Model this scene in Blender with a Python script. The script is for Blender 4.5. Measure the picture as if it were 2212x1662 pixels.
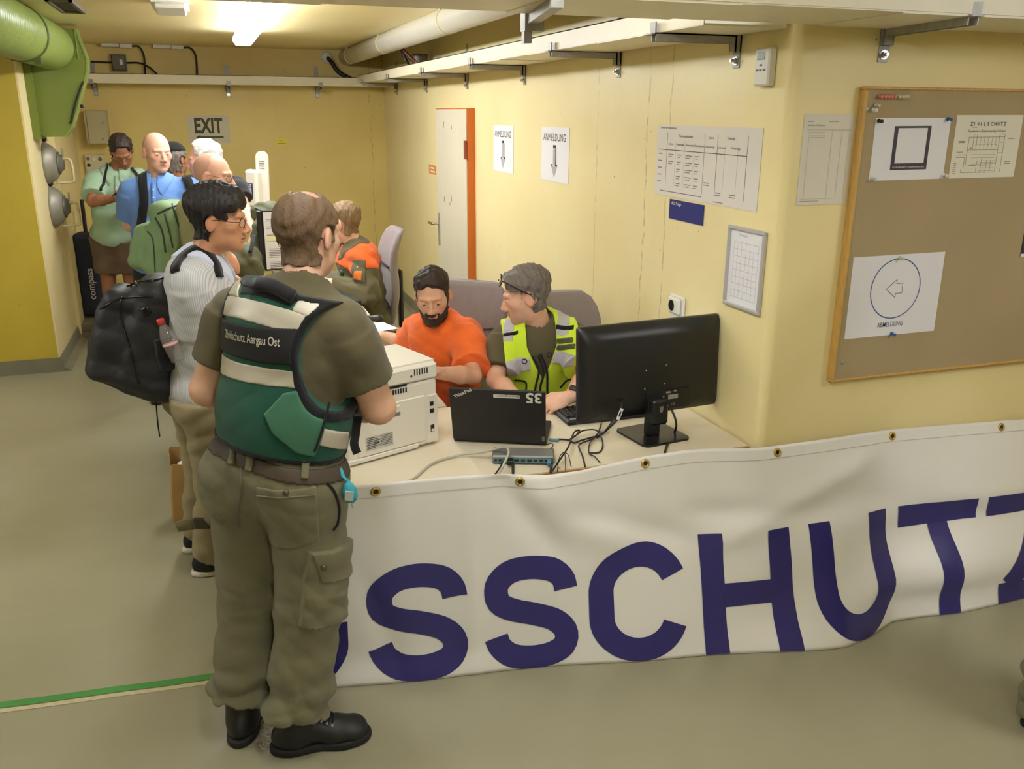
import bpy, bmesh, math, random
import numpy as np
from mathutils import Vector, Matrix

# ---------------------------------------------------------------- scene reset
for o in list(bpy.data.objects):
    bpy.data.objects.remove(o, do_unlink=True)
SC = bpy.context.scene
COL = SC.collection
random.seed(7)

# ---------------------------------------------------------------- camera
# room axes: right wall is the plane x=0 (room on -x), +y runs along it to the back wall
IW, IH, FPX = 2212.0, 1662.0, 1900.0
CAM_O = np.array([-1.878, 0.0, 1.93])
YAW, PITCH, ROLL = math.radians(18.8616), math.radians(17.2234), 0.005
_cy, _sy, _cp, _sp = math.cos(YAW), math.sin(YAW), math.cos(PITCH), math.sin(PITCH)
HEAD = np.array([_sy, _cy, 0.0])
RIGHT = np.array([_cy, -_sy, 0.0])
_fw = np.array([_sy*_cp, _cy*_cp, -_sp])
_up0 = np.array([_sy*_sp, _cy*_sp, _cp])
_rt = RIGHT*math.cos(ROLL) + _up0*math.sin(ROLL)
_up = _up0*math.cos(ROLL) - RIGHT*math.sin(ROLL)

def ray(x, y):
    return _fw + _rt*((x-IW/2)/FPX) - _up*((y-IH/2)/FPX)
def at_z(x, y, z):
    d = ray(x, y); return CAM_O + d*((z-CAM_O[2])/d[2])
def at_x(x, y, X):
    d = ray(x, y); return CAM_O + d*((X-CAM_O[0])/d[0])
def at_y(x, y, Y):
    d = ray(x, y); return CAM_O + d*((Y-CAM_O[1])/d[1])
def at_d(x, y, D):
    d = ray(x, y); return CAM_O + d*(D/(d@HEAD))
def reach(p, x, y, L, far=True):
    """point on the sight line (x,y) at distance L from joint p"""
    d = ray(x, y); d = d/np.linalg.norm(d); v = CAM_O - np.asarray(p)
    b = v@d; c = v@v - L*L; q = b*b - c
    t = -b if q <= 0 else (-b + math.sqrt(q) if far else -b - math.sqrt(q))
    return CAM_O + d*t

cam_d = bpy.data.cameras.new('camera'); cam = bpy.data.objects.new('camera', cam_d); COL.objects.link(cam)
cam_d.sensor_width = 36.0; cam_d.lens = FPX/IW*36.0; cam_d.clip_start = .05
cam.matrix_world = Matrix(((_rt[0], _up[0], -_fw[0], CAM_O[0]), (_rt[1], _up[1], -_fw[1], CAM_O[1]),
                           (_rt[2], _up[2], -_fw[2], CAM_O[2]), (0, 0, 0, 1)))
SC.camera = cam

# ---------------------------------------------------------------- world and exposure
wd = bpy.data.worlds.new('world'); SC.world = wd; wd.use_nodes = True
wd.node_tree.nodes['Background'].inputs[0].default_value = (.9, .9, .9, 1)
wd.node_tree.nodes['Background'].inputs[1].default_value = 0.05
SC.view_settings.view_transform = 'Standard'; SC.view_settings.look = 'None'
SC.view_settings.exposure = 0.0; SC.view_settings.gamma = 1.0; SC.view_settings.use_curve_mapping = False
LAMP_E = 46.0            # emission strength of the tube lamp diffusers
# ceiling tube lamps: centre x, y, length, power factor  (first one is in view, the rest hang over the camera side)
LAMPS = [(-1.50, 6.25, 2.9, 1.0), (-1.50, 2.2, 1.5, 1.0), (-1.50, -0.8, 1.5, 1.0), (1.6, 0.4, 1.5, 1.0), (-4.3, 3.6, 1.5, 1.0)]
CEIL = 2.53

# ---------------------------------------------------------------- materials
def lin(c):
    return tuple((v/255/12.92 if v/255 <= .04045 else ((v/255+.055)/1.055)**2.4) for v in c)
MATS = {}
def mat(name, rgb, rough=.6, metal=0.0, var=0.0, vscale=6.0, bump=0.0, bscale=60.0, stretch=(1, 1, 1), spec=.5,
        trans=0.0, alpha=1.0, emit=0.0, coat=0.0, sheen=0.0, sss=0.0, rgb2=None):
    if name in MATS: return MATS[name]
    m = bpy.data.materials.new(name); m.use_nodes = True; MATS[name] = m
    nt = m.node_tree; b = nt.nodes['Principled BSDF']; c = lin(rgb)
    b.inputs['Base Color'].default_value = (*c, 1); b.inputs['Roughness'].default_value = rough
    b.inputs['Metallic'].default_value = metal; b.inputs['Specular IOR Level'].default_value = spec
    b.inputs['Transmission Weight'].default_value = trans; b.inputs['Alpha'].default_value = alpha
    b.inputs['Coat Weight'].default_value = coat; b.inputs['Sheen Weight'].default_value = sheen
    if sss:
        b.inputs['Subsurface Weight'].default_value = sss; b.inputs['Subsurface Radius'].default_value = (.01, .004, .002)
        b.inputs['Subsurface Scale'].default_value = .3
    if emit:
        b.inputs['Emission Color'].default_value = (*c, 1); b.inputs['Emission Strength'].default_value = emit
    if var or bump or rgb2:
        tc = nt.nodes.new('ShaderNodeTexCoord'); mp = nt.nodes.new('ShaderNodeMapping'); mp.inputs['Scale'].default_value = stretch
        nt.links.new(tc.outputs['Object'], mp.inputs[0])
    if var or rgb2:
        n = nt.nodes.new('ShaderNodeTexNoise'); n.inputs['Scale'].default_value = vscale; n.inputs['Detail'].default_value = 6
        nt.links.new(mp.outputs[0], n.inputs[0])
        r = nt.nodes.new('ShaderNodeValToRGB'); c2 = lin(rgb2) if rgb2 else tuple(min(1, v*(1+var)) for v in c)
        c1 = c if rgb2 else tuple(v*(1-var) for v in c)
        r.color_ramp.elements[0].position = .33; r.color_ramp.elements[0].color = (*c1, 1)
        r.color_ramp.elements[1].position = .67; r.color_ramp.elements[1].color = (*c2, 1)
        nt.links.new(n.outputs[0], r.inputs[0]); nt.links.new(r.outputs[0], b.inputs['Base Color'])
    if bump:
        n2 = nt.nodes.new('ShaderNodeTexNoise'); n2.inputs['Scale'].default_value = bscale; n2.inputs['Detail'].default_value = 4
        nt.links.new(mp.outputs[0], n2.inputs[0])
        bp = nt.nodes.new('ShaderNodeBump'); bp.inputs['Strength'].default_value = bump; bp.inputs['Distance'].default_value = .004
        nt.links.new(n2.outputs[0], bp.inputs['Height']); nt.links.new(bp.outputs[0], b.inputs['Normal'])
    return m

def wall_mat(name, rgb, rgb2, lines=(), axis=1, rough=.42, board=0.0):
    """painted shuttered concrete: broad tone drift, dark pinholes, formwork joints at the given positions"""
    m = bpy.data.materials.new(name); m.use_nodes = True; MATS[name] = m
    nt = m.node_tree; L = nt.links; N = nt.nodes.new; b = nt.nodes['Principled BSDF']
    b.inputs['Roughness'].default_value = rough; b.inputs['Specular IOR Level'].default_value = .4
    tc = N('ShaderNodeTexCoord')
    n = N('ShaderNodeTexNoise'); n.inputs['Scale'].default_value = 1.6; n.inputs['Detail'].default_value = 5; L.new(tc.outputs['Object'], n.inputs[0])
    r = N('ShaderNodeValToRGB'); r.color_ramp.elements[0].position = .35; r.color_ramp.elements[1].position = .68
    r.color_ramp.elements[0].color = (*lin(rgb), 1); r.color_ramp.elements[1].color = (*lin(rgb2), 1); L.new(n.outputs[0], r.inputs[0])
    # pinholes
    v = N('ShaderNodeTexVoronoi'); v.inputs['Scale'].default_value = 9.0; L.new(tc.outputs['Object'], v.inputs['Vector'])
    wn = N('ShaderNodeTexWhiteNoise'); L.new(v.outputs['Position'], wn.inputs['Vector'])
    sz = N('ShaderNodeMath'); sz.operation = 'MULTIPLY'; sz.inputs[1].default_value = .048; L.new(wn.outputs['Value'], sz.inputs[0])
    lt = N('ShaderNodeMath'); lt.operation = 'LESS_THAN'; L.new(v.outputs['Distance'], lt.inputs[0]); L.new(sz.outputs[0], lt.inputs[1])
    mx = N('ShaderNodeMix'); mx.data_type = 'RGBA'; mx.inputs['B'].default_value = (*[c*.33 for c in lin(rgb)], 1)
    ml = N('ShaderNodeMath'); ml.operation = 'MULTIPLY'; ml.inputs[1].default_value = .75; L.new(lt.outputs[0], ml.inputs[0])
    L.new(ml.outputs[0], mx.inputs['Factor']); L.new(r.outputs[0], mx.inputs['A'])
    col = mx.outputs['Result']
    n3 = N('ShaderNodeTexNoise'); n3.inputs['Scale'].default_value = 24; n3.inputs['Detail'].default_value = 8; L.new(tc.outputs['Object'], n3.inputs[0])
    h = N('ShaderNodeMath'); h.operation = 'SUBTRACT'; L.new(n3.outputs[0], h.inputs[0]); L.new(lt.outputs[0], h.inputs[1])
    height = h.outputs[0]
    if lines:
        sx = N('ShaderNodeSeparateXYZ'); L.new(tc.outputs['Object'], sx.inputs[0])
        n4 = N('ShaderNodeTexNoise'); n4.inputs['Scale'].default_value = 7; n4.inputs['Detail'].default_value = 6; L.new(tc.outputs['Object'], n4.inputs[0])
        for (pos, wob, wid) in lines:
            a = N('ShaderNodeMath'); a.operation = 'MULTIPLY_ADD'; a.inputs[1].default_value = wob; L.new(n4.outputs[0], a.inputs[0]); L.new(sx.outputs[axis], a.inputs[2])
            s = N('ShaderNodeMath'); s.operation = 'SUBTRACT'; s.inputs[1].default_value = pos+wob*.5; L.new(a.outputs[0], s.inputs[0])
            ab = N('ShaderNodeMath'); ab.operation = 'ABSOLUTE'; L.new(s.outputs[0], ab.inputs[0])
            l2 = N('ShaderNodeMath'); l2.operation = 'LESS_THAN'; l2.inputs[1].default_value = wid; L.new(ab.outputs[0], l2.inputs[0])
            f2 = N('ShaderNodeMath'); f2.operation = 'MULTIPLY'; L.new(l2.outputs[0], f2.inputs[0])
            rr = N('ShaderNodeMapRange'); rr.inputs['From Min'].default_value = .38; rr.inputs['From Max'].default_value = .56; rr.inputs['To Max'].default_value = .6
            L.new(n3.outputs[0], rr.inputs['Value']); L.new(rr.outputs[0], f2.inputs[1])
            m2 = N('ShaderNodeMix'); m2.data_type = 'RGBA'; m2.inputs['B'].default_value = (*[c*.45 for c in lin(rgb)], 1)
            L.new(f2.outputs[0], m2.inputs['Factor']); L.new(col, m2.inputs['A']); col = m2.outputs['Result']
            h2 = N('ShaderNodeMath'); h2.operation = 'SUBTRACT'; L.new(height, h2.inputs[0]); L.new(l2.outputs[0], h2.inputs[1]); height = h2.outputs[0]
    if board:
        w = N('ShaderNodeTexWave'); w.bands_direction = 'X'; w.inputs['Scale'].default_value = 3.2; w.inputs['Distortion'].default_value = .6
        w.inputs['Detail'].default_value = 2; w.wave_profile = 'SAW'; L.new(tc.outputs['Object'], w.inputs[0])
        hb = N('ShaderNodeMath'); hb.operation = 'MULTIPLY_ADD'; hb.inputs[1].default_value = board; L.new(w.outputs[1], hb.inputs[0]); L.new(height, hb.inputs[2]); height = hb.outputs[0]
    L.new(col, b.inputs['Base Color'])
    bp = N('ShaderNodeBump'); bp.inputs['Strength'].default_value = .35; bp.inputs['Distance'].default_value = .004
    L.new(height, bp.inputs['Height']); L.new(bp.outputs[0], b.inputs['Normal'])
    return m

# ---------------------------------------------------------------- object helpers
def tag(o, label=None, cat=None, group=None, kind=None):
    if label: o['label'] = label
    if cat: o['category'] = cat
    if group: o['group'] = group
    if kind: o['kind'] = kind
    return o
def thing(name, label, cat, loc=(0, 0, 0), group=None):
    o = bpy.data.objects.new(name, None); o.empty_display_size = .1; COL.objects.link(o); o.location = tuple(float(v) for v in loc)
    return tag(o, label, cat, group)
def rloc(p):
    return np.array(p.matrix_basis.translation) if p is not None else np.zeros(3)
def wloc(p):
    v = np.zeros(3)
    while p is not None:
        v += np.array(p.location); p = p.parent
    return v
def mesh_obj(name, V, Fc, m, parent=None, smooth=False, centre=True):
    """V in room coordinates; stored relative to the parent's own place"""
    V = np.asarray(V, dtype=float).reshape(-1, 3) - wloc(parent)
    org = np.zeros(3)
    if parent is None and len(V) and centre:
        org = np.array([(V[:, 0].min()+V[:, 0].max())/2, (V[:, 1].min()+V[:, 1].max())/2, V[:, 2].min()]); V = V - org
    me = bpy.data.meshes.new(name); me.from_pydata(V.tolist(), [], [tuple(int(i) for i in f) for f in Fc]); me.update()
    if smooth: me.polygons.foreach_set('use_smooth', [True]*len(me.polygons))
    if m: me.materials.append(m)
    o = bpy.data.objects.new(name, me); COL.objects.link(o); o.parent = parent
    if parent is None: o.location = org
    return o

def rotz(a): c, s = math.cos(a), math.sin(a); return np.array([[c, -s, 0], [s, c, 0], [0, 0, 1.0]])
def rotx(a): c, s = math.cos(a), math.sin(a); return np.array([[1, 0, 0], [0, c, -s], [0, s, c]])
def roty(a): c, s = math.cos(a), math.sin(a); return np.array([[c, 0, s], [0, 1, 0], [-s, 0, c]])
def unit(v): v = np.asarray(v, float); return v/(np.linalg.norm(v)+1e-12)
def frame(u, f):
    """rows->columns frame with z along u and y close to f"""
    z = unit(u); x = unit(np.cross(f, z)); y = np.cross(z, x); return np.stack([x, y, z], 1)

class MB:
    """collects shapes into one mesh"""
    def __init__(s): s.V = []; s.F = []; s.n = 0
    def add(s, V, F):
        V = np.asarray(V, float).reshape(-1, 3); s.V.append(V); s.F += [[i+s.n for i in f] for f in F]; s.n += len(V); return s
    def box(s, lo, hi, bev=0.0, R=None, c=None):
        lo = np.array(lo, float); hi = np.array(hi, float); m = (lo+hi)/2; h = (hi-lo)/2
        if bev <= 0:
            V = np.array([[x, y, z] for z in (-1, 1) for y in (-1, 1) for x in (-1, 1)], float)*h
            F = [(0, 2, 3, 1), (4, 5, 7, 6), (0, 1, 5, 4), (2, 6, 7, 3), (0, 4, 6, 2), (1, 3, 7, 5)]
        else:
            b = min(bev, *(h*.98)); V = []; idx = {}
            for sx in (-1, 1):
                for sy in (-1, 1):
                    for sz in (-1, 1):
                        for a in range(3):
                            p = np.array([sx*(h[0]-b), sy*(h[1]-b), sz*(h[2]-b)]); p[a] = (sx, sy, sz)[a]*h[a]
                            idx[(sx, sy, sz, a)] = len(V); V.append(p)
            F = []
            for a in range(3):
                o = [(1, 2), (2, 0), (0, 1)][a]
                for sg in (-1, 1):
                    q = []
                    for (p_, q_) in ((-1, -1), (1, -1), (1, 1), (-1, 1)):
                        k = [0, 0, 0]; k[a] = sg; k[o[0]] = p_; k[o[1]] = q_; q.append(idx[(*k, a)])
                    F.append(q if sg > 0 else q[::-1])
            for a in range(3):            # edges along axis a
                b1, b2 = [(1, 2), (2, 0), (0, 1)][a]
                for s1 in (-1, 1):
                    for s2 in (-1, 1):
                        k0 = [0, 0, 0]; k0[b1] = s1; k0[b2] = s2; k1 = list(k0); k0[a] = -1; k1[a] = 1
                        q = [idx[(*k0, b1)], idx[(*k1, b1)], idx[(*k1, b2)], idx[(*k0, b2)]]
                        F.append(q if s1*s2 < 0 else q[::-1])
            for sx in (-1, 1):
                for sy in (-1, 1):
                    for sz in (-1, 1):
                        t = [idx[(sx, sy, sz, a)] for a in range(3)]; F.append(t if sx*sy*sz > 0 else t[::-1])
            V = np.array(V)
        if R is not None: V = V@np.asarray(R).T
        return s.add(V+(m if c is None else np.asarray(c)), F)
    def obox(s, c, size, R, bev=0.0):
        h = np.array(size)/2; return s.box(-h, h, bev, R, c)
    def cyl(s, a, b, r, n=16, r2=None, caps=True):
        a = np.asarray(a, float); b = np.asarray(b, float); r2 = r if r2 is None else r2
        z = unit(b-a); x = unit(np.cross(z, [0, 0, 1.0] if abs(z[2]) < .9 else [1.0, 0, 0])); y = np.cross(z, x)
        t = np.linspace(0, 2*math.pi, n, endpoint=False); ring = np.cos(t)[:, None]*x+np.sin(t)[:, None]*y
        V = np.vstack([a+ring*r, b+ring*r2]); F = [(i, (i+1) % n, n+(i+1) % n, n+i) for i in range(n)]
        if caps: F += [tuple(range(n))[::-1], tuple(range(n, 2*n))]
        return s.add(V, F)
    def tube(s, pts, r, n=8, closed=False, flat=None):
        pts = np.asarray(pts, float); m = len(pts); rr = np.broadcast_to(r, (m,)); T = np.gradient(pts, axis=0)
        if closed: T = np.roll(pts, -1, 0)-np.roll(pts, 1, 0)
        T = T/(np.linalg.norm(T, axis=1)[:, None]+1e-12)
        x = unit(np.cross(T[0], [0, 0, 1.0] if abs(T[0][2]) < .9 else [1.0, 0, 0])); V = []; t = np.linspace(0, 2*math.pi, n, endpoint=False)
        for i in range(m):
            x = unit(x-T[i]*(x@T[i])); y = np.cross(T[i], x)
            V.append(pts[i]+rr[i]*(np.cos(t)[:, None]*x+np.sin(t)[:, None]*y*(flat or 1)))
        F = [(i*n+j, i*n+(j+1) % n, ((i+1) % m)*n+(j+1) % n, ((i+1) % m)*n+j) for i in range(m if closed else m-1) for j in range(n)]
        if not closed: F += [tuple(range(n))[::-1], tuple(range((m-1)*n, m*n))]
        return s.add(np.vstack(V), F)
    def lathe(s, prof, c, R=None, n=24):
        """prof: (radius, height) pairs about the z axis of frame R at c"""
        R = np.eye(3) if R is None else np.asarray(R); t = np.linspace(0, 2*math.pi, n, endpoint=False); V = []
        for (r, h) in prof: V.append(np.stack([r*np.cos(t), r*np.sin(t), np.full(n, h)], 1))
        V = np.vstack(V)@R.T+np.asarray(c); m = len(prof)
        F = [(i*n+j, i*n+(j+1) % n, (i+1)*n+(j+1) % n, (i+1)*n+j) for i in range(m-1) for j in range(n)]
        if prof[0][0] > 1e-6: F.append(tuple(range(n))[::-1])
        if prof[-1][0] > 1e-6: F.append(tuple(range((m-1)*n, m*n)))
        return s.add(V, F)
    def prism(s, poly, lo, hi, R=None, c=(0, 0, 0)):
        """2-D polygon (x,y) extruded along z from lo to hi in frame R at c"""
        R = np.eye(3) if R is None else np.asarray(R); p = np.asarray(poly, float); n = len(p)
        V = np.vstack([np.c_[p, np.full(n, lo)], np.c_[p, np.full(n, hi)]])@R.T+np.asarray(c)
        F = [(i, (i+1) % n, n+(i+1) % n, n+i) for i in range(n)]+[tuple(range(n))[::-1], tuple(range(n, 2*n))]
        return s.add(V, F)
    def build(s, name, m, parent=None, smooth=False, label=None, centre=True):
        o = mesh_obj(name, np.vstack(s.V), s.F, m, parent, smooth, centre)
        if label: o['label'] = label
        return o

def one(name, m, parent, fn, smooth=False, label=None):
    b = MB(); fn(b); return b.build(name, m, parent, smooth, label)
def struct(name, b, m, parent=None, smooth=False):
    o = b.build(name, m, parent, smooth, centre=False)
    if parent is None: o['kind'] = 'structure'
    return o
def dup(root, loc, label=None, group=None):
    r = root.copy(); COL.objects.link(r); r.location = tuple(float(v) for v in loc)
    if label: r['label'] = label
    if group: r['group'] = group
    for ch in list(root.children):
        c = ch.copy(); COL.objects.link(c); c.parent = r
        for g in list(ch.children):
            d = g.copy(); COL.objects.link(d); d.parent = c
    return r
def rrect(w, h, r, n=5):
    pts = []
    for cx, cy, a0 in ((w/2-r, h/2-r, 0), (-w/2+r, h/2-r, 90), (-w/2+r, -h/2+r, 180), (w/2-r, -h/2+r, 270)):
        for i in range(n+1):
            a = math.radians(a0+90*i/n); pts.append((cx+r*math.cos(a), cy+r*math.sin(a)))
    return pts
def smooth_path(pts, n=8):
    """Catmull-Rom through the points"""
    P = [np.asarray(p, float) for p in pts]; P = [2*P[0]-P[1]]+P+[2*P[-1]-P[-2]]; out = []
    for i in range(1, len(P)-2):
        for k in range(n):
            t = k/n; a, b, c, d = P[i-1:i+3]
            out.append(.5*((2*b)+(-a+c)*t+(2*a-5*b+4*c-d)*t*t+(-a+3*b-3*c+d)*t**3))
    out.append(P[-2]); return np.array(out)

_txt = {}
def text2d(s, size=1.0, bold=0.0, align='LEFT', space=1.0):
    """flat mesh of a word in its own plane: (verts2d, faces)"""
    k = (s, bold, space)
    if k not in _txt:
        cu = bpy.data.curves.new('lettering', 'FONT'); cu.body = s; cu.size = 1.0; cu.offset = bold; cu.space_character = space; cu.resolution_u = 3
        o = bpy.data.objects.new('lettering', cu); me = o.to_mesh()
        V = np.array([v.co[:2] for v in me.vertices]); F = [tuple(p.vertices) for p in me.polygons]
        o.to_mesh_clear(); bpy.data.objects.remove(o); bpy.data.curves.remove(cu); _txt[k] = (V, F)
    V, F = _txt[k]; V = V*size
    if len(V):
        if align == 'CENTER': V = V-[(V[:, 0].min()+V[:, 0].max())/2, 0]
        elif align == 'RIGHT': V = V-[V[:, 0].max(), 0]
    return V, F
class Print:
    """ink on a flat sheet: 2-D shapes in a plane with origin o and axes ux, uy, lifted along the normal"""
    def __init__(s, o, ux, uy, lift=.0006):
        s.o = np.asarray(o, float); s.ux = unit(ux); s.uy = unit(uy); s.n = unit(np.cross(s.ux, s.uy)); s.b = MB(); s.lift = lift
    def put(s, V, F):
        V = np.asarray(V, float)
        if len(V) == 0: return s
        s.b.add(s.o+V[:, :1]*s.ux+V[:, 1:2]*s.uy+s.n*s.lift, F); return s
    def text(s, t, x, y, size, bold=0.0, align='LEFT', wid=None, space=1.0):
        V, F = text2d(t, size, bold, align, space)
        if wid and len(V):
            k = wid/(V[:, 0].max()-V[:, 0].min()); V = V*[k, 1]
        return s.put(V+[x, y], F)
    def rect(s, x0, y0, x1, y1): return s.put([(x0, y0), (x1, y0), (x1, y1), (x0, y1)], [(0, 1, 2, 3)])
    def poly(s, p): return s.put(p, [tuple(range(len(p)))])
    def line(s, x0, y0, x1, y1, w):
        d = np.array([x1-x0, y1-y0]); n = np.array([-d[1], d[0]])/(np.linalg.norm(d)+1e-9)*w/2
        return s.put([np.array([x0, y0])+n, np.array([x1, y1])+n, np.array([x1, y1])-n, np.array([x0, y0])-n], [(3, 2, 1, 0)])
    def ring(s, x, y, r, w, n=48):
        t = np.linspace(0, 2*math.pi, n, endpoint=False); c = np.c_[np.cos(t), np.sin(t)]
        return s.put(np.vstack([c*(r-w/2), c*(r+w/2)])+[x, y], [(i, n+i, n+(i+1) % n, (i+1) % n)[::-1][::-1] for i in range(n)])
    def done(s, m, parent, name='print', label=None):
        o = s.b.build(name, m, parent, label=label)
        if 'print' in name or 'line' in name or 'lettering' in name or name in ('type_label', 'light_square'): o['kind'] = 'stuff'
        return o

# ---------------------------------------------------------------- shared materials
M_WHITE = mat('white_paper', (232, 230, 232), .7)
M_INK = mat('black_ink', (32, 30, 34), .6)
M_INKG = mat('grey_ink', (120, 118, 120), .6)
M_STEEL = mat('galvanised_steel', (158, 156, 150), .45, .35, var=.10, vscale=30)
M_BLACK = mat('black_plastic', (22, 22, 24), .45, bump=.05, bscale=300)
M_BLACKG = mat('black_gloss', (14, 14, 16), .2)
M_BRASS = mat('brass', (206, 178, 104), .4, .85)
M_RUBBER = mat('black_cable', (24, 22, 24), .5)
# ================================================================ THE ROOM
YB = 9.74            # back wall
YC = 2.63            # wall carrying the cork board
XL = -3.06           # left column face
M_WALL = wall_mat('yellow_wall_paint', (234, 218, 164), (241, 227, 175), lines=((4.19, .03, .003), (3.65, .06, .006), (3.45, .05, .005)), axis=1)
M_WALLB = wall_mat('yellow_wall_paint_back', (220, 196, 120), (229, 206, 131), lines=((-.15, .10, .004),), axis=0)
M_WALLF = wall_mat('yellow_wall_paint_front', (236, 219, 158), (241, 225, 167), lines=(), axis=0)
M_COLF = wall_mat('deep_yellow_paint', (194, 170, 58), (206, 182, 68), axis=0)
M_COLS = wall_mat('pale_cream_paint', (232, 214, 160), (238, 222, 172), axis=1)
M_CEIL = wall_mat('ceiling_paint', (232, 214, 156), (238, 222, 168), board=.8, rough=.35)
M_GREY = mat('grey_plinth_paint', (128, 124, 104), .5, var=.08, vscale=5, bump=.15, bscale=30)

def floor_mat():
    m = bpy.data.materials.new('floor_paint'); m.use_nodes = True; nt = m.node_tree; L = nt.links; N = nt.nodes.new; b = nt.nodes['Principled BSDF']
    tc = N('ShaderNodeTexCoord'); n = N('ShaderNodeTexNoise'); n.inputs['Scale'].default_value = 1.3; n.inputs['Detail'].default_value = 8; L.new(tc.outputs['Object'], n.inputs[0])
    r = N('ShaderNodeValToRGB'); r.color_ramp.elements[0].position = .3; r.color_ramp.elements[1].position = .7
    r.color_ramp.elements[0].color = (*lin((144, 139, 113)), 1); r.color_ramp.elements[1].color = (*lin((158, 153, 129)), 1); L.new(n.outputs[0], r.inputs[0])
    v = N('ShaderNodeTexVoronoi'); v.inputs['Scale'].default_value = 3.1; L.new(tc.outputs['Object'], v.inputs['Vector'])
    wn = N('ShaderNodeTexWhiteNoise'); L.new(v.outputs['Position'], wn.inputs['Vector'])
    s = N('ShaderNodeMath'); s.operation = 'MULTIPLY'; s.inputs[1].default_value = .026; L.new(wn.outputs['Value'], s.inputs[0])
    n5 = N('ShaderNodeTexNoise'); n5.inputs['Scale'].default_value = 60; L.new(tc.outputs['Object'], n5.inputs[0])
    ad = N('ShaderNodeMath'); ad.operation = 'MULTIPLY_ADD'; ad.inputs[1].default_value = .04; L.new(n5.outputs[0], ad.inputs[0]); L.new(v.outputs['Distance'], ad.inputs[2])
    ad2 = N('ShaderNodeMath'); ad2.operation = 'SUBTRACT'; ad2.inputs[1].default_value = .02; L.new(ad.outputs[0], ad2.inputs[0])
    lt = N('ShaderNodeMath'); lt.operation = 'LESS_THAN'; L.new(ad2.outputs[0], lt.inputs[0]); L.new(s.outputs[0], lt.inputs[1])
    f = N('ShaderNodeMath'); f.operation = 'MULTIPLY'; f.inputs[1].default_value = .5; L.new(lt.outputs[0], f.inputs[0])
    mx = N('ShaderNodeMix'); mx.data_type = 'RGBA'; mx.inputs['B'].default_value = (*lin((205, 196, 160)), 1); L.new(f.outputs[0], mx.inputs['Factor']); L.new(r.outputs[0], mx.inputs['A'])
    L.new(mx.outputs['Result'], b.inputs['Base Color'])
    n2 = N('ShaderNodeTexNoise'); n2.inputs['Scale'].default_value = 2.2; n2.inputs['Detail'].default_value = 5; L.new(tc.outputs['Object'], n2.inputs[0])
    mr = N('ShaderNodeMapRange'); mr.inputs['To Min'].default_value = .28; mr.inputs['To Max'].default_value = .5; L.new(n2.outputs[0], mr.inputs['Value']); L.new(mr.outputs[0], b.inputs['Roughness'])
    n3 = N('ShaderNodeTexNoise'); n3.inputs['Scale'].default_value = 9; n3.inputs['Detail'].default_value = 6; L.new(tc.outputs['Object'], n3.inputs[0])
    bp = N('ShaderNodeBump'); bp.inputs['Strength'].default_value = .25; bp.inputs['Distance'].default_value = .004; L.new(n3.outputs[0], bp.inputs['Height']); L.new(bp.outputs[0], b.inputs['Normal'])
    return m
struct('floor', MB().box((-7, -3.5, -.2), (4.2, YB+.2, 0)), floor_mat())
struct('ceiling', MB().box((-7, -3.5, CEIL), (4.2, YB+.2, CEIL+.2)), M_CEIL)
struct('wall_back', MB().box((-3.3, YB, 0), (.25, YB+.2, CEIL)), M_WALLB)
struct('wall_right', MB().box((0, 2.9, 0), (.25, YB, CEIL)), M_WALL)
# front wall with its worn rounded arris
arc = [(.035-.035*math.cos(a), YC+.035-.035*math.sin(a)) for a in np.linspace(0, math.pi/2, 7)]
struct('wall_front', MB().prism([(0, 2.9)]+arc+[(4.2, YC), (4.2, 2.9)], 0, CEIL), M_WALLF)
wl = struct('wall_left', MB().box((-7, 7.29, 0), (XL, 8.35, CEIL)).box((-3.3, 8.35, 0), (XL+.03, YB, CEIL)), M_COLS)
one('painted_panel', M_COLF, wl, lambda b: b.box((-7, 7.284, .11), (XL-.012, 7.291, CEIL)), label='deep yellow painted column face')
struct('wall_rear', MB().box((-7, -3.7, 0), (4.2, -3.5, CEIL)), M_WALLF)
struct('wall_far_left', MB().box((-7.2, -3.5, 0), (-7, 7.4, CEIL)), M_WALLF)
struct('wall_far_right', MB().box((4.2, -3.5, 0), (4.4, 2.9, CEIL)), M_WALLF)
struct('baseboard_right', MB().prism([(0, 0), (-.05, 0), (-.018, .03), (-.008, .11), (0, .115)], -YB+.01, -2.72, R=np.array([[1, 0, 0], [0, 0, -1], [0, 1, 0]])), M_GREY)
struct('baseboard_left', MB().prism([(0, 0), (.07, 0), (.02, .035), (.008, .11), (0, .115)], -8.36, -7.285, R=np.array([[1, 0, 0], [0, 0, -1], [0, 1, 0]]), c=(XL, 0, 0))
       .box((-7, 7.275, 0), (XL+.01, 7.29, .112)), M_GREY)
struct('baseboard_back', MB().box((-3.0, YB-.02, 0), (0, YB, .11)), M_GREY)

# floor marking tape and the worn strip beside it
tp = thing('floor_tape', 'strip of green marking tape stuck across the painted floor', 'tape', (-2.6, 2.9, 0))
a, b2 = at_z(0, 1525, 0), at_z(462, 1462, 0); d = unit(b2-a); n = np.array([-d[1], d[0], 0])
def strip(nm, m, off, w, z, t0, t1, par):
    V = []; k = 24
    for i in range(k+1):
        c = a+d*(t0+(t1-t0)*i/k)+n*off+np.array([0, 0, z]); j = .0022*math.sin(i*2.3)
        V += [c+n*(w/2+j), c-n*(w/2-j*.7)]
    return mesh_obj(nm, V, [(2*i, 2*i+1, 2*i+3, 2*i+2) for i in range(k)], m, par)
strip('tape', mat('green_tape', (74, 138, 70), .45, var=.08), 0, .036, .0016, -2.2, .90, tp)
strip('worn_edge', mat('bare_line', (186, 174, 138), .7, var=.12, vscale=60), -.033, .022, .0012, -2.2, .9, tp)
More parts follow.
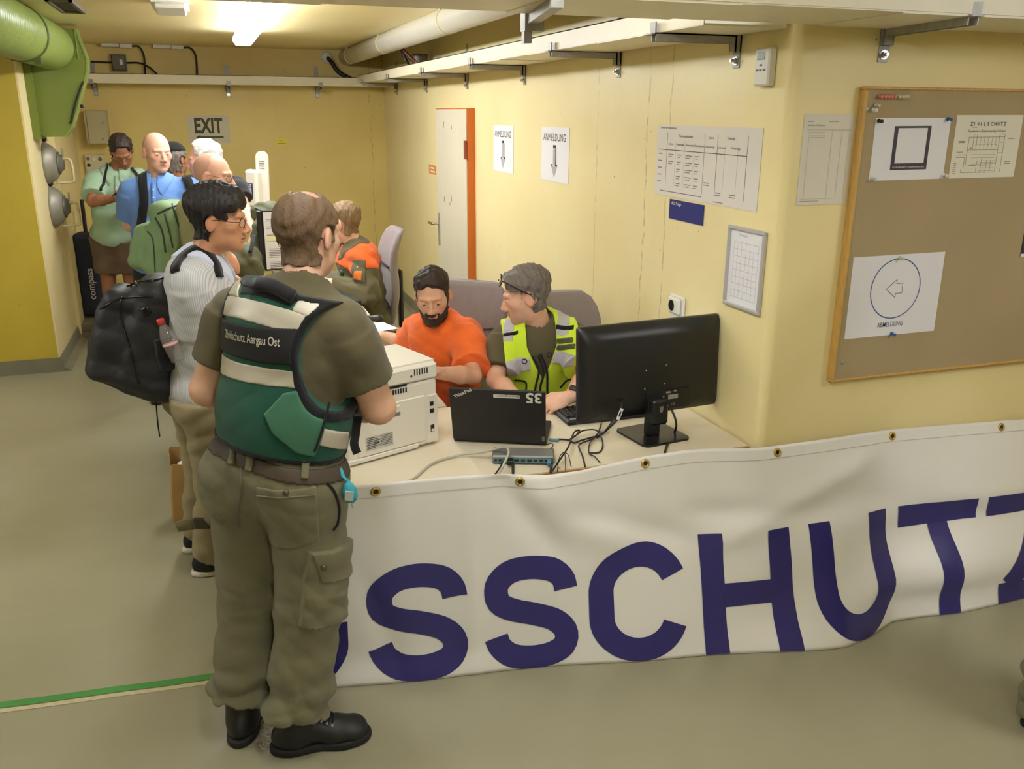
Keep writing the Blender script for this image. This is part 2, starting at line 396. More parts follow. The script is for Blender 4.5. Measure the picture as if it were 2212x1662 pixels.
wp = thing('worn_floor_patch', 'bare speckled screed patch in the floor paint between the black boots', 'floor patch', (-1.87, 2.55, 0))
V = [(-1.895, 2.83, .0013), (-1.865, 2.86, .0013), (-1.80, 2.66, .0013), (-1.80, 2.56, .0013), (-1.825, 2.475, .0013), (-1.87, 2.43, .0013), (-1.895, 2.50, .0013), (-1.885, 2.62, .0013)]
mesh_obj('screed', V, [tuple(range(len(V)))[::-1]], mat('speckled_screed', (196, 190, 166), .7, rgb2=(120, 108, 84), vscale=140), wp)

# ---------------------------------------------------------------- ceiling lamps
M_LAMP = mat('lit_diffuser', (244, 248, 255), .5, emit=LAMP_E)
M_LBODY = mat('lamp_body', (225, 222, 210), .5)
for i, (x, y, ln, pw) in enumerate(LAMPS):
    t = thing('ceiling_lamp', 'long lit tube lamp with white diffuser on the pale ceiling' if i == 0 else 'lit tube lamp on the ceiling over the camera side', 'lamp', (x, y, CEIL-.11),
              None if i == 0 else 'tube lamps over the camera side')
    prof = [(-.055, 0), (.055, 0), (.075, .03), (.075, .055), (-.075, .055), (-.075, .03)]
    R = np.array([[1, 0, 0], [0, 0, -1], [0, 1, 0]])
    one('diffuser', M_LAMP, t, lambda b: b.prism(prof, -(y+ln/2), -(y-ln/2), R=R, c=(x, 0, CEIL-.11)))
    one('housing', M_LBODY, t, lambda b: b.box((x-.06, y-ln/2-.01, CEIL-.055), (x+.06, y+ln/2+.01, CEIL)))

# ---------------------------------------------------------------- cable trays
M_TRAY = mat('cream_tray_paint', (228, 219, 190), .4, var=.03, vscale=4)
def channel(b, axis, lo, hi, th=.004, lip=.012):
    """open tray: two sides; the bottom is made of panels"""
    (x0, y0, z0), (x1, y1, z1) = lo, hi
    if axis == 'y':
        b.box((x0, y0, z0), (x0+th, y1, z1)); b.box((x1-th, y0, z0), (x1, y1, z1)); b.box((x0, y0, z1-th), (x0+lip, y1, z1))
    else:
        b.box((x0, y0, z0), (x1, y0+th, z1)); b.box((x0, y1-th, z0), (x1, y1, z1)); b.box((x0, y0, z1-th), (x1, y0+lip, z1))
TR = thing('cable_tray', 'cream painted cable tray running along the right wall on steel brackets', 'cable tray', (-.17, 6, 2.2))
one('side_rails', M_TRAY, TR, lambda b: channel(b, 'y', (-.33, 2.66, 2.2), (-.02, 9.42, 2.272)))
y = 2.66; k = 0
while y < 9.4:
    y2 = min(y+.42, 9.42); one('bottom_panel', M_TRAY, TR, lambda b: b.box((-.328, y+.003, 2.198-.002*(k % 2)), (-.022, y2-.003, 2.204))); y = y2; k += 1
TBk = thing('cable_tray', 'cream painted cable tray fixed along the back wall above the exit sign', 'cable tray', (-1.6, 9.6, 2.17))
one('side_rails', M_TRAY, TBk, lambda b: channel(b, 'x', (-2.98, 9.42, 2.172), (-.02, 9.70, 2.256)))
for i in range(7):
    x0 = -2.98+i*.4229; one('bottom_panel', M_TRAY, TBk, lambda b: b.box((x0+.003, 9.424, 2.17), (x0+.42, 9.698, 2.176)))
TN = thing('cable_tray', 'wide cream cable tray crossing overhead in front of the cork board wall', 'cable tray', (.3, 2.4, 2.21))
one('side_rails', M_TRAY, TN, lambda b: channel(b, 'x', (-2.6, 2.19, 2.21), (3.2, 2.60, 2.285)))
for i in range(11):
    x0 = -2.6+i*.527; one('bottom_panel', M_TRAY, TN, lambda b: b.box((x0+.003, 2.193, 2.206-.003*(i % 2)), (x0+.53, 2.597, 2.214)))

def bracket(loc, label, ang=0.0, L=.36, up=.09, upper=False, cat='bracket', group='steel brackets under the trays', first=[None]):
    """wall plate with bolt, C-channel arm and turned-up hook; built along -x from a wall at x=0"""
    t = thing('tray_bracket', label, cat, loc, group)
    R = rotz(ang); p = np.asarray(loc, float)
    def bx(b, lo, hi, bev=0): lo = np.array(lo); hi = np.array(hi); b.box(lo, hi, bev, R, p+R@((lo+hi)/2))
    def plate(b):
        bx(b, (-.006, -.02, -.11), (0, .02, .0)); bx(b, (-.026, -.02, -.055), (-.02, .02, .0)); bx(b, (-.026, -.02, -.055), (0, -.016, -.0)); bx(b, (-.026, .016, -.055), (0, .02, -.0))
    one('wall_plate', M_STEEL, t, plate)
    def arm(b):
        bx(b, (-L, -.018, -.028), (-.012, -.014, .0)); bx(b, (-L, .014, -.028), (-.012, .018, .0)); bx(b, (-L, -.018, -.004), (-.012, .018, .0))
    one('arm', M_STEEL, t, arm)
    one('hook', M_STEEL, t, lambda b: (bx(b, (-L-.006, -.02, -.006), (-L, .02, .035)), bx(b, (-L-.02, -.02, -.006), (-L, .02, -.001))))
    def bolt(b):
        b.cyl(p+R@np.array([0, 0, -.085]), p+R@np.array([-.018, 0, -.085]), .011, 6); b.cyl(p+R@np.array([-.018, 0, -.085]), p+R@np.array([-.03, 0, -.085]), .006, 10)
        b.cyl(p+R@np.array([-.001, 0, -.085]), p+R@np.array([-.009, 0, -.085]), .016, 14)
    one('bolt', mat('bright_steel', (190, 188, 184), .3, .9), t, bolt)
    if upper:
        one('upper_plate', M_STEEL, t, lambda b: (bx(b, (-.006, -.02, .08), (0, .02, .2)), bx(b, (-.02, -.012, .09), (-.006, .012, .15))))
    return t
WB = 'steel bracket under the right wall tray '
for y, w in ((2.97, 'beside the white thermostat'), (3.97, 'between the table chart and the ANMELDUNG sheets'), (5.28, 'above the pair of ANMELDUNG sheets'), (6.53, 'above the hinged edge of the door'), (7.80, 'above the handle side of the door'), (9.05, 'close to the back corner')): bracket((0, y, 2.197), WB+w, 0, .345, upper=(y > 3.5))
for x, w in ((-2.80, 'below the grey junction box'), (-1.58, 'above the EXIT sign'), (-.70, 'near the end of the white pipe')): bracket((x, YB, 2.168), 'steel bracket under the back wall tray '+w, math.radians(90), .32, upper=True, group='steel brackets on the back wall')
bracket((.355, YC, 2.208), 'steel bracket carrying the overhead tray above the cork board', math.radians(82), .44, group='steel brackets on the cork board wall')
hb = thing('tray_hanger', 'galvanised channel hanging under the overhead cable tray', 'bracket', (-.9, 2.55, 2.15))
def hang(b):
    c = at_y(1150, 45, 2.62); R = rotz(math.radians(78))
    b.box((-.45, -.016, -.02), (0, .016, .02), 0, R, c+R@np.array([-.22, 0, .01])); b.box(c-[.03, .02, .03], c+[.03, .02, .02])
one('arm', M_STEEL, hb, hang)
def hangp(b):
    c = at_y(1138, 62, 2.62); b.box(c-[.012, .012, .04], c+[.012, .012, .05])
one('post', M_STEEL, hb, hangp)

# white pipe at the ceiling with hangers
pp = thing('ceiling_pipe', 'thick white pipe under the ceiling beside the right wall tray', 'pipe', (-.40, 6, 2.3))
PA = at_y(748, 124, 9.66)
PB = np.array([PA[0]+.03, -3.45, PA[2]+.015])
one('pipe', mat('white_pipe', (226, 222, 206), .3, var=.03, vscale=4), pp, lambda b: b.cyl(PA, PB, .078, 28), smooth=True)
M_HANG = mat('cream_hanger', (214, 202, 150), .5)
for yy in (9.3, 7.6, 5.6):
    c = PA+(PB-PA)*((9.66-yy)/(9.66+3.45))
    one('hanger', M_HANG, pp, lambda b: (b.cyl(c+[0, 0, .07], [c[0], c[1], CEIL-.006], .014, 10), b.box((c[0]-.06, c[1]-.012, CEIL-.012), (c[0]+.06, c[1]+.012, CEIL)), b.lathe([(.081, -.012), (.081, .012)], c, R=frame((0, 1, 0), (0, 0, 1)), n=24)))
cb = thing('cable_bundle', 'black cables dropping from the white pipe into the wall tray', 'cable', (-.25, 7.4, 2.27))
for i in range(6):
    p0 = np.array([-.36+.012*i, 7.2+.05*i, 2.42]); p1 = np.array([-.27+.03*(i % 3), 6.95+.11*i, 2.275]); mid = (p0+p1)/2+[.01*(i % 2), .03, .0]
    one('cable', M_RUBBER if i else mat('red_cable', (150, 60, 40), .5), cb, lambda b: b.tube(smooth_path([p0, mid, p1], 5), .009 if i else .004, 6), smooth=True)
wc = thing('wall_cable', 'thick black cable curving from a white wall gland into the back tray', 'cable', (-.6, 9.6, 2.27))
g0 = at_y(706, 124, 9.74)
one('gland', M_LBODY, wc, lambda b: b.lathe([(0.0, -.03), (.035, -.03), (.06, -.012), (.062, 0)], g0, R=frame((0, 1, 0), (0, 0, 1)), n=20), smooth=True)
one('cable', M_RUBBER, wc, lambda b: b.tube(smooth_path([g0, at_y(716, 134, 9.66), at_y(732, 156, 9.62), at_y(764, 174, 9.58)], 8), .022, 10), smooth=True)
rc = thing('conduit_collar', 'short dark grey pipe clamp above the right wall tray', 'pipe clamp', (-.1, 6.6, 2.28))
cc = at_x(907, 121, -.1)
one('collar', mat('dark_grey_steel', (105, 98, 84), .5, .4), rc, lambda b: (b.lathe([(.06, -.05), (.065, -.05), (.065, .05), (.06, .05)], [cc[0], cc[1], 2.335], n=20), b.box((cc[0]-.015, cc[1]-.015, 2.272), (cc[0]+.015, cc[1]+.015, 2.29))))

# ceiling boxes, white trunking and the junction box on the back wall
t = thing('ceiling_box', 'white flat box fitted on the ceiling next to the lit tube lamp', 'ceiling fitting', (-1.97, 5.6, 2.46))
one('body', M_LBODY, t, lambda b: b.box((-2.075, 5.45, 2.485), (-1.875, 5.95, CEIL), .006)); one('cover', M_LBODY, t, lambda b: b.box((-2.06, 5.47, 2.46), (-1.89, 5.93, 2.487), .012))
t = thing('ceiling_vent', 'small dark square vent opening in the ceiling near the green duct', 'vent', (-2.57, 6.4, CEIL-.02))
one('frame', mat('dark_vent', (92, 84, 66), .6), t, lambda b: (b.box((-2.64, 5.9, CEIL-.02), (-2.62, 6.58, CEIL)), b.box((-2.52, 5.9, CEIL-.02), (-2.50, 6.58, CEIL)), b.box((-2.64, 6.56, CEIL-.02), (-2.50, 6.58, CEIL)), b.box((-2.64, 5.9, CEIL-.02), (-2.50, 5.92, CEIL))))
one('grille', mat('vent_dark', (52, 48, 38), .7), t, lambda b: b.box((-2.625, 5.91, CEIL-.006), (-2.515, 6.57, CEIL-.001)))
for j, (xa, xb) in enumerate(((218, 285), (330, 396))):
    A, B = at_y(xa, 94, 9.66), at_y(xb, 99, 9.66)
    t = thing('trunking', ['white cable trunking at the ceiling above the grey junction box', 'white cable trunking at the ceiling nearer the lit tube lamp'][j], 'trunking', ((A[0]+B[0])/2, 9.66, 2.49))
    m_ = A[0]+(B[0]-A[0])*.6
    one('long_cover', M_LBODY, t, lambda b: b.box((A[0], 9.62, CEIL-.03), (m_-.004, 9.70, CEIL), .004)); one('end_cover', M_LBODY, t, lambda b: b.box((m_, 9.62, CEIL-.036), (B[0], 9.70, CEIL), .004))
    px = 300 if j == 0 else 412
    pts = [(B[0]-.01, 9.66, CEIL-.02), (B[0]+.06, 9.67, CEIL-.02), tuple(at_y(px+10, 118, 9.69)), tuple(at_y(px+13, 140, 9.69)), tuple(at_y(px+14, 164, 9.65))]
    one('cable', M_RUBBER, t, lambda b: b.tube(smooth_path(pts, 8), .009, 6), smooth=True)
t = thing('junction_box', 'dark grey square junction box on the back wall above the tray', 'junction box', (-2.57, 9.7, 2.3))
A, B = at_y(240, 118, 9.66), at_y(273, 152, 9.66)
one('box', mat('grey_box', (104, 98, 82), .5), t, lambda b: (b.box((A[0]-.006, 9.68, B[2]-.006), (B[0]+.006, YB, A[2]+.006)), b.box((A[0], 9.655, B[2]), (B[0], 9.69, A[2]), .006)))
one('sticker', M_LBODY, t, lambda b: b.box((B[0]-.05, 9.652, B[2]+.05), (B[0]-.025, 9.656, B[2]+.095)))
one('cable', M_RUBBER, t, lambda b: (b.tube(smooth_path([tuple(at_y(196, 133, 9.7)), tuple(at_y(215, 134, 9.7)), (A[0], 9.7, (A[2]+B[2])/2)], 5), .009, 6), b.tube(smooth_path([(B[0], 9.7, (A[2]+B[2])/2), tuple(at_y(300, 136, 9.7)), tuple(at_y(322, 145, 9.69)), tuple(at_y(342, 163, 9.65))], 6), .009, 6)), smooth=True)

# electrical cabinet, switch plate, signs on the back wall
t = thing('electrical_cabinet', 'beige wall cabinet with round lock on the back wall', 'cabinet', (-2.83, 9.6, 1.6))
A, B = at_y(184, 238, 9.55), at_y(236, 312, 9.55)
M_BEI = mat('beige_cabinet', (176, 166, 126), .45)
one('body', M_BEI, t, lambda b: b.box((A[0]-.02, 9.565, B[2]), (B[0]+.004, YB, A[2])))
dr = one('door', M_BEI, t, lambda b: b.box((A[0], 9.55, B[2]+.004), (B[0], 9.566, A[2]-.004), .005))
one('lock', M_STEEL, dr, lambda b: b.lathe([(0, -.004), (.008, -.004), (.012, 0)], (B[0]-.03, 9.549, B[2]+.2), R=frame((0, 1, 0), (0, 0, 1)), n=16))
one('latch_hole', M_BLACK, dr, lambda b: b.lathe([(0, -.002), (.006, -.001), (.006, .001)], (A[0]+.12, 9.549, B[2]+.05), R=frame((0, 1, 0), (0, 0, 1)), n=12))
t = thing('switch_plate', 'cream switch plate with round sockets on the back wall under the cabinet', 'switch plate', (-2.9, 9.7, 1.3))
A, B = at_y(180, 334, 9.68), at_y(232, 380, 9.68)
one('plate', mat('cream_plate', (206, 196, 160), .4), t, lambda b: b.box((A[0], 9.69, B[2]), (B[0], YB, A[2]), .012))
for (px, py, mm, r) in ((190, 343, 'socket_dark', .016), (203, 344, 'socket_cream', .02), (216, 344, 'socket_dark', .018), (192, 357, 'socket_black', .017)):
    c = at_y(px, py, 9.69); one('socket', mat(mm, {'socket_dark': (120, 104, 50), 'socket_cream': (226, 216, 180), 'socket_black': (40, 32, 24)}[mm], .4), t, lambda b: b.lathe([(0, -.008), (r*.8, -.008), (r, 0), (r, .002)], c, R=frame((0, 1, 0), (0, 0, 1)), n=18))

def sheet(name, label, cat, corners_lo, corners_hi, plane, m=M_WHITE, th=.0012, group=None, skew=0.0):
    """flat sheet on a wall: plane ('x',X) faces -x, ('y',Y) faces -y; returns thing, origin top-left, ux, uy, w, h"""
    (u0, z0), (u1, z1) = corners_lo, corners_hi
    w = abs(u1-u0); h = z1-z0
    if plane[0] == 'x': ux = np.array([0, -1.0, 0]); o = np.array([plane[1], max(u0, u1), z0])
    else: ux = np.array([1.0, 0, 0]); o = np.array([min(u0, u1), plane[1], z0])
    n = np.cross(ux, [0, 0, 1.0]); c, s = math.cos(skew), math.sin(skew); uz = np.array([0, 0, 1.0])*c-ux*s; ux = ux*c+np.array([0, 0, 1.0])*s
    t = thing(name, label, cat, o+ux*w/2, group)
    V = [o+ux*i*w+uz*j*h+n*k for k in (0, th) for j in (0, 1) for i in (0, 1)]
    mesh_obj('paper', V, [(0, 2, 3, 1), (4, 5, 7, 6), (0, 1, 5, 4), (2, 6, 7, 3), (0, 4, 6, 2), (1, 3, 7, 5)], m, t)
    return t, o+n*th, ux, uz, w, h
t, o, ux, uz, w, h = sheet('exit_sign', 'white EXIT sign with left arrow on the back wall', 'sign', (-1.998, 1.612), (-1.60, 1.885), ('y', YB-.001), mat('sign_grey', (206, 200, 178), .6))
pr = Print(o, ux, uz); M_OLI = mat('dark_olive_ink', (72, 66, 34), .6)
pr.text('EXIT', .2, .105, .20, .035, 'CENTER', wid=.27)
pr.poly([(.07, .06), (.115, .04), (.115, .052), (.335, .052), (.335, .068), (.115, .068), (.115, .08)])
pr.done(M_OLI, t, 'lettering')
t, o, ux, uz, w, h = sheet('wall_label', 'small yellow notice label on the back wall right of the exit sign', 'label', (-1.144, 1.592), (-1.041, 1.657), ('y', YB-.001), mat('yellow_label', (232, 214, 60), .5))
pr = Print(o, ux, uz)
for k, (a0, b0) in enumerate(((.02, .08), (.035, .065), (.01, .093))): pr.rect(a0, .045-.016*k, b0, .049-.016*k)
pr.done(M_OLI, t)

# door on the right wall: a slab standing proud of the wall with orange edges
dy0, dy1 = at_x(1008, 400, -.066)[1], at_x(944, 400, -.066)[1]
D1 = thing('door_1', None, None, (0, (dy0+dy1)/2, 0)); D1['kind'] = 'structure'
M_ORG = mat('orange_door_paint', (206, 108, 30), .45)
one('door_frame', M_ORG, D1, lambda b: b.box((-.058, dy0-.004, .02), (-.001, dy1+.012, 1.956)))
lf = one('door_leaf', mat('cream_door_paint', (214, 206, 184), .45, var=.03, vscale=3), D1, lambda b: b.box((-.068, dy0+.004, .03), (-.056, dy1-.004, 1.948), .003))
one('hinge', mat('red_hinge', (150, 62, 34), .5), D1, lambda b: b.cyl((-.075, dy0-.002, 1.60), (-.075, dy0-.002, 1.73), .011, 10))
one('hinge', MATS['red_hinge'], D1, lambda b: b.cyl((-.075, dy0-.002, .30), (-.075, dy0-.002, .43), .011, 10))
hy = at_x(949, 490, -.07)[1]
one('backplate', M_STEEL, D1, lambda b: b.box((-.076, hy-.018, .86), (-.068, hy+.018, 1.13), .003))
one('handle', mat('polished_steel', (200, 198, 190), .2, 1), D1, lambda b: b.tube(smooth_path([(-.07, hy, 1.04), (-.115, hy, 1.04), (-.128, hy+.02, 1.04), (-.13, hy+.12, 1.038)], 6), .011, 10), smooth=True)
for k, (px, py, l) in enumerate(((958, 270, .05), (975, 275, .03), (960, 430, .04), (975, 428, .05), (972, 440, .03))):
    c = at_x(px, py, -.069); one('scratch', M_OLI, D1, lambda b: b.box((c[0]-.0004, c[1]-.006, c[2]-l/2), (c[0], c[1]+.004, c[2]+l/2), 0, rotx(.25*(-1)**k), c))
t, o, ux, uz, w, h = sheet('door_label', 'small orange label on the wall beside the cream door', 'label', (7.53, 1.41), (7.79, 1.487), ('x', -.001), mat('orange_label', (236, 150, 66), .5))
pr = Print(o, ux, uz)
for k in range(2): pr.rect(.03, .045-.03*k, .055, .058-.03*k); pr.rect(.08, .045-.03*k, .2+.02*k, .058-.03*k)
pr.done(M_WHITE, t)

# A3 registration sheets on the right wall
for k, (y1, y0, z0, z1) in enumerate(((5.905, 5.485, 1.549, 1.845), (4.979, 4.556, 1.553, 1.850))):
    t, o, ux, uz, w, h = sheet('registration_sheet', ['white ANMELDUNG sheet with down arrow on the wall next to the door', 'white ANMELDUNG sheet with down arrow between its twin and the long table chart'][k], 'sign', (y1, z0), (y0, z1), ('x', -.001))
    pr = Print(o, ux, uz); pr.text('ANMELDUNG', w/2-.01, .222, .058, .0, 'CENTER', wid=.34)
    pr.rect(w/2-.024, .185, w/2+.02, .20); pr.rect(w/2+.014, .085, w/2+.026, .185); pr.poly([(w/2+.02, .095), (w/2+.045, .095), (w/2+.03, .07), (w/2+.02, .08)])
    pr.poly([(w/2-.05, .095), (w/2-.03, .095), (w/2-.03, .075), (w/2-.05, .085)]); pr.done(M_INK, t, 'lettering')
    p2 = Print(o, ux, uz, .0012); p2.rect(w/2-.022, .088, w/2+.014, .185); p2.poly([(w/2-.05, .085), (w/2-.004, .022), (w/2+.042, .085)]); p2.done(mat('grey_arrow', (176, 174, 176), .6), t, 'arrow')

# long table chart
t, o, ux, uz, w, h = sheet('table_chart', 'wide white chart printed with a ruled table on the right wall', 'poster', (3.555, 1.588), (2.767, 1.880), ('x', -.001), mat('chart_paper', (222, 216, 206), .65))
pr = Print(o, ux, uz); pr.rect(.02, .19, .70, .1925)
for x in (.095, .40, .495, .70): pr.rect(x-.001, .03 if x > .3 else .05, x+.001, .262)
pr.text('Übersicht zur Patientenleitung', .03, .278, .011, .001)
for (x, y, s, sz) in ((.19, .245, 'Patientenaufnahme', .015), (.425, .245, 'Geburt', .014), (.56, .245, 'Todesfall', .015), (.115, .212, 'Eintritt', .012), (.18, .212, 'Angehörige', .012), (.255, .212, 'Patientenblatt', .012), (.325, .212, 'Patientenkarte', .012), (.405, .212, 'Geburtsanzeige', .011), (.50, .212, 'Leichenpass', .011), (.59, .212, 'Todesanzeige', .012)): pr.text(s, x, y, sz, .001)
pr.done(M_INK, t, 'table_lines')
p2 = Print(o, ux, uz)
for k in range(5):
    yy = .172-.029*k
    p2.rect(.022, yy, .055, yy+.004)
    for (x, l) in ((.11, .045), (.185, .035), (.255, .055), (.33, .035)):
        if x == .11 and k > 1: continue
        p2.rect(x, yy, x+l, yy+.0035); p2.rect(x, yy-.009, x+l*.75, yy-.006)
for (x, yy) in ((.41, .075), (.50, .043), (.60, .043)): p2.rect(x, yy, x+.04, yy+.0035); p2.rect(x, yy-.009, x+.04, yy-.0055)
for x in (.17, .245, .32, .55, .64): p2.rect(x-.0006, .04, x+.0006, .225)
p2.rect(.05, .018, .40, .0215); p2.rect(.49, .008, .56, .011); p2.done(M_INKG, t)

t, o, ux, uz, w, h = sheet('room_plate', 'dark blue room plate reading 403 Triage on the right wall', 'sign', (3.407, 1.497), (3.128, 1.578), ('x', -.001), mat('blue_plate', (34, 44, 120), .35), .004)
pr = Print(o, ux, uz); pr.text('403 Triage', .018, .06, .019, .002); pr.done(M_WHITE, t, 'lettering')

t = thing('wall_frame', 'slim grey frame holding a printed grid on the right wall above the socket', 'frame', (-.01, 2.81, 1.22))
one('frame', mat('grey_frame', (196, 194, 196), .4, .3), t, lambda b: [b.box((-.016, a_, c_), (0, b_, d_), .003) for (a_, b_, c_, d_) in ((2.685, 2.925, 1.222, 1.236), (2.685, 2.925, 1.512, 1.526), (2.685, 2.699, 1.2362, 1.5118), (2.911, 2.925, 1.2362, 1.5118))])
one('paper', M_WHITE, t, lambda b: b.box((-.006, 2.695, 1.23), (-.001, 2.915, 1.52)))
pr = Print((-.0062, 2.915, 1.23), (0, -1, 0), (0, 0, 1))
for k in range(9): pr.rect(.03, .03+.026*k, .19, .031+.026*k)
for x in (.03, .055, .08, .11, .135, .16, .19): pr.rect(x, .03, x+.001, .24)
pr.text('Einsatzplan', .06, .262, .012); pr.done(mat('pale_grid_ink', (160, 160, 180), .6), t)

t = thing('wall_socket', 'white wall socket with round black inlet on the right wall behind the monitor', 'socket', (-.01, 3.28, 1.1))
one('plate', M_LBODY, t, lambda b: (b.box((-.014, 3.222, 1.095), (0, 3.346, 1.183), .006), b.box((-.03, 3.236, 1.104), (-.012, 3.332, 1.174), .008), b.box((-.012, 3.235, 1.05), (0, 3.335, 1.1), .004)))
one('inlet', M_BLACKG, t, lambda b: b.lathe([(0, -.002), (.022, -.002), (.024, .0)], (-.0305, 3.295, 1.139), R=frame((1, 0, 0), (0, 0, 1)), n=24))
t = thing('room_thermostat', 'white room thermostat with small display high on the right wall', 'thermostat', (-.01, 2.77, 2.02))
one('body', M_LBODY, t, lambda b: (b.box((-.032, 2.725, 2.02), (0, 2.812, 2.145), .006)))
one('display', mat('lcd', (120, 134, 116), .2), t, lambda b: b.box((-.034, 2.75, 2.105), (-.031, 2.795, 2.13), .001))
one('buttons', M_INKG, t, lambda b: [b.box((-.035, yy-.006, zz-.003), (-.031, yy+.006, zz+.003), .001) for yy, zz in ((2.77, 2.088), (2.748, 2.072), (2.77, 2.072), (2.79, 2.072))])

# ---------------------------------------------------------------- cork board wall
t = thing('cork_board', 'large brown pin board with wooden frame on the front wall', 'pin board', (.9, YC, .97))
one('board', mat('brown_felt', (170, 151, 114), .85, var=.05, vscale=2.5, bump=.2, bscale=400), t, lambda b: b.box((.288, YC-.028, .975), (2.607, YC, 2.01)))
M_WOOD = mat('pine_frame', (200, 158, 84), .5, var=.12, vscale=14, stretch=(8, 8, 1))
for lo, hi in (((.275, YC-.034, .9762), (.289, YC, 2.0088)), ((2.606, YC-.034, .9762), (2.62, YC, 2.0088)), ((.275, YC-.034, 2.009), (2.62, YC, 2.019)), ((.275, YC-.034, .966), (2.62, YC, .976))):
    one('frame_strip', M_WOOD, t, lambda b: b.box(lo, hi, .003))
YP = YC-.0285
for px, py in ((1872, 235), (1820, 783)):
    c = at_y(px, py, YP); one('screw', M_STEEL, t, lambda b: b.lathe([(0, -.004), (.005, -.004), (.009, -.001), (.009, .001)], c, R=frame((0, 1, 0), (0, 0, 1)), n=14))
PINM = {'p': mat('pink_pin', (220, 130, 120), .3), 'w': mat('white_pin', (236, 230, 214), .3), 'y': mat('cream_pin', (206, 196, 150), .3), 'b': mat('blue_pin', (44, 96, 170), .3), 'k': mat('black_pin', (24, 24, 26), .3), 'c': mat('clear_pin', (200, 196, 180), .15)}
PINL = {'p': 'pink push pin stuck in the row along the top of the pin board', 'y': 'cream push pin stuck in the row along the top of the pin board'}
def pin(px, py, k, label=None, group=None):
    c = at_y(px, py, YP)
    o = one('push_pin', PINM[k], None, lambda b: b.lathe([(0, -.022), (.0055, -.022), (.0065, -.018), (.003, -.015), (.003, -.008), (.0075, -.005), (.0075, -.003), (.0008, -.002), (.0008, .002)], c, R=frame((0, 1, .1), (0, 0, 1)), n=10), smooth=True)
    tag(o, label or PINL.get(k), 'pin', group)
for px in (1898, 1905, 1912, 1919, 1926): pin(px, 208, 'p', group='pink pins on the board')
for px in (1936, 1943, 1949, 1954): pin(px, 208, 'y', group='cream pins on the board')
pin(1885, 237, 'w', 'white push pin standing alone near the top corner of the pin board'); pin(1891, 227, 'c', 'clear push pin above the lone white pin on the pin board')

t, o, ux, uz, w, h = sheet('code_sheet', 'white landscape sheet with a dark framed square pinned on the board', 'notice', (at_y(1876, 391, YP)[0], at_y(1876, 391, YP)[2]), (at_y(2036, 385, YP)[0], at_y(1892, 255, YP)[2]), ('y', YP), skew=.006)
pr = Print(o, ux, uz); pr.rect(.085, .035, .245, .185); pr.done(mat('dark_print', (62, 56, 64), .6), t, 'dark_panel')
pr = Print(o, ux, uz, .0012); pr.rect(.101, .058, .229, .178); pr.text('ALFA-Passwort : kompetenzzentrum', .094, .042, .0095, 0, wid=.14); pr.done(M_WHITE, t, 'light_square')
pin(1897, 261, 'k', 'black push pin in the top corner of the dark framed sheet'); pin(2046, 257, 'b', 'blue push pin in the top corner of the dark framed sheet')
pin(2037, 378, 'w', 'white push pin at the lower corner of the dark framed sheet'); pin(1882, 387, 'c', 'clear push pin at the lower corner of the dark framed sheet')

q0, q1 = at_y(2048, 386, YP), at_y(2203, 249, YP)
t, o, ux, uz, w, h = sheet('plan_sheet', 'white sheet with a small floor plan drawing pinned on the board', 'notice', (q0[0], q0[2]), (q0[0]+.308, q1[2]), ('y', YP), mat('plan_paper', (228, 222, 202), .65), skew=.004)
pr = Print(o, ux, uz)
pr.text('Kombinierte Zivilschutzanlage Fislisbach', .06, .163, .0115, 0, wid=.175); pr.text('ZSO Region', .075, .178, .005)
for k in range(11): pr.put(np.array(text2d('ZIVILSCHUTZ'[k], .018, .03)[0])+[.065+.0155*k, .185], text2d('ZIVILSCHUTZ'[k], .018, .03)[1])
for (x0, y0, x1, y1) in ((.068, .045, .068, .145), (.068, .145, .235, .145), (.235, .02, .235, .155), (.235, .155, .21, .155), (.21, .155, .21, .02), (.21, .02, .05, .02), (.05, .02, .05, .032), (.08, .045, .12, .045), (.12, .02, .12, .06), (.14, .02, .14, .07), (.165, .02, .165, .065), (.185, .02, .185, .07), (.068, .1, .21, .1), (.09, .1, .09, .155), (.105, .12, .105, .155), (.02, .083, .07, .083), (.02, .074, .06, .074), (.06, .074, .06, .035)): pr.line(x0, y0, x1, y1, .0012)
for k in range(6): pr.line(.105+.018*k, .105, .105+.018*k, .145, .0008); pr.line(.1+.018*k, .118, .112+.018*k, .118, .0008)
for k in range(4): pr.line(.21, .125-.012*k, .235, .125-.012*k, .0008); pr.line(.09, .05+.011*k, .205, .05+.011*k, .0006); pr.line(.13, .025+.01*k, .205, .025+.01*k, .0006)
for k in range(6): pr.rect(.012, .052-.007*k, .026, .0535-.007*k)
for (x, y) in ((.022, .13), (.022, .125), (.02, .092), (.252, .138), (.25, .055), (.25, .048)): pr.rect(x, y, x+.03, y+.0016)
pr.done(mat('plan_ink', (84, 82, 80), .6), t, 'plan_lines')
pr = Print(o, ux, uz, .001); pr.ring(.083, .107, .0015, .003, 10); pr.done(mat('red_dot', (190, 40, 36), .5), t, 'red_dot')

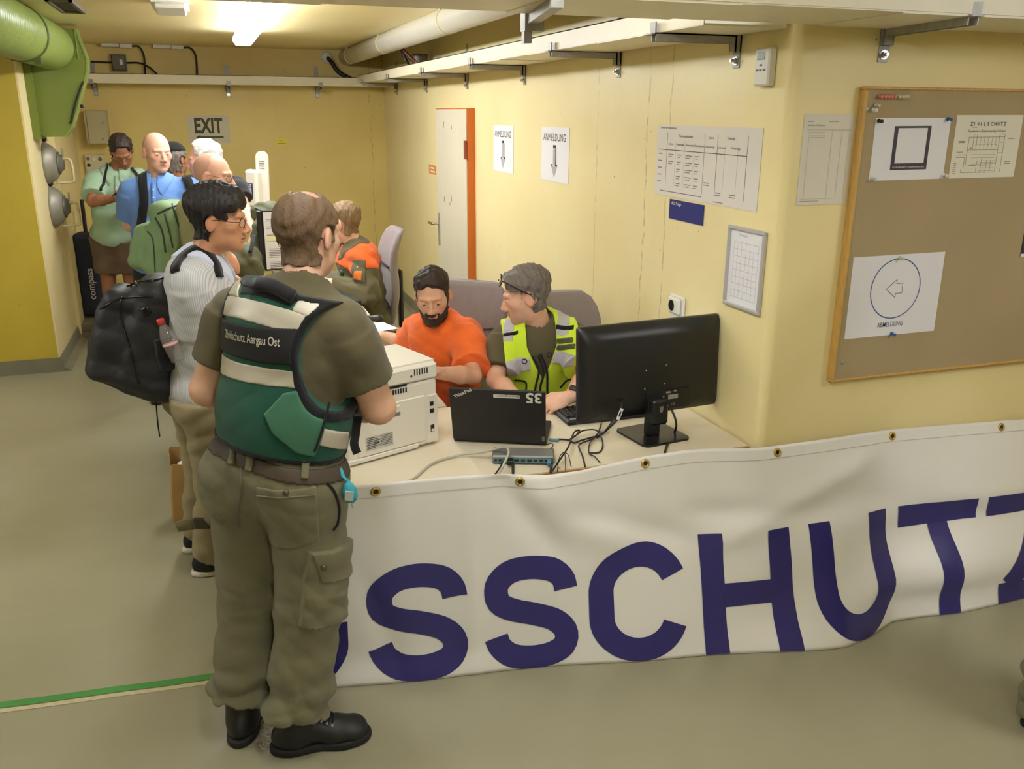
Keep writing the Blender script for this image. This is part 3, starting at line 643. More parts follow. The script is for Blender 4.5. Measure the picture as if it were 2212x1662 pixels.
q0, q1 = at_y(1823.6, 733.4, YP), at_y(1844.6, 556.3, YP)
t, o, ux, uz, w, h = sheet('sign_off_sheet', 'white ABMELDUNG sheet with blue circle and left arrow pinned on the board', 'sign', (q0[0], q0[2]), (q0[0]+.415, q1[2]), ('y', YP), skew=.006)
pr = Print(o, ux, uz); pr.ring(.205, .178, .112, .004, 64); pr.done(mat('blue_ring', (66, 96, 150), .6), t, 'circle')
pr = Print(o, ux, uz)
ar = [(.162, .178), (.207, .212), (.207, .197), (.236, .197), (.236, .16), (.207, .16), (.207, .144)]
for k in range(7): a_, b_ = ar[k], ar[(k+1) % 7]; pr.line(a_[0], a_[1], b_[0], b_[1], .0022)
pr.text('ABMELDUNG', .2, .034, .026, .002, 'CENTER', wid=.118); pr.done(mat('grey_blue_ink', (84, 82, 96), .6), t, 'lettering')
pin(1925, 720, 'b', 'blue push pin holding the lower edge of the ABMELDUNG sheet'); pin(1942, 557, 'c', 'clear push pin holding the upper edge of the ABMELDUNG sheet')
q = at_y(2203, 555, YP)
t, o, ux, uz, w, h = sheet('dark_notice', 'dark notice with a pale bottom border at the edge of the pin board', 'notice', (q[0], q[2]), (q[0]+.25, q[2]+.21), ('y', YP), mat('dark_notice_print', (44, 42, 50), .5))
pr = Print(o, ux, uz); pr.rect(0, 0, w, .012); pr.done(M_WHITE, t, 'border')

# laminated list left of the board
q0, q1 = at_y(1712, 444, YC), at_y(1745, 249, YC)
t, o, ux, uz, w, h = sheet('laminated_list', 'glossy laminated list sheet on the wall left of the pin board', 'notice', (.062, q0[2]), (.268, q1[2]+.004), ('y', YC-.001), mat('laminate', (228, 222, 208), .12, coat=.6), .0015)
pr = Print(o, ux, uz); pr.text('Bewohner- und Tragerraum', .015, .265, .0105, .001, wid=.07); pr.rect(.015, .279, .04, .281); pr.rect(.1, .279, .14, .281)
for y in (.25, .253, .02): pr.rect(.012, y, .196, y+.0007)
for x in (.025, .118, .158, .19): pr.rect(x, .02, x+.0007, .252)
for y in (.243, .232, .226): pr.rect(.028, y, .09, y+.0016)
pr.rect(.012, .012, .09, .0138); pr.done(mat('faint_ink', (140, 136, 126), .5), t)
# ================================================================ FURNITURE AND DESK THINGS
DZ = .72
M_TOP = mat('desk_laminate', (216, 204, 178), .38, var=.02, vscale=5)
M_EDGE = mat('beech_edge', (184, 136, 74), .5, var=.1, vscale=20)
M_LEG = mat('grey_leg_steel', (120, 118, 114), .4, .6)
def poly_round(x0, y0, x1, y1, r_l):
    p = [(x1, y0), (x1, y1), (x0, y1)]
    p += [(x0+r_l-r_l*math.cos(a), y0+r_l-r_l*math.sin(a)) for a in np.linspace(0, math.pi/2, 8)]
    return p
def desk(label, x0, y0, x1, y1, r, group=None):
    t = thing('desk', label, 'desk', ((x0+x1)/2, (y0+y1)/2, 0), group)
    pl = poly_round(x0, y0, x1, y1, r); pl2 = poly_round(x0-.004, y0-.004, x1+.001, y1+.004, r+.004)
    one('desktop', M_TOP, t, lambda b: b.prism(pl[::-1], DZ-.004, DZ)); one('edge_band', M_EDGE, t, lambda b: b.prism(pl2[::-1], DZ-.028, DZ-.004))
    for (lx, ly) in ((x0+.12, y0+.12), (x1-.08, y0+.12), (x0+.12, y1-.08), (x1-.08, y1-.08)): one('leg', M_LEG, t, lambda b: b.cyl((lx, ly, 0), (lx, ly, DZ-.028), .025, 14))
    return t
desk('cream topped desk behind the banner holding printer, laptop and monitor', -1.56, 2.672, -.012, 3.47, .16)
desk('cream topped desk in the middle of the row beside the wall corridor', -1.66, 3.485, -.985, 5.15, .02)
desk('cream topped desk at the far end of the row under the document stand', -1.66, 5.16, -.985, 6.95, .02)

# ---------------------------------------------------------------- banner
BT = np.array([(-1.70, .776), (-1.544, .776), (-1.444, .768), (-1.309, .766), (-1.15, .759), (-1.003, .745), (-.851, .722), (-.729, .721), (-.64, .73), (-.467, .744), (-.308, .748), (.009, .731), (.29, .732), (.564, .737), (.938, .721), (1.319, .702), (2.3, .68)])
BB = np.array([(-1.70, 2.72), (-1.582, 2.70), (-1.439, 2.673), (-1.143, 2.631), (-.931, 2.581), (-.563, 2.497), (-.338, 2.453), (-.145, 2.414), (.078, 2.383), (.257, 2.356), (.40, 2.372), (.549, 2.404), (.825, 2.365), (1.183, 2.36), (2.3, 2.34)])
def sstep(x, a, b): t = np.clip((x-a)/(b-a), 0, 1); return t*t*(3-2*t)
def gauss_line(u, v, u0, v0, u1, v1, w):
    du, dv = u1-u0, (v1-v0)*.74; L = math.hypot(du, dv); s = ((u-u0)*du+(v-v0)*.74*dv)/L; q = (-(u-u0)*dv+(v-v0)*.74*du)/L
    return np.exp(-(q/w)**2)*sstep(s, -.1, .1)*(1-sstep(s, L-.1, L+.1))
UC, RC = -1.60, .10            # where the banner turns the desk corner
def banner(u, v):
    u = np.asarray(u, float); v = np.asarray(v, float); z = np.interp(u, BT[:, 0], BT[:, 1]); yb = np.interp(u, BB[:, 0], BB[:, 1])
    y = (2.638-.028*sstep(u, -.25, .0))*(1-v)+yb*v
    off = .020*gauss_line(u, v, -1.02, .02, -.80, .42, .05)-.020*gauss_line(u, v, -.93, .05, -.55, .40, .07)+.016*gauss_line(u, v, -.80, .18, -.30, .44, .05)
    off += -.016*gauss_line(u, v, -.2, .45, .5, .12, .05)+.014*gauss_line(u, v, -.3, .30, .35, .36, .045)+.012*gauss_line(u, v, .2, .25, 1.0, .5, .06)
    off += .010*gauss_line(u, v, -1.5, .42, -1.38, .95, .04)-.010*gauss_line(u, v, -1.13, .1, -1.12, .98, .03)+.006*np.sin(u*9+v*3)*v
    off += .030*np.sin(2*math.pi*(v-.40)/.50)*sstep(u, .25, .8)*sstep(v, .3, .55)+.012*np.sin(2*math.pi*(v*1.7+u*.8))*sstep(u, -.4, .2)*sstep(v, .5, .8)
    off -= .03*sstep(v, .86, 1.0)*(.5+.5*np.sin(u*3.1))
    y = y+off*(1-.9*(v < .001)); zz = z*(1-v)+.002
    x = u.copy() if u.ndim else np.array(float(u))
    a = np.clip((UC-u)/RC, 0, math.pi/2); ov = np.clip(UC-u-RC*math.pi/2, 0, None)      # wrap round the corner
    x = np.where(u < UC, UC-RC*np.sin(a), x); y = y+np.where(u < UC, RC*(1-np.cos(a))+ov, 0)
    return np.stack([x, y, zz], -1)
BN = thing('banner', 'long white vinyl banner with dark blue capitals hung along the desk front', 'banner', (-.1, 2.55, 0))
M_VINYL = mat('white_vinyl', (234, 231, 224), .34, var=.015, vscale=3, bump=.06, bscale=500)
M_BLUE = mat('navy_letters', (48, 44, 112), .3, var=.04, vscale=4)
uu = np.concatenate([np.linspace(-2.15, -1.5, 40), np.linspace(-1.48, 2.2, 190)]); vv = np.linspace(0, 1, 60)
U, Vv = np.meshgrid(uu, vv, indexing='ij'); G = banner(U, Vv); nu, nv = U.shape
Fq = [(i*nv+j, i*nv+j+1, (i+1)*nv+j+1, (i+1)*nv+j) for i in range(nu-1) for j in range(nv-1)]
bo = mesh_obj('cloth', G.reshape(-1, 3), Fq, M_VINYL, BN, True)
md = bo.modifiers.new('thick', 'SOLIDIFY'); md.thickness = .0016; md.offset = -1
def bn_norm(u, v):
    e = 1e-3; a = banner(u+e, v)-banner(u-e, v); b_ = banner(u, v+e)-banner(u, v-e); n = np.cross(b_, a); n /= np.linalg.norm(n, axis=-1)[..., None]+1e-12
    return np.where((n@np.array([-.4, -1.0, .3]))[..., None] < 0, -n, n)
LH, LW, LT = .436, .355, .088
def strip_letter(path, t=LT, closed=False, nseg=None):
    P = np.asarray(path, float); T = np.gradient(P, axis=0); T /= np.linalg.norm(T, axis=1)[:, None]+1e-12; N = np.c_[-T[:, 1], T[:, 0]]
    k = 5; q = np.linspace(-.5, .5, k); V = (P[:, None, :]+N[:, None, :]*(q[None, :, None]*t)).reshape(-1, 2)
    return V, [(i*k+j, i*k+j+1, (i+1)*k+j+1, (i+1)*k+j) for i in range(len(P)-1) for j in range(k-1)]
def seg(a, b, n=14): return np.linspace(a, b, n)
def arcp(cx, cy, rx, ry, a0, a1, n=22): t = np.radians(np.linspace(a0, a1, n)); return np.c_[cx+rx*np.cos(t), cy+ry*np.sin(t)]
h2 = LT/2
def even(P, n=48):
    P = np.asarray(P, float); d = np.r_[0, np.cumsum(np.linalg.norm(np.diff(P, axis=0), axis=1))]; t = np.linspace(0, d[-1], n); return np.c_[np.interp(t, d, P[:, 0]), np.interp(t, d, P[:, 1])]
def S_path():
    p = [(.309, .300), (.299, .342), (.258, .378), (.178, .392), (.103, .380), (.057, .342), (.047, .300), (.062, .258), (.112, .231), (.188, .211), (.258, .186), (.299, .150), (.309, .112), (.294, .075), (.245, .050), (.178, .042), (.108, .053), (.062, .088), (.046, .128)]
    return even(smooth_path([q+(0,) for q in p], 6)[:, :2], 64)
LET = {'S': [S_path()],
       'C': [even(np.vstack([arcp(.178, LH-h2-.125, .133, .125, 18, 180, 40), arcp(.178, h2+.125, .133, .125, 180, 342, 40)]), 64)],
       'G': [np.vstack([arcp(.178, LH-h2-.11, .133, .11, 22, 180, 26), arcp(.178, h2+.11, .133, .11, 180, 360, 28), seg((.311, .16), (.311, .2), 4)]), seg((.19, .2), (.355, .2), 6)],
       'H': [seg((h2, 0), (h2, LH)), seg((LW-h2, 0), (LW-h2, LH)), seg((LT, LH*.48), (LW-LT, LH*.48), 8)],
       'U': [np.vstack([seg((h2, LH), (h2, .178)), arcp(.178, .178, .134, .134, 180, 360, 26)[1:], seg((LW-h2, .178), (LW-h2, LH))[1:]])],
       'T': [seg((0, LH-h2), (LW, LH-h2), 12), seg((LW/2, 0), (LW/2, LH-LT))],
       'Z': [seg((0, LH-h2), (LW, LH-h2), 12), seg((0, h2), (LW, h2), 12), seg((.05, LT-.01), (LW-.05, LH-LT+.01))]}
for ch, x0, x1 in (('G', -1.93, -1.555), ('S', -1.492, -1.140), ('S', -1.086, -.742), ('C', -.704, -.335), ('H', -.277, .090), ('U', .176, .552), ('T', .615, 1.003), ('Z', 1.055, 1.43)):
    b = MB()
    for k, st in enumerate(LET[ch]):
        V, F = strip_letter(st); u = x0+V[:, 0]/LW*(x1-x0); v = 1.0-V[:, 1]/LH*.592; v = np.clip(v, 0, .998)
        n = bn_norm(u, v); b.add(banner(u, v)+n*(.0022+.0002*k), F)
    b.build('letter', M_BLUE, BN, True, label='dark blue letter '+ch)
for k, u in enumerate((-1.445, -.947, -.469, .069, .601, 1.162)):
    c = banner(np.array(u), np.array(.034)); n = bn_norm(np.array(u), np.array(.034)); R = frame(n, (0, 0, 1))
    e = one('eyelet', M_BRASS, BN, lambda b: b.lathe([(.0085, -.001), (.0085, .0035), (.011, .0055), (.0155, .004), (.0175, .0008)], c, R=R, n=24), smooth=True)
    one('eyelet_hole', mat('eyelet_hole', (150, 120, 70) if k > 2 else (70, 54, 28), .7), e, lambda b: b.lathe([(0, .0012), (.0088, .0012)], c, R=R, n=18))
hem = MB(); us = np.linspace(-1.6, 2.1, 120)
for v in (.062,):
    V = []
    for u in us:
        c = banner(np.array(u), np.array(v)); n = bn_norm(np.array(u), np.array(v)); V += [c+n*.0021+[0, 0, .0014], c+n*.0021-[0, 0, .0014]]
    hem.add(V, [(2*i, 2*i+1, 2*i+3, 2*i+2) for i in range(len(us)-1)])
hem.build('hem_seam', mat('hem_seam', (208, 203, 190), .4), BN)

# ---------------------------------------------------------------- printer
M_PRN = mat('printer_white', (222, 216, 202), .42, bump=.03, bscale=400)
M_PRN2 = mat('printer_grey', (120, 116, 108), .5)
PO = np.array([-1.495, 2.925, DZ]); pa = math.radians(21); PR_ = rotz(pa)
def P_(x, y, z): return PO+PR_@np.array([x, y, z])
t = thing('printer', 'white laser printer standing on the desk with its back turned to the camera', 'printer', P_(.2, .15, 0))
def pbox(b, lo, hi, bev=0): lo = np.array(lo, float); hi = np.array(hi, float); b.box(lo, hi, bev, PR_, PO+PR_@((lo+hi)/2))
W_ = .393
one('body', M_PRN, t, lambda b: pbox(b, (0, 0, .006), (W_, .30, .258), .008))
one('foot', M_BLACK, t, lambda b: [pbox(b, (x, y, 0), (x+.03, y+.03, .008)) for x in (.03, .33) for y in (.03, .25)])
one('rear_door', M_PRN, t, lambda b: pbox(b, (.045, -.006, .026), (.335, .004, .205), .003))
one('lower_flap', M_PRN, t, lambda b: pbox(b, (.002, -.008, .006), (.30, .004, .024), .003))
one('side_strip', M_PRN, t, lambda b: pbox(b, (.345, -.004, .012), (.392, .004, .2), .002))
one('upper_unit', M_PRN, t, lambda b: (pbox(b, (.14, -.002, .262), (W_+.004, .29, .322), .008), pbox(b, (0, .01, .258), (.15, .29, .30), .006)))
one('lid', M_PRN, t, lambda b: b.prism([(0.02, .318), (.28, .318), (.28, .334), (.02, .329)], .20, W_+.002, R=PR_@np.array([[0, 0, 1], [1, 0, 0], [0, 1, 0]]), c=PO))
one('output_slot', mat('slot_dark', (38, 36, 34), .6), t, lambda b: pbox(b, (.05, .03, .300), (.195, .27, .3015)))
one('output_tray', M_PRN2, t, lambda b: (pbox(b, (.19, .03, .300), (.204, .27, .322)), pbox(b, (.06, .04, .3015), (.15, .26, .304))))
one('vent_slots', M_BLACK, t, lambda b: [pbox(b, (.292+.011*k, -.0035, .288), (.296+.011*k, -.0015, .310)) for k in range(6)]+[pbox(b, (.276, -.0035, .284), (.283, -.0015, .291))]+[pbox(b, (.165+.011*k, -.002, .232), (.171+.011*k, .0005, .25)) for k in range(9)]+[pbox(b, (.16, -.001, .256), (.26, .002, .263))])
one('door_latch', M_PRN, t, lambda b: (pbox(b, (.19, -.009, .165), (.225, -.004, .19), .002)))
one('latch_recess', M_PRN2, t, lambda b: pbox(b, (.19, -.0065, .15), (.225, -.0055, .164)))
one('ports', M_BLACK, t, lambda b: (pbox(b, (.356, -.006, .158), (.372, -.003, .174)), pbox(b, (.356, -.006, .13), (.374, -.003, .146)), pbox(b, (.358, -.006, .055), (.374, -.003, .082))))
one('inlet_frame', M_PRN, t, lambda b: pbox(b, (.360, -.008, .057), (.372, -.005, .066)))
pr = Print(P_(.075, -.0065, .045), PR_@np.array([1.0, 0, 0]), (0, 0, 1)); pr.rect(0, 0, .115, .052); pr.done(mat('sticker_grey', (186, 182, 174), .5), t, 'rating_label')
pr = Print(P_(.075, -.0065, .045), PR_@np.array([1.0, 0, 0]), (0, 0, 1), .0012)
for k in range(7): pr.rect(.004+.003*(k % 2), .046-.0065*k, .04+.01*(k % 3), .0485-.0065*k); pr.rect(.062, .046-.006*k, .11, .0478-.006*k)
pr.text('CE', .032, .022, .012, .02); pr.rect(.045, .022, .056, .028); pr.done(M_INK, t, 'label_print')
cbp = thing('network_cable', 'grey network cable curving over the desk from the printer to the docking station', 'cable', at_z(900, 1020, DZ))
one('cable', mat('grey_cable', (176, 170, 154), .5), cbp, lambda b: b.tube(smooth_path([at_z(846, 1046, .724), at_z(890, 1036, .726), at_z(935, 1001, .727), at_z(990, 984, .73), at_z(1045, 977, .745), at_z(1085, 967, .775), at_z(1099, 974, .785), at_z(1090, 1000, .765), at_z(1075, 1028, .728)], 7), .0042, 8), smooth=True)

# ---------------------------------------------------------------- laptop
p0 = np.array([-1.069, 3.059, DZ]); p1 = np.array([-.748, 2.903, DZ]); lu = unit(p1-p0); ln_ = np.array([-lu[1], lu[0], 0])   # ln_ points away from the camera
LL = float(np.linalg.norm(p1-p0)); th = math.radians(18); lup = np.array([0, 0, math.cos(th)])-ln_*math.sin(th); lno = np.cross(lu, lup)
t = thing('laptop', 'open black laptop on the desk with its lid back facing the camera', 'laptop', p0+lu*LL/2)
RL = np.stack([lu, ln_, [0, 0, 1]], 1)
one('base', M_BLACK, t, lambda b: b.obox(p0+lu*LL/2+ln_*.125+[0, 0, .010], (LL, .24, .016), RL, .004))
one('keyboard', M_BLACKG, t, lambda b: [b.obox(p0+lu*(.035+.0215*i)+ln_*(.05+.02*j)+[0, 0, .0195], (.018, .016, .003), RL) for i in range(14) for j in range(6)])
RLid = np.stack([lu, lup, lno], 1); lc = p0+[0, 0, .014]+lu*LL/2+lup*.12
lid = one('lid', mat('laptop_black', (24, 23, 25), .55, bump=.04, bscale=600), t, lambda b: b.obox(lc, (LL, .24, .009), RLid, .003))
one('screen', mat('screen_glow', (170, 180, 220), .3, emit=.8), lid, lambda b: b.obox(lc-lno*.0052, (LL-.02, .21, .001), RLid))
sgn = 1 if lno[1] < 0 else -1
OL = lc+lno*.0046*1.0-lu*LL/2-lup*.12          # lower-left of the lid back as seen
def flip(V, x, y, k=-1): return np.asarray(V)*[k, k]+[x, y]
M_STK = mat('sticker_white', (226, 222, 216), .5)
pr = Print(OL, lu, lup, .0007); V, F = text2d('35', .062, .03); pr.put(flip(V, LL-.012, .232), F); pr.done(M_STK, t, 'number_lettering', 'white number 35 upside down')
pr = Print(OL, lu, lup, .0007); V, F = text2d('ThinkPad', .02, .02); c_, s_ = math.cos(.52), math.sin(.52); pr.put(np.asarray(V)@np.array([[c_, s_], [-s_, c_]])+[.022, .196], F); pr.done(M_STK, t, 'logo_lettering')
pr = Print(OL, lu, lup, .0007); pr.rect(.165, .206, .262, .2215); pr.done(M_STK, t, 'name_sticker')
pr = Print(OL, lu, lup, .0013); V, F = text2d('Betreuungsstelle 1', .0115, 0); pr.put(flip(V, .259, .2185), F); pr.done(M_INK, t, 'sticker_print')
pr = Print(OL, lu, lup, .0007); pr.rect(LL-.016, .012, LL-.005, .035); pr.done(mat('grey_badge', (120, 112, 92), .4), t, 'corner_badge')
one('side_glow', mat('violet_led', (130, 120, 255), .4, emit=3.0), t, lambda b: b.obox(p0+ln_*.02-lu*.001+[0, 0, .012], (.004, .012, .004), RL))

# ---------------------------------------------------------------- docking station
d0 = np.array([-.996, 2.80, DZ]); du = unit(np.array([.211, -.078, 0])); dv = np.array([-du[1], du[0], 0]); RD = np.stack([du, dv, [0, 0, 1]], 1)
t = thing('docking_station', 'grey docking station with a row of ports in front of the laptop', 'docking station', d0+du*.112+dv*.045)
one('body', mat('dock_grey', (128, 126, 122), .45, .3), t, lambda b: b.obox(d0+du*.112+dv*.045+[0, 0, .017], (.225, .09, .03), RD, .006))
one('port_face', mat('dock_teal', (96, 124, 128), .4, .3), t, lambda b: b.obox(d0+du*.112-dv*.0008+[0, 0, .017], (.216, .004, .024), RD, .001))
one('ports', M_BLACK, t, lambda b: [b.obox(d0+du*x-dv*.003+[0, 0, .017], (w, .002, .008), RD) for x, w in ((.013, .010), (.03, .012), (.046, .010), (.088, .016), (.112, .014), (.135, .016), (.157, .012), (.176, .012), (.195, .012))])
CT = thing('cable_tangle', 'tangle of thin black cables lying on the desk beside the laptop', 'cable', at_z(1250, 960, DZ))
def cab(pts, r=.0028, m=M_RUBBER, nm='cable', par=None):
    P = [at_z(x, y, DZ+r+.001+hh) for x, y, hh in pts]; return one(nm, m, par or CT, lambda b: b.tube(smooth_path(P, 6), r, 6), smooth=True)
cab([(1205, 949, 0), (1228, 951, .004), (1240, 957, .0), (1255, 952, .006), (1275, 946, .002), (1300, 938, 0), (1320, 915, .01), (1333, 895, .02)], .0036)
cab([(1228, 951, .004), (1250, 937, .01), (1262, 930, .02), (1290, 931, .01), (1302, 958, 0), (1295, 977, 0), (1272, 979, 0)], .003)
cab([(1190, 1022, .0), (1212, 990, .02), (1228, 965, .03), (1240, 935, .025), (1252, 930, .02), (1243, 942, .012), (1228, 951, .004)], .0036)
cab([(1264, 1009, 0), (1258, 985, .01), (1250, 965, .01), (1258, 957, .008), (1280, 948, .005), (1292, 935, .008), (1299, 915, .004)], .0032)
cab([(1296, 1000, 0), (1285, 987, .004), (1272, 979, .006), (1274, 958, .008), (1285, 945, .0)], .0024)
cab([(1204, 1020, 0), (1208, 990, .03), (1218, 978, .05), (1228, 985, .04), (1234, 1010, .01)], .0016)
cab([(1222, 1018, 0), (1221, 990, .03), (1220, 980, .045)], .0016)
cab([(1108, 1030, -.01), (1108, 1008, .012), (1107, 1000, .015)], .0045); cab([(1188, 1022, -.01), (1192, 1004, .012), (1192, 998, .016)], .004)
cab([(1066, 1030, -.008), (1080, 1010, .012), (1085, 1000, .015)], .003)
cab([(1190, 970, .03), (1195, 962, .04), (1190, 958, .02), (1178, 962, .0)], .0018)
pl = one('plug', mat('blue_plug', (70, 116, 140), .3), CT, lambda b: b.obox(at_z(1197, 951, DZ+.008), (.04, .014, .011), RL, .004))
one('plug', mat('blue_plug2', (70, 120, 150), .35), CT, lambda b: b.obox(d0+du*.205-dv*.018+[0, 0, .017], (.016, .032, .016), RD, .003))
one('plug', M_BLACK, CT, lambda b: b.obox(d0+du*.066-dv*.018+[0, 0, .017], (.022, .032, .018), RD, .003))
one('cable_clip', M_STEEL, CT, lambda b: b.obox(at_z(1300, 934, DZ+.006), (.02, .012, .01), RL, .003))

# ---------------------------------------------------------------- monitor
ma = math.radians(5); MU = np.array([math.cos(ma), math.sin(ma), 0]); MV = np.array([-math.sin(ma), math.cos(ma), 0]); mc = np.array([-.312, 2.93, .985]); tilt = math.radians(-3)
MW = np.array([0, 0, math.cos(tilt)])+MV*math.sin(tilt)*-1; MV2 = np.cross(MW, MU); RM = np.stack([MU, MV2, MW], 1)
t = thing('monitor', 'large black monitor seen from behind on a square foot on the desk', 'monitor', (-.31, 2.89, DZ))
def mring(w, h, y, r, n=6): return np.array([mc+RM@np.array([a_, y, b_]) for a_, b_ in rrect(w, h, r, n)])
def loft(b, rings, cap=True):
    n = len(rings[0]); V = np.vstack(rings); m = len(rings)
    F = [(i*n+j, i*n+(j+1) % n, (i+1)*n+(j+1) % n, (i+1)*n+j) for i in range(m-1) for j in range(n)]
    if cap: F += [tuple(range(n))[::-1], tuple(range((m-1)*n, m*n))]
    b.add(V, F)
M_MON = mat('monitor_black', (26, 26, 27), .38, bump=.03, bscale=500)
one('rear_shell', M_MON, t, lambda b: loft(b, [mring(.635, .372, .012, .01), mring(.635, .372, .0, .012), mring(.625, .362, -.012, .03), mring(.55, .30, -.032, .05), mring(.50, .26, -.036, .05)]), smooth=True)
one('screen', mat('screen_light', (200, 208, 220), .3, emit=.9), t, lambda b: b.obox(mc+MV2*.0135, (.61, .002, .345), RM))
one('port_bay', mat('monitor_bay', (18, 18, 19), .5), t, lambda b: b.obox(mc-MV2*.0375+MU*.06-MW*.125, (.20, .006, .075), RM))
pr = Print(mc-MV2*.041+MU*.03-MW*.155, MU, MW); pr.rect(.03, .03, .075, .048); pr.rect(.02, .055, .04, .062); pr.rect(.055, .058, .07, .064)
for k in range(3): pr.rect(.0+.012*k, .0, .008+.012*k, .008); pr.rect(.005, .016+.012*k, .012, .022+.012*k)
pr.text('CE', .045, .004, .014, .01); pr.done(mat('label_grey', (150, 148, 142), .5), t, 'type_label')
for sx, sz in ((-.04, .0), (.05, .012), (-.045, -.072), (.045, -.06)): one('vesa_screw', mat('bright_steel', (190, 188, 184), .3, .9), t, lambda b: b.obox(mc+MU*sx+MW*sz-MV2*.0375, (.006, .004, .006), RM, .002))
one('lock_slot', M_BLACKG, t, lambda b: b.lathe([(0, .0), (.008, .001), (.011, .003)], mc-MU*.23-MW*.125-MV2*.026, R=frame(-MV2, MW), n=16))
one('neck', M_MON, t, lambda b: (b.obox(mc-MV2*.062-MW*.16, (.07, .05, .10), RM, .008), b.obox(np.array([-.315, 2.882, .80]), (.058, .04, .15), rotz(ma), .008)))
pr = Print(mc-MV2*.0875-MW*.16-MU*.008, MU, MW); pr.poly([(0, .012), (.004, .0), (.012, 0), (.016, .012), (.016, .026), (0, .026)]); pr.done(M_INKG, t, 'shield_logo')
fa = math.radians(8); RF = rotz(fa)
one('foot', mat('foot_black', (20, 20, 21), .3), t, lambda b: b.prism(rrect(.215, .215, .025), 0, .009, R=RF, c=(-.308, 2.888, DZ)))
vc = thing('video_cable', 'black cable with a white tag hanging from the back of the monitor', 'cable', at_z(1320, 900, DZ))
one('cable', M_RUBBER, vc, lambda b: b.tube(smooth_path([mc-MU*.14-MV2*.03-MW*.10, at_d(1343, 878, 3.13), at_d(1334, 905, 3.12), at_z(1310, 930, DZ+.01), at_z(1290, 945, DZ+.006)], 7), .004, 8), smooth=True)
tg = at_d(1339, 895, 3.11); one('tag', M_WHITE, vc, lambda b: b.obox(tg, (.014, .0015, .045), roty(.35)))
pc = thing('power_cable', 'black cable looping from the monitor down over the desk edge', 'cable', at_z(1450, 950, DZ))
one('cable', M_RUBBER, pc, lambda b: b.tube(smooth_path([mc+MU*.045-MV2*.045-MW*.115, at_d(1448, 880, 3.14), at_d(1460, 910, 3.10), at_z(1458, 932, DZ+.012), at_z(1440, 965, DZ+.005), np.array([-.375, 2.662, DZ+.002]), np.array([-.375, 2.655, DZ-.06])], 7), .0042, 8), smooth=True)

t = thing('keyboard', 'black computer keyboard on the desk behind the monitor', 'keyboard', (-.35, 3.17, DZ))
one('case', M_BLACK, t, lambda b: b.box((-.585, 3.085, DZ), (-.13, 3.262, DZ+.022), .007))
M_KEY = mat('key_black', (34, 34, 36), .4)
one('keys', M_KEY, t, lambda b: [b.box((-.572+.0222*i, 3.13+.0205*j, DZ+.021), (-.572+.0222*i+.018, 3.13+.0205*j+.0165, DZ+.028), .002) for i in range(19) for j in range(6)])
one('status_strip', mat('strip_grey', (150, 150, 150), .4), t, lambda b: (b.box((-.57, 3.097, DZ+.022), (-.52, 3.106, DZ+.0228)), b.box((-.50, 3.097, DZ+.022), (-.47, 3.103, DZ+.0228))))

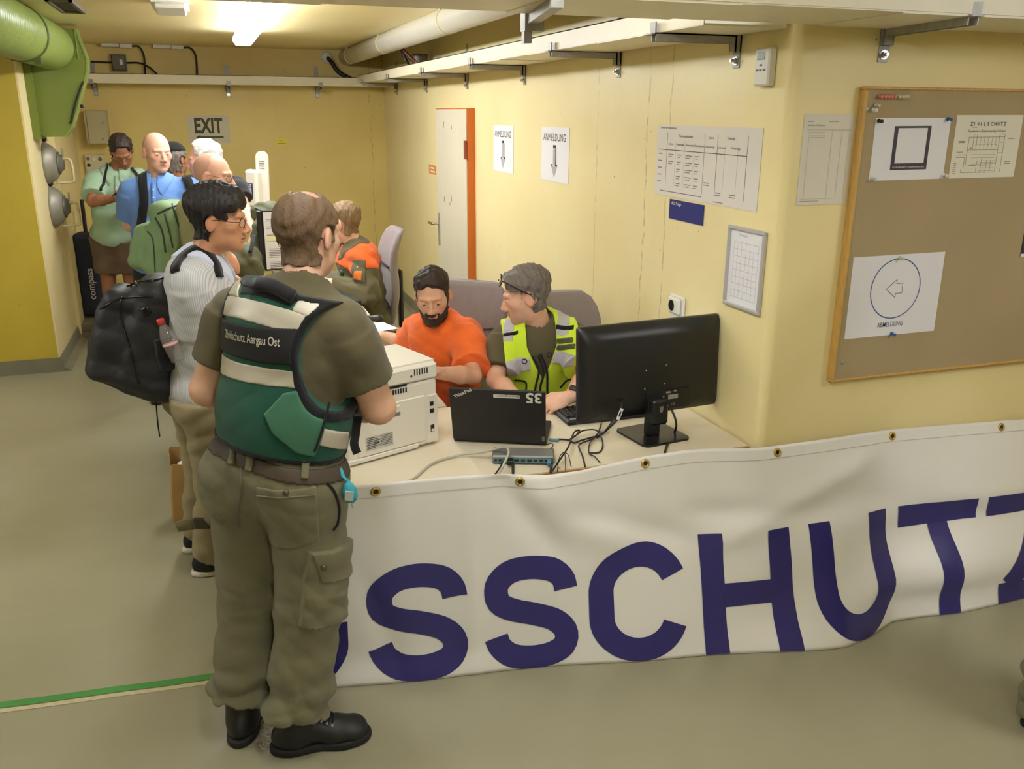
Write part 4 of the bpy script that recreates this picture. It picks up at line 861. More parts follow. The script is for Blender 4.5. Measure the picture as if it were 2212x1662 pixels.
# ---------------------------------------------------------------- chairs
M_CHAIR = mat('grey_upholstery', (142, 130, 132), .9, var=.04, vscale=20, bump=.25, bscale=500, sheen=.2)
M_CHB = mat('dark_upholstery', (74, 68, 70), .9, bump=.2, bscale=400)
def chair(label, loc, head, top=1.12, seat=.46):
    """head: direction the sitter faces"""
    t = thing('office_chair', label, 'chair', (loc[0], loc[1], 0), 'grey office chairs behind the desks'); f = unit([head[0], head[1], 0]); r = np.array([f[1], -f[0], 0]); o = np.array([loc[0], loc[1], 0])
    def L(x, y, z): return o+r*x+f*y+np.array([0, 0, z])
    prof = [(.52, -.19, .17), (.60, -.215, .20), (.70, -.235, .225), (.80, -.235, .235), (.90, -.225, .23), (.98, -.232, .225), (1.04, -.25, .215), (1.09, -.268, .19), (1.118, -.28, .15)]
    k = (top-.52)/(1.118-.52)
    def back(b, th0, dy):
        rings = []
        for (z, y, w) in prof:
            z = .52+(z-.52)*k; n = 28; tt = np.linspace(0, 2*math.pi, n, endpoint=False); c, s = np.cos(tt), np.sin(tt)
            X = w*np.sign(c)*np.abs(c)**.35; Yo = th0*np.sign(s)*np.abs(s)**.6+.05*(X/.23)**2
            rings.append(np.array([L(X[i], y+dy+Yo[i], z) for i in range(n)]))
        loft(b, rings)
    one('backrest', M_CHAIR, t, lambda b: back(b, .026, 0), smooth=True)
    one('back_seam', M_CHB, t, lambda b: b.tube(smooth_path([L(x, -.2+.05*(x/.23)**2+.008, .52+.38*k-.03*(1-(x/.2)**2)) for x in (-.2, -.1, 0, .1, .2)], 4), .004, 5), smooth=True)
    one('back_shell', mat('chair_plastic', (40, 38, 38), .5), t, lambda b: (b.obox(L(0, -.275, .66), (.07, .03, .42), np.stack([r, f, [0, 0, 1]], 1), .01), b.obox(L(0, -.15, seat-.05), (.07, .26, .03), np.stack([r, f, [0, 0, 1]], 1), .008)))
    def st(b):
        rings = []
        for (z, q) in ((seat-.07, .8), (seat-.06, .95), (seat-.02, 1.0), (seat-.005, .96), (seat, .85)):
            rings.append(np.array([L(a_*q, b_*q+.03, z) for a_, b_ in rrect(.46, .46, .12, 5)]))
        loft(b, rings)
    one('seat', M_CHAIR, t, st, smooth=True)
    one('gas_column', M_BLACK, t, lambda b: (b.cyl(L(0, 0, .07), L(0, 0, seat-.06), .028, 14), b.cyl(L(0, 0, .05), L(0, 0, .2), .04, 14)))
    for i in range(5):
        a_ = 2*math.pi*i/5+.3; dd = r*math.cos(a_)+f*math.sin(a_); e = o+dd*.28
        lg = one('leg', M_BLACK, t, lambda b: b.cyl(o+dd*.03+[0, 0, .10], e+[0, 0, .075], .024, 8, .014))
        one('caster', M_BLACKG, lg, lambda b: b.cyl(e+np.cross(dd, [0, 0, 1])*.018+[0, 0, .027], e-np.cross(dd, [0, 0, 1])*.018+[0, 0, .027], .027, 14))
    return t

# ---------------------------------------------------------------- green duct, hood and blast valves on the column
M_GREEN = mat('green_duct_paint', (130, 148, 74), .35, var=.05, vscale=4)
M_GREEN2 = mat('green_hood_paint', (114, 126, 48), .42, var=.05, vscale=3)
t = thing('ventilation_duct', 'light green spiral ventilation duct running into the hood', 'duct', (-2.87, 6.3, 2.2))
def duct(b):
    prof = []; n = 36; ys = np.arange(-3.45, 7.59, .0125); V = []; cx, cz = -2.865, 2.372
    tt = np.linspace(0, 2*math.pi, n, endpoint=False)
    for i, y in enumerate(ys):
        ph = ((y/.055)-tt/(2*math.pi)) % 1.0; r = .158+.004*np.exp(-((ph-.5)/.16)**2)
        V.append(np.c_[cx+r*np.cos(tt), np.full(n, y), cz+r*np.sin(tt)])
    m = len(ys); b.add(np.vstack(V), [(i*n+j, i*n+(j+1) % n, (i+1)*n+(j+1) % n, (i+1)*n+j) for i in range(m-1) for j in range(n)])
one('spiral_tube', M_GREEN, t, duct, smooth=True)
cl = one('clamp_ring', mat('dark_green_clamp', (84, 98, 34), .5), t, lambda b: b.lathe([(.160, -.012), (.168, -.012), (.168, .012), (.160, .012)], (-2.865, 6.35, 2.372), R=frame((0, 1, 0), (0, 0, 1)), n=36), smooth=True)
one('clamp_lug', MATS['dark_green_clamp'], cl, lambda b: (b.box((-2.80, 6.335, 2.195), (-2.76, 6.365, 2.235)), b.box((-2.885, 6.335, 2.53), (-2.845, 6.365, 2.56)) if False else b.box((-2.92, 6.335, 2.50), (-2.89, 6.365, CEIL))))
hy0, hy1 = 7.60, 7.74
t = thing('filter_hood', 'green painted sheet metal hood fixed to the column under the duct end', 'hood', (-2.85, 7.67, 1.72))
hx = [(-3.02, 2.50), (-2.69, 2.50), (-2.635, 2.29), (-2.645, 2.21), (-2.70, 2.06), (-2.80, 1.80), (-2.855, 1.735), (-2.99, 1.735), (-3.02, 1.76)]
RY = np.array([[1, 0, 0], [0, 0, -1], [0, 1, 0]])
one('hood_body', M_GREEN2, t, lambda b: b.prism(hx[::-1], -hy1, -hy0, R=RY))
one('side_flange', M_GREEN, t, lambda b: [b.box((min(a_[0], c_[0])-.001, hy0-.006, min(a_[1], c_[1])), (max(a_[0], c_[0])+.005, hy1+.14, max(a_[1], c_[1]))) for a_, c_ in ((hx[1], (hx[1][0]+.003, hx[2][1])),)] + [b.prism([hx[k], (hx[k][0]+.01, hx[k][1]), (hx[k+1][0]+.01, hx[k+1][1]), hx[k+1]], -(hy1+.02), -(hy0-.004), R=RY) for k in (1, 2, 3, 4, 5)])
one('back_plate', M_GREEN2, t, lambda b: b.box((XL-.0, 7.56, 1.72), (XL+.05, 7.78, 2.46)))
one('spring_bar', M_BLACK, t, lambda b: b.tube(smooth_path([(-2.672, hy0-.012, 2.13), (-2.70, hy0-.016, 2.08), (-2.745, hy0-.014, 1.98), (-2.785, hy0-.012, 1.87), (-2.80, hy0-.01, 1.83)], 6), .007, 6), smooth=True)
one('knob', M_BLACK, t, lambda b: b.lathe([(0, -.02), (.014, -.016), (.014, 0)], (-2.705, hy0-.003, 1.955), R=frame((0, 1, 0), (0, 0, 1)), n=10))
M_VALVE = mat('cast_grey', (150, 146, 132), .45, .25)
for k, (px, py) in enumerate(((101, 352), (114, 446))):
    c = at_x(px, py, XL); c = np.array([XL, 7.98 if k == 0 else 8.02, c[2]])
    c = np.array([XL, 7.95, at_x(px, py, XL)[2]])
    t = thing('blast_valve', ['grey domed blast valve with loop handle just below the green hood', 'grey domed blast valve with loop handle, lower of the pair on the column'][k], 'valve', c-[0, 0, .2])
    RV = frame((1, 0, 0), (0, 0, 1))
    one('dome', M_VALVE, t, lambda b: b.lathe([(.162, 0), (.164, .012), (.152, .03), (.13, .065), (.105, .085), (.085, .09)], c, R=RV, n=32), smooth=True)
    one('collar', mat('dark_cast', (110, 106, 94), .5, .25), t, lambda b: b.lathe([(.085, .085), (.088, .10), (.07, .105), (.05, .13), (.0, .132)], c, R=RV, n=24), smooth=True)
    one('cross_lever', M_STEEL, t, lambda b: b.obox(c+[.13, -.01, .05], (.012, .03, .13), roty(.1), .004))
    one('handle', mat('cream_handle', (206, 196, 156), .4), t, lambda b: b.tube(smooth_path([c+[.115, -.02, .03], c+[.175, -.03, .03], c+[.19, -.03, -.02], c+[.19, -.03, -.12], c+[.17, -.03, -.145], c+[.06, -.03, -.15]], 6), .010, 8), smooth=True)
    one('hinge', M_BLACK, t, lambda b: b.box(c+[0, -.03, .165], c+[.03, .03, .215], .006))
# ================================================================ SMOOTH FIGURES
# Bodies, clothes, bags: smooth-blended distance fields turned into one closed mesh each (surface nets).
class Field:
    def __init__(s): s.p = []
    def add(s, fn, lo, hi, k=.02, op='u'): s.p.append((fn, np.asarray(lo, float), np.asarray(hi, float), k, op)); return s
    def cone(s, a, b, ra, rb=None, k=.02, op='u'):
        a = np.asarray(a, float); b = np.asarray(b, float); rb = ra if rb is None else rb
        ba = b-a; l2 = ba@ba+1e-12; m = max(ra, rb)
        def f(P):
            d = P-a; t = np.clip((d@ba)/l2, 0, 1); return np.linalg.norm(d-t[..., None]*ba, axis=-1)-(ra+(rb-ra)*t)
        return s.add(f, np.minimum(a, b)-m, np.maximum(a, b)+m, k, op)
    def capcone(s, a, b, ra, rb, k=.02, op='u', R=None, ex=1.0):
        """flat-ended tapered tube; ex squeezes it along R's second axis"""
        a = np.asarray(a, float); b = np.asarray(b, float); L = np.linalg.norm(b-a); u = (b-a)/L; m = max(ra, rb)*1.1
        Q = None if R is None else np.asarray(R)
        def f(P):
            d = P-a; t = d@u; q = d-t[..., None]*u
            if Q is not None and ex != 1.0:
                w = Q[:, 1]-u*(Q[:, 1]@u); w = w/np.linalg.norm(w); qq = (q@w); q = q+(qq*(1/ex-1))[..., None]*w
            r = np.linalg.norm(q, axis=-1)-(ra+(rb-ra)*np.clip(t/L, 0, 1))
            c = np.abs(t-L/2)-L/2; return np.maximum(r, c)
        return s.add(f, np.minimum(a, b)-m, np.maximum(a, b)+m, k, op)
    def ell(s, c, r, R=None, k=.03, op='u'):
        c = np.asarray(c, float); r = np.asarray(r, float); R = np.eye(3) if R is None else np.asarray(R); m = np.abs(R)@r
        def f(P):
            q = (P-c)@R; k0 = np.linalg.norm(q/r, axis=-1); k1 = np.linalg.norm(q/(r*r), axis=-1)+1e-9; return k0*(k0-1)/k1
        return s.add(f, c-m, c+m, k, op)
    def box(s, c, h, R=None, rad=.01, k=.01, op='u'):
        c = np.asarray(c, float); h = np.asarray(h, float)-rad; R = np.eye(3) if R is None else np.asarray(R); m = np.abs(R)@(h+rad)
        def f(P):
            q = np.abs((P-c)@R)-h; return np.linalg.norm(np.maximum(q, 0), axis=-1)+np.minimum(q.max(-1), 0)-rad
        return s.add(f, c-m, c+m, k, op)
    def bounds(s, pad=.02):
        lo = np.min([p[1] for p in s.p if p[4] == 'u'], 0)-pad; hi = np.max([p[2] for p in s.p if p[4] == 'u'], 0)+pad; return lo, hi
    def ev(s, P, grow=0.0):
        """field values at a list of points; each shape only where it can matter"""
        D = np.full(len(P), .5, np.float32)
        for fn, lo, hi, k, op in s.p:
            g = k+.03+grow; m = P[:, 0] > lo[0]-g
            for a, v, sg in ((0, hi[0]+g, -1), (1, lo[1]-g, 1), (1, hi[1]+g, -1), (2, lo[2]-g, 1), (2, hi[2]+g, -1)): m &= (P[:, a] > v) if sg > 0 else (P[:, a] < v)
            i = np.nonzero(m)[0]
            if len(i) == 0: continue
            d = fn(P[i]).astype(np.float32); A = D[i]
            if op == 'u': h = np.clip(.5+.5*(A-d)/k, 0, 1); D[i] = A*(1-h)+d*h-k*h*(1-h)
            else: h = np.clip(.5-.5*(A+d)/k, 0, 1); D[i] = A*(1-h)-d*h+k*h*(1-h)
        return D
    def sparse(s, xs, ys, zs, post, grow=0.0, B=4):
        """values on the grid, exact only in blocks the surface can pass through"""
        h = float(xs[1]-xs[0]); n = [-(-len(a)//B) for a in (xs, ys, zs)]
        C = np.stack(np.meshgrid(*[a[0]+h*(np.arange(m, dtype=np.float32)*B+(B-1)/2) for a, m in zip((xs, ys, zs), n)], indexing='ij'), -1).reshape(-1, 3).astype(np.float32)
        Dc = s.ev(C, grow); Dc = post(Dc, C) if post is not None else Dc
        mk = np.abs(Dc) < (B*h*.5*1.75+h*2.2)
        F = np.repeat(np.repeat(np.repeat(np.where(Dc < 0, -.5, .5).astype(np.float32).reshape(n), B, 0), B, 1), B, 2)
        I = np.argwhere(mk.reshape(n)); o = np.stack(np.meshgrid(*[np.arange(B)]*3, indexing='ij'), -1).reshape(-1, 3)
        Q = (I[:, None, :]*B+o[None]).reshape(-1, 3); P = (np.array([xs[0], ys[0], zs[0]])+Q*h).astype(np.float32)
        D = s.ev(P, grow); D = post(D, P) if post is not None else D; F[Q[:, 0], Q[:, 1], Q[:, 2]] = D
        return F[:len(xs), :len(ys), :len(zs)]
    def at(s, P):
        P = np.asarray(P, float); D = np.full(P.shape[:-1], .5)
        for fn, lo, hi, k, op in s.p:
            d = fn(P)
            if op == 'u': h = np.clip(.5+.5*(D-d)/k, 0, 1); D = D*(1-h)+d*h-k*h*(1-h)
            else: h = np.clip(.5-.5*(D+d)/k, 0, 1); D = D*(1-h)-d*h+k*h*(1-h)
        return D

def nets(D, xs, ys, zs):
    S = D < 0; nx, ny, nz = D.shape
    cnt = np.zeros((nx-1, ny-1, nz-1), np.int8)
    for a in (0, 1):
        for b in (0, 1):
            for c in (0, 1): cnt += S[a:nx-1+a, b:ny-1+b, c:nz-1+c]
    act = (cnt > 0) & (cnt < 8); I = np.argwhere(act)
    if len(I) == 0: return np.zeros((0, 3)), np.zeros((0, 4), int)
    idx = np.full(act.shape, -1, np.int64); idx[act] = np.arange(len(I))
    acc = np.zeros((len(I), 3)); n = np.zeros(len(I))
    cor = [(a, b, c) for a in (0, 1) for b in (0, 1) for c in (0, 1)]
    vals = {q: D[I[:, 0]+q[0], I[:, 1]+q[1], I[:, 2]+q[2]] for q in cor}
    for q in cor:
        for ax in range(3):
            if q[ax] == 0:
                r = list(q); r[ax] = 1; r = tuple(r); v0, v1 = vals[q], vals[r]; m = (v0 < 0) != (v1 < 0)
                t = np.where(m, v0/(v0-v1+1e-20), 0); p = np.zeros((len(I), 3))+q; p[:, ax] += t; acc[m] += p[m]; n[m] += 1
    L = I+acc/n[:, None]; h = np.array([xs[1]-xs[0], ys[1]-ys[0], zs[1]-zs[0]]); V = np.array([xs[0], ys[0], zs[0]])+L*h; Fs = []
    for ax in range(3):
        sl0 = [slice(None)]*3; sl1 = [slice(None)]*3; sl0[ax] = slice(0, -1); sl1[ax] = slice(1, None)
        A, B = S[tuple(sl0)], S[tuple(sl1)]; E = np.argwhere(A != B)
        b, c = [(1, 2), (2, 0), (0, 1)][ax]
        E = E[(E[:, b] > 0) & (E[:, c] > 0) & (E[:, b] < D.shape[b]-1) & (E[:, c] < D.shape[c]-1)]
        if len(E) == 0: continue
        def g(db, dc): q = E.copy(); q[:, b] -= db; q[:, c] -= dc; return idx[q[:, 0], q[:, 1], q[:, 2]]
        Q = np.stack([g(1, 1), g(0, 1), g(0, 0), g(1, 0)], 1); fl = ~A[E[:, 0], E[:, 1], E[:, 2]]
        Q[fl] = Q[fl][:, ::-1]; Fs.append(Q)
    return V, np.vstack(Fs)

def axes(lo, hi, h):
    return [np.arange(lo[i], hi[i]+h, h, dtype=np.float32) for i in range(3)]
def smesh(name, fld, m, parent, h=.006, lo=None, hi=None, post=None, label=None, smooth=True, grow=0.0, attr=None, holes=None):
    """mesh a field; post(D,P) may cut or displace; holes: boxes meshed finer with the same field, joined in one mesh"""
    L, H = fld.bounds(.02+grow)
    if lo is not None: L = np.maximum(L, lo)
    if hi is not None: H = np.minimum(H, hi)
    VV, FF, n = [], [], 0
    for (bl, bh, hh, cut) in [(L, H, h, holes or [])]+[(np.maximum(q[0], L), np.minimum(q[1], H), q[2], []) for q in (holes or [])]:
        xs, ys, zs = axes(bl, bh, hh); D = fld.sparse(xs, ys, zs, post, grow)
        V, F = nets(D, xs, ys, zs)
        if len(V) == 0: continue
        for q in cut:            # drop what the finer block covers
            c = V[F].mean(1); ins = np.all((c > np.asarray(q[0])+hh*.6) & (c < np.asarray(q[1])-hh*.6), axis=1); F = F[~ins]
        VV.append(V); FF.append(F+n); n += len(V)
    if not VV: return None
    V = np.vstack(VV); F = np.vstack(FF); used = np.zeros(len(V), bool); used[F.ravel()] = True; re = np.cumsum(used)-1; V = V[used]; F = re[F]
    W = V-wloc(parent); org = np.zeros(3)
    if parent is None:
        org = np.array([(V[:, 0].min()+V[:, 0].max())/2, (V[:, 1].min()+V[:, 1].max())/2, V[:, 2].min()]); W = V-org
    me = bpy.data.meshes.new(name); me.vertices.add(len(W)); me.vertices.foreach_set('co', W.astype(np.float32).ravel())
    me.loops.add(F.size); me.loops.foreach_set('vertex_index', F.astype(np.int32).ravel())
    me.polygons.add(len(F)); me.polygons.foreach_set('loop_start', np.arange(0, F.size, 4, dtype=np.int32)); me.polygons.foreach_set('loop_total', np.full(len(F), 4, np.int32))
    me.update(calc_edges=True); me.polygons.foreach_set('use_smooth', np.full(len(F), smooth)); me.validate()
    if attr is not None and len(me.vertices) == len(V):
        a = me.color_attributes.new('tint', 'FLOAT_COLOR', 'POINT'); a.data.foreach_set('color', attr(V).astype(np.float32).ravel())
    me.materials.append(m); o = bpy.data.objects.new(name, me); COL.objects.link(o); o.parent = parent
    if parent is None: o.location = org
    if label: o['label'] = label
    return o

def wrinkle(seed, scale, amp, n=5, axis=None, ridged=.6):
    """cloth folds: a few warped waves; axis = main direction across which the folds run"""
    rg = np.random.RandomState(seed); W = []
    for i in range(n):
        d = rg.normal(size=3); d /= np.linalg.norm(d)
        if axis is not None: d = unit(np.asarray(axis)*1.6+d*.8)
        W.append((d*scale*(.6+1.0*rg.rand()), rg.rand()*6.28, rg.normal(size=3)*scale*.35, rg.rand()*6.28))
    def f(P):
        s = 0
        for k, ph, k2, p2 in W:
            w = np.sin(P@k.astype(np.float32)+ph+1.5*np.sin(P@k2.astype(np.float32)+p2)); s = s+(1-ridged)*w+ridged*(1-2*np.abs(w))
        return (amp/n*1.6)*s
    return f
def plane(P, c, n): return (P-np.asarray(c, np.float32))@unit(n).astype(np.float32)
def inbox(P, c, R, h, rad=0.0):
    q = np.abs((P-np.asarray(c, np.float32))@np.asarray(R, np.float32))-(np.asarray(h, np.float32)-rad)
    return np.linalg.norm(np.maximum(q, 0), axis=-1)+np.minimum(q.max(-1), 0)-rad
def patch(name, fld, m, parent, off, region, lo, hi, h=.005, label=None, disp=None, under=.012):
    """a piece lying on the surface of a field: the layer up to `off` outside it, within region(P)<0"""
    def post(D, P):
        if disp is not None: D = D+disp(P)
        return np.maximum(np.maximum(D-off, -(D+under)), region(P))
    return smesh(name, fld, m, parent, h, lo, hi, post, label, grow=off+.01)
def drape(fld, P, d, off=.004, disp=None, it=40):
    """slide points along direction d until they meet the field"""
    P = np.array(P, float); d = np.asarray(d, float); d = np.broadcast_to(d/np.linalg.norm(d, axis=-1, keepdims=True), P.shape); t = np.zeros(len(P))
    for _ in range(it):
        q = P+d*t[:, None]; D = fld.at(q)
        if disp is not None: D = D+disp(q.astype(np.float32))
        t += np.clip(D-off, -.03, .06)*.8
    return P+d*t[:, None]

# ---------------------------------------------------------------- people
def skin_mat(name, rgb, lip=(150, 84, 76)):
    if name in MATS: return MATS[name]
    m = mat(name, rgb, .5, var=.04, vscale=30, bump=.06, bscale=300, sss=.06, spec=.4); nt = m.node_tree; b = nt.nodes['Principled BSDF']
    src = b.inputs['Base Color'].links[0].from_socket; at = nt.nodes.new('ShaderNodeAttribute'); at.attribute_name = 'tint'
    mx = nt.nodes.new('ShaderNodeMix'); mx.data_type = 'RGBA'; nt.links.new(at.outputs['Alpha'], mx.inputs['Factor']); nt.links.new(src, mx.inputs['A']); nt.links.new(at.outputs['Color'], mx.inputs['B'])
    nt.links.new(mx.outputs['Result'], b.inputs['Base Color']); return m
def hair_mat(name, rgb, rgb2, st=(420, 420, 70)):
    return mat(name, rgb, .55, rgb2=rgb2, vscale=1.0, stretch=st, bump=.3, bscale=1.0, spec=.35)
def cloth_mat(name, rgb, var=.05, bump=.35, bs=700, rough=.9): return mat(name, rgb, rough, var=var, vscale=9, bump=bump, bscale=bs, sheen=.15, spec=.25)

def head_frame(yaw, pitch=0.0, roll=0.0):
    """yaw: bearing of the face in degrees, 0 = +y, positive towards +x; pitch up positive; columns right, forward, up"""
    return rotz(-math.radians(yaw))@rotx(math.radians(pitch))@roty(math.radians(roll))
def add_head(F, c, R, s=1.0, k=.012, jaw=1.0, wide=1.0, nose=1.0, brow=1.0):
    def p(x, y, z): return np.asarray(c)+R@(np.array([x*wide, y, z])*s)
    F.ell(p(0, -.018, .036), np.array([.077*wide, .099, .088])*s, R, .02)
    F.ell(p(0, .022, -.022), np.array([.066*wide, .070, .085])*s, R, .03*s)
    F.ell(p(0, .030, -.072), np.array([.054*wide*jaw, .056, .045])*s, R, .03*s)
    F.ell(p(0, .066, -.100), np.array([.026*jaw, .024, .020])*s, R, .022*s)
    for q in (-1, 1):
        F.ell(p(q*.046, .052, -.018), np.array([.022, .024, .02])*s, R, .02*s)
        F.cone(p(q*.012, .088, .024), p(q*.046, .074, .024), .010*s*brow, .008*s*brow, .012*s)
        F.ell(p(q*.033, .098, .000), np.array([.019, .017, .0125])*s, R, .010*s, 's')
        F.ell(p(q*.0325, .0740, -.001), np.array([.0170, .0165, .0150])*s, R, .004*s); F.ell(p(q*.0325, .0925, -.0022), np.array([.0135, .0085, .0052])*s, R@roty(q*.10), .0012*s, 's')       # lids with an almond opening
        F.ell(p(q*.080, -.014, -.004), np.array([.0095, .021, .034])*s, R@rotz(q*.35)@rotx(-.15), .006*s)
        F.ell(p(q*.0905, -.008, -.002), np.array([.006, .011, .019])*s, R@rotz(q*.35), .004*s, 's')
        F.ell(p(q*.013, .098, -.040), np.array([.0095, .012, .008])*s, R, .006*s)
    F.cone(p(0, .086, .014), p(0, .110*(.5+.5*nose), -.030), .008*s, .0115*s*nose, .012*s)
    F.ell(p(0, .109*(.55+.45*nose), -.034), np.array([.0125, .012, .0095])*s*nose, R, .008*s)
    F.cone(p(-.019, .0835, -.0635), p(0, .094, -.0605), .0055*s, .0070*s, .006*s); F.cone(p(.019, .0835, -.0635), p(0, .094, -.0605), .0055*s, .0070*s, .006*s)
    F.cone(p(-.016, .083, -.073), p(.016, .083, -.073), .0075*s, .0075*s, .006*s); F.ell(p(0, .0895, -.0732), np.array([.014, .006, .006])*s, R, .006*s)
    F.cone(p(-.024, .0905, -.0672), p(.024, .0905, -.0672), .0022*s, .0022*s, .003*s, 's')
    return p
def face_tint(p0, R, s, lip=(158, 92, 84), cheek=(214, 140, 118), stub=None, stub_a=.0, dark=(90, 70, 60)):
    """vertex tint in head space: lips, a little flush, stubble shadow; alpha = amount"""
    lc, cc, sc = lin(lip), lin(cheek), lin(stub or (80, 66, 58))
    def f(V):
        q = (V-np.asarray(p0))@R/s; x, y, z = q[:, 0], q[:, 1], q[:, 2]; o = np.zeros((len(V), 4)); o[:, :3] = lc
        l = np.exp(-((z+.0675)/.0085)**2*1.2)*(np.abs(x) < .027)*(y > .07)*np.clip(1-(np.abs(x)/.028)**3, 0, 1); a = l*.8
        ck = np.exp(-(((np.abs(x)-.045)/.02)**2+((z+.03)/.02)**2))*(y > .03)*.30; ear = (np.abs(x) > .074)*(np.abs(z) < .045)*.28
        m = ck+ear > a; o[m, :3] = cc; a = np.maximum(a, ck+ear)
        if stub_a:
            st = stub_a*sstep(-z, .025, .05)*sstep(y, -.01, .03)*(z > -.15)*np.clip(1-l*2, 0, 1); m = st > a; o[m, :3] = sc; a = np.maximum(a, st)
        o[:, 3] = np.clip(a, 0, 1); return o
    return f
def add_hand(F, w, d, n, side, L=.185, curl=(.25, .3, .35, .4), thumb=(.5, .6), k=.005, spread=.06):
    """wrist w, pointing d, back of hand n; side=+1 when the thumb lies along cross(d,n)"""
    d = unit(d); n = unit(n-d*(n@d)); t = np.cross(d, n)*side; s = L/.185; w = np.asarray(w, float)
    F.cone(w-d*.01, w+d*.03*s, .023*s, .026*s, .012)
    R = np.stack([t, d, n], 1)
    F.ell(w+d*.055*s, np.array([.041, .055, .015])*s, R, .012); F.ell(w+d*.075*s, np.array([.040, .03, .013])*s, R, .01)
    for i, (off, l, r) in enumerate(((.029, .078, .0092), (.0095, .086, .0096), (-.0105, .080, .0090), (-.030, .064, .0078))):
        a = w+(d*(.092-.006*abs(i-1))+t*off)*s; c = curl[i]; dd = unit(d+t*(spread*(1.2-i)*.8)); p = a
        for j, q in enumerate((.46, .31, .25)):
            c2 = c*(.7+.75*j); e = dd*math.cos(c2)-n*math.sin(c2); b = p+e*(l*q*s); F.cone(p, b, r*s*(1-.08*j), r*s*(.93-.09*j), k); p = b
    a = w+(d*.028+t*.030)*s; e1 = unit(d*math.cos(thumb[0])+t*math.sin(thumb[0])-n*.25); b = a+e1*.042*s
    e2 = unit(d*math.cos(thumb[1]*.5)+t*math.sin(thumb[1]*.3)-n*.35); F.cone(w+(d*.02+t*.018)*s, b, .0165*s, .0118*s, .008); F.cone(b, b+e2*.032*s, .0112*s, .0088*s, k); F.cone(b+e2*.032*s, b+unit(e2+d*.3)*.055*s, .0092*s, .0072*s, k)

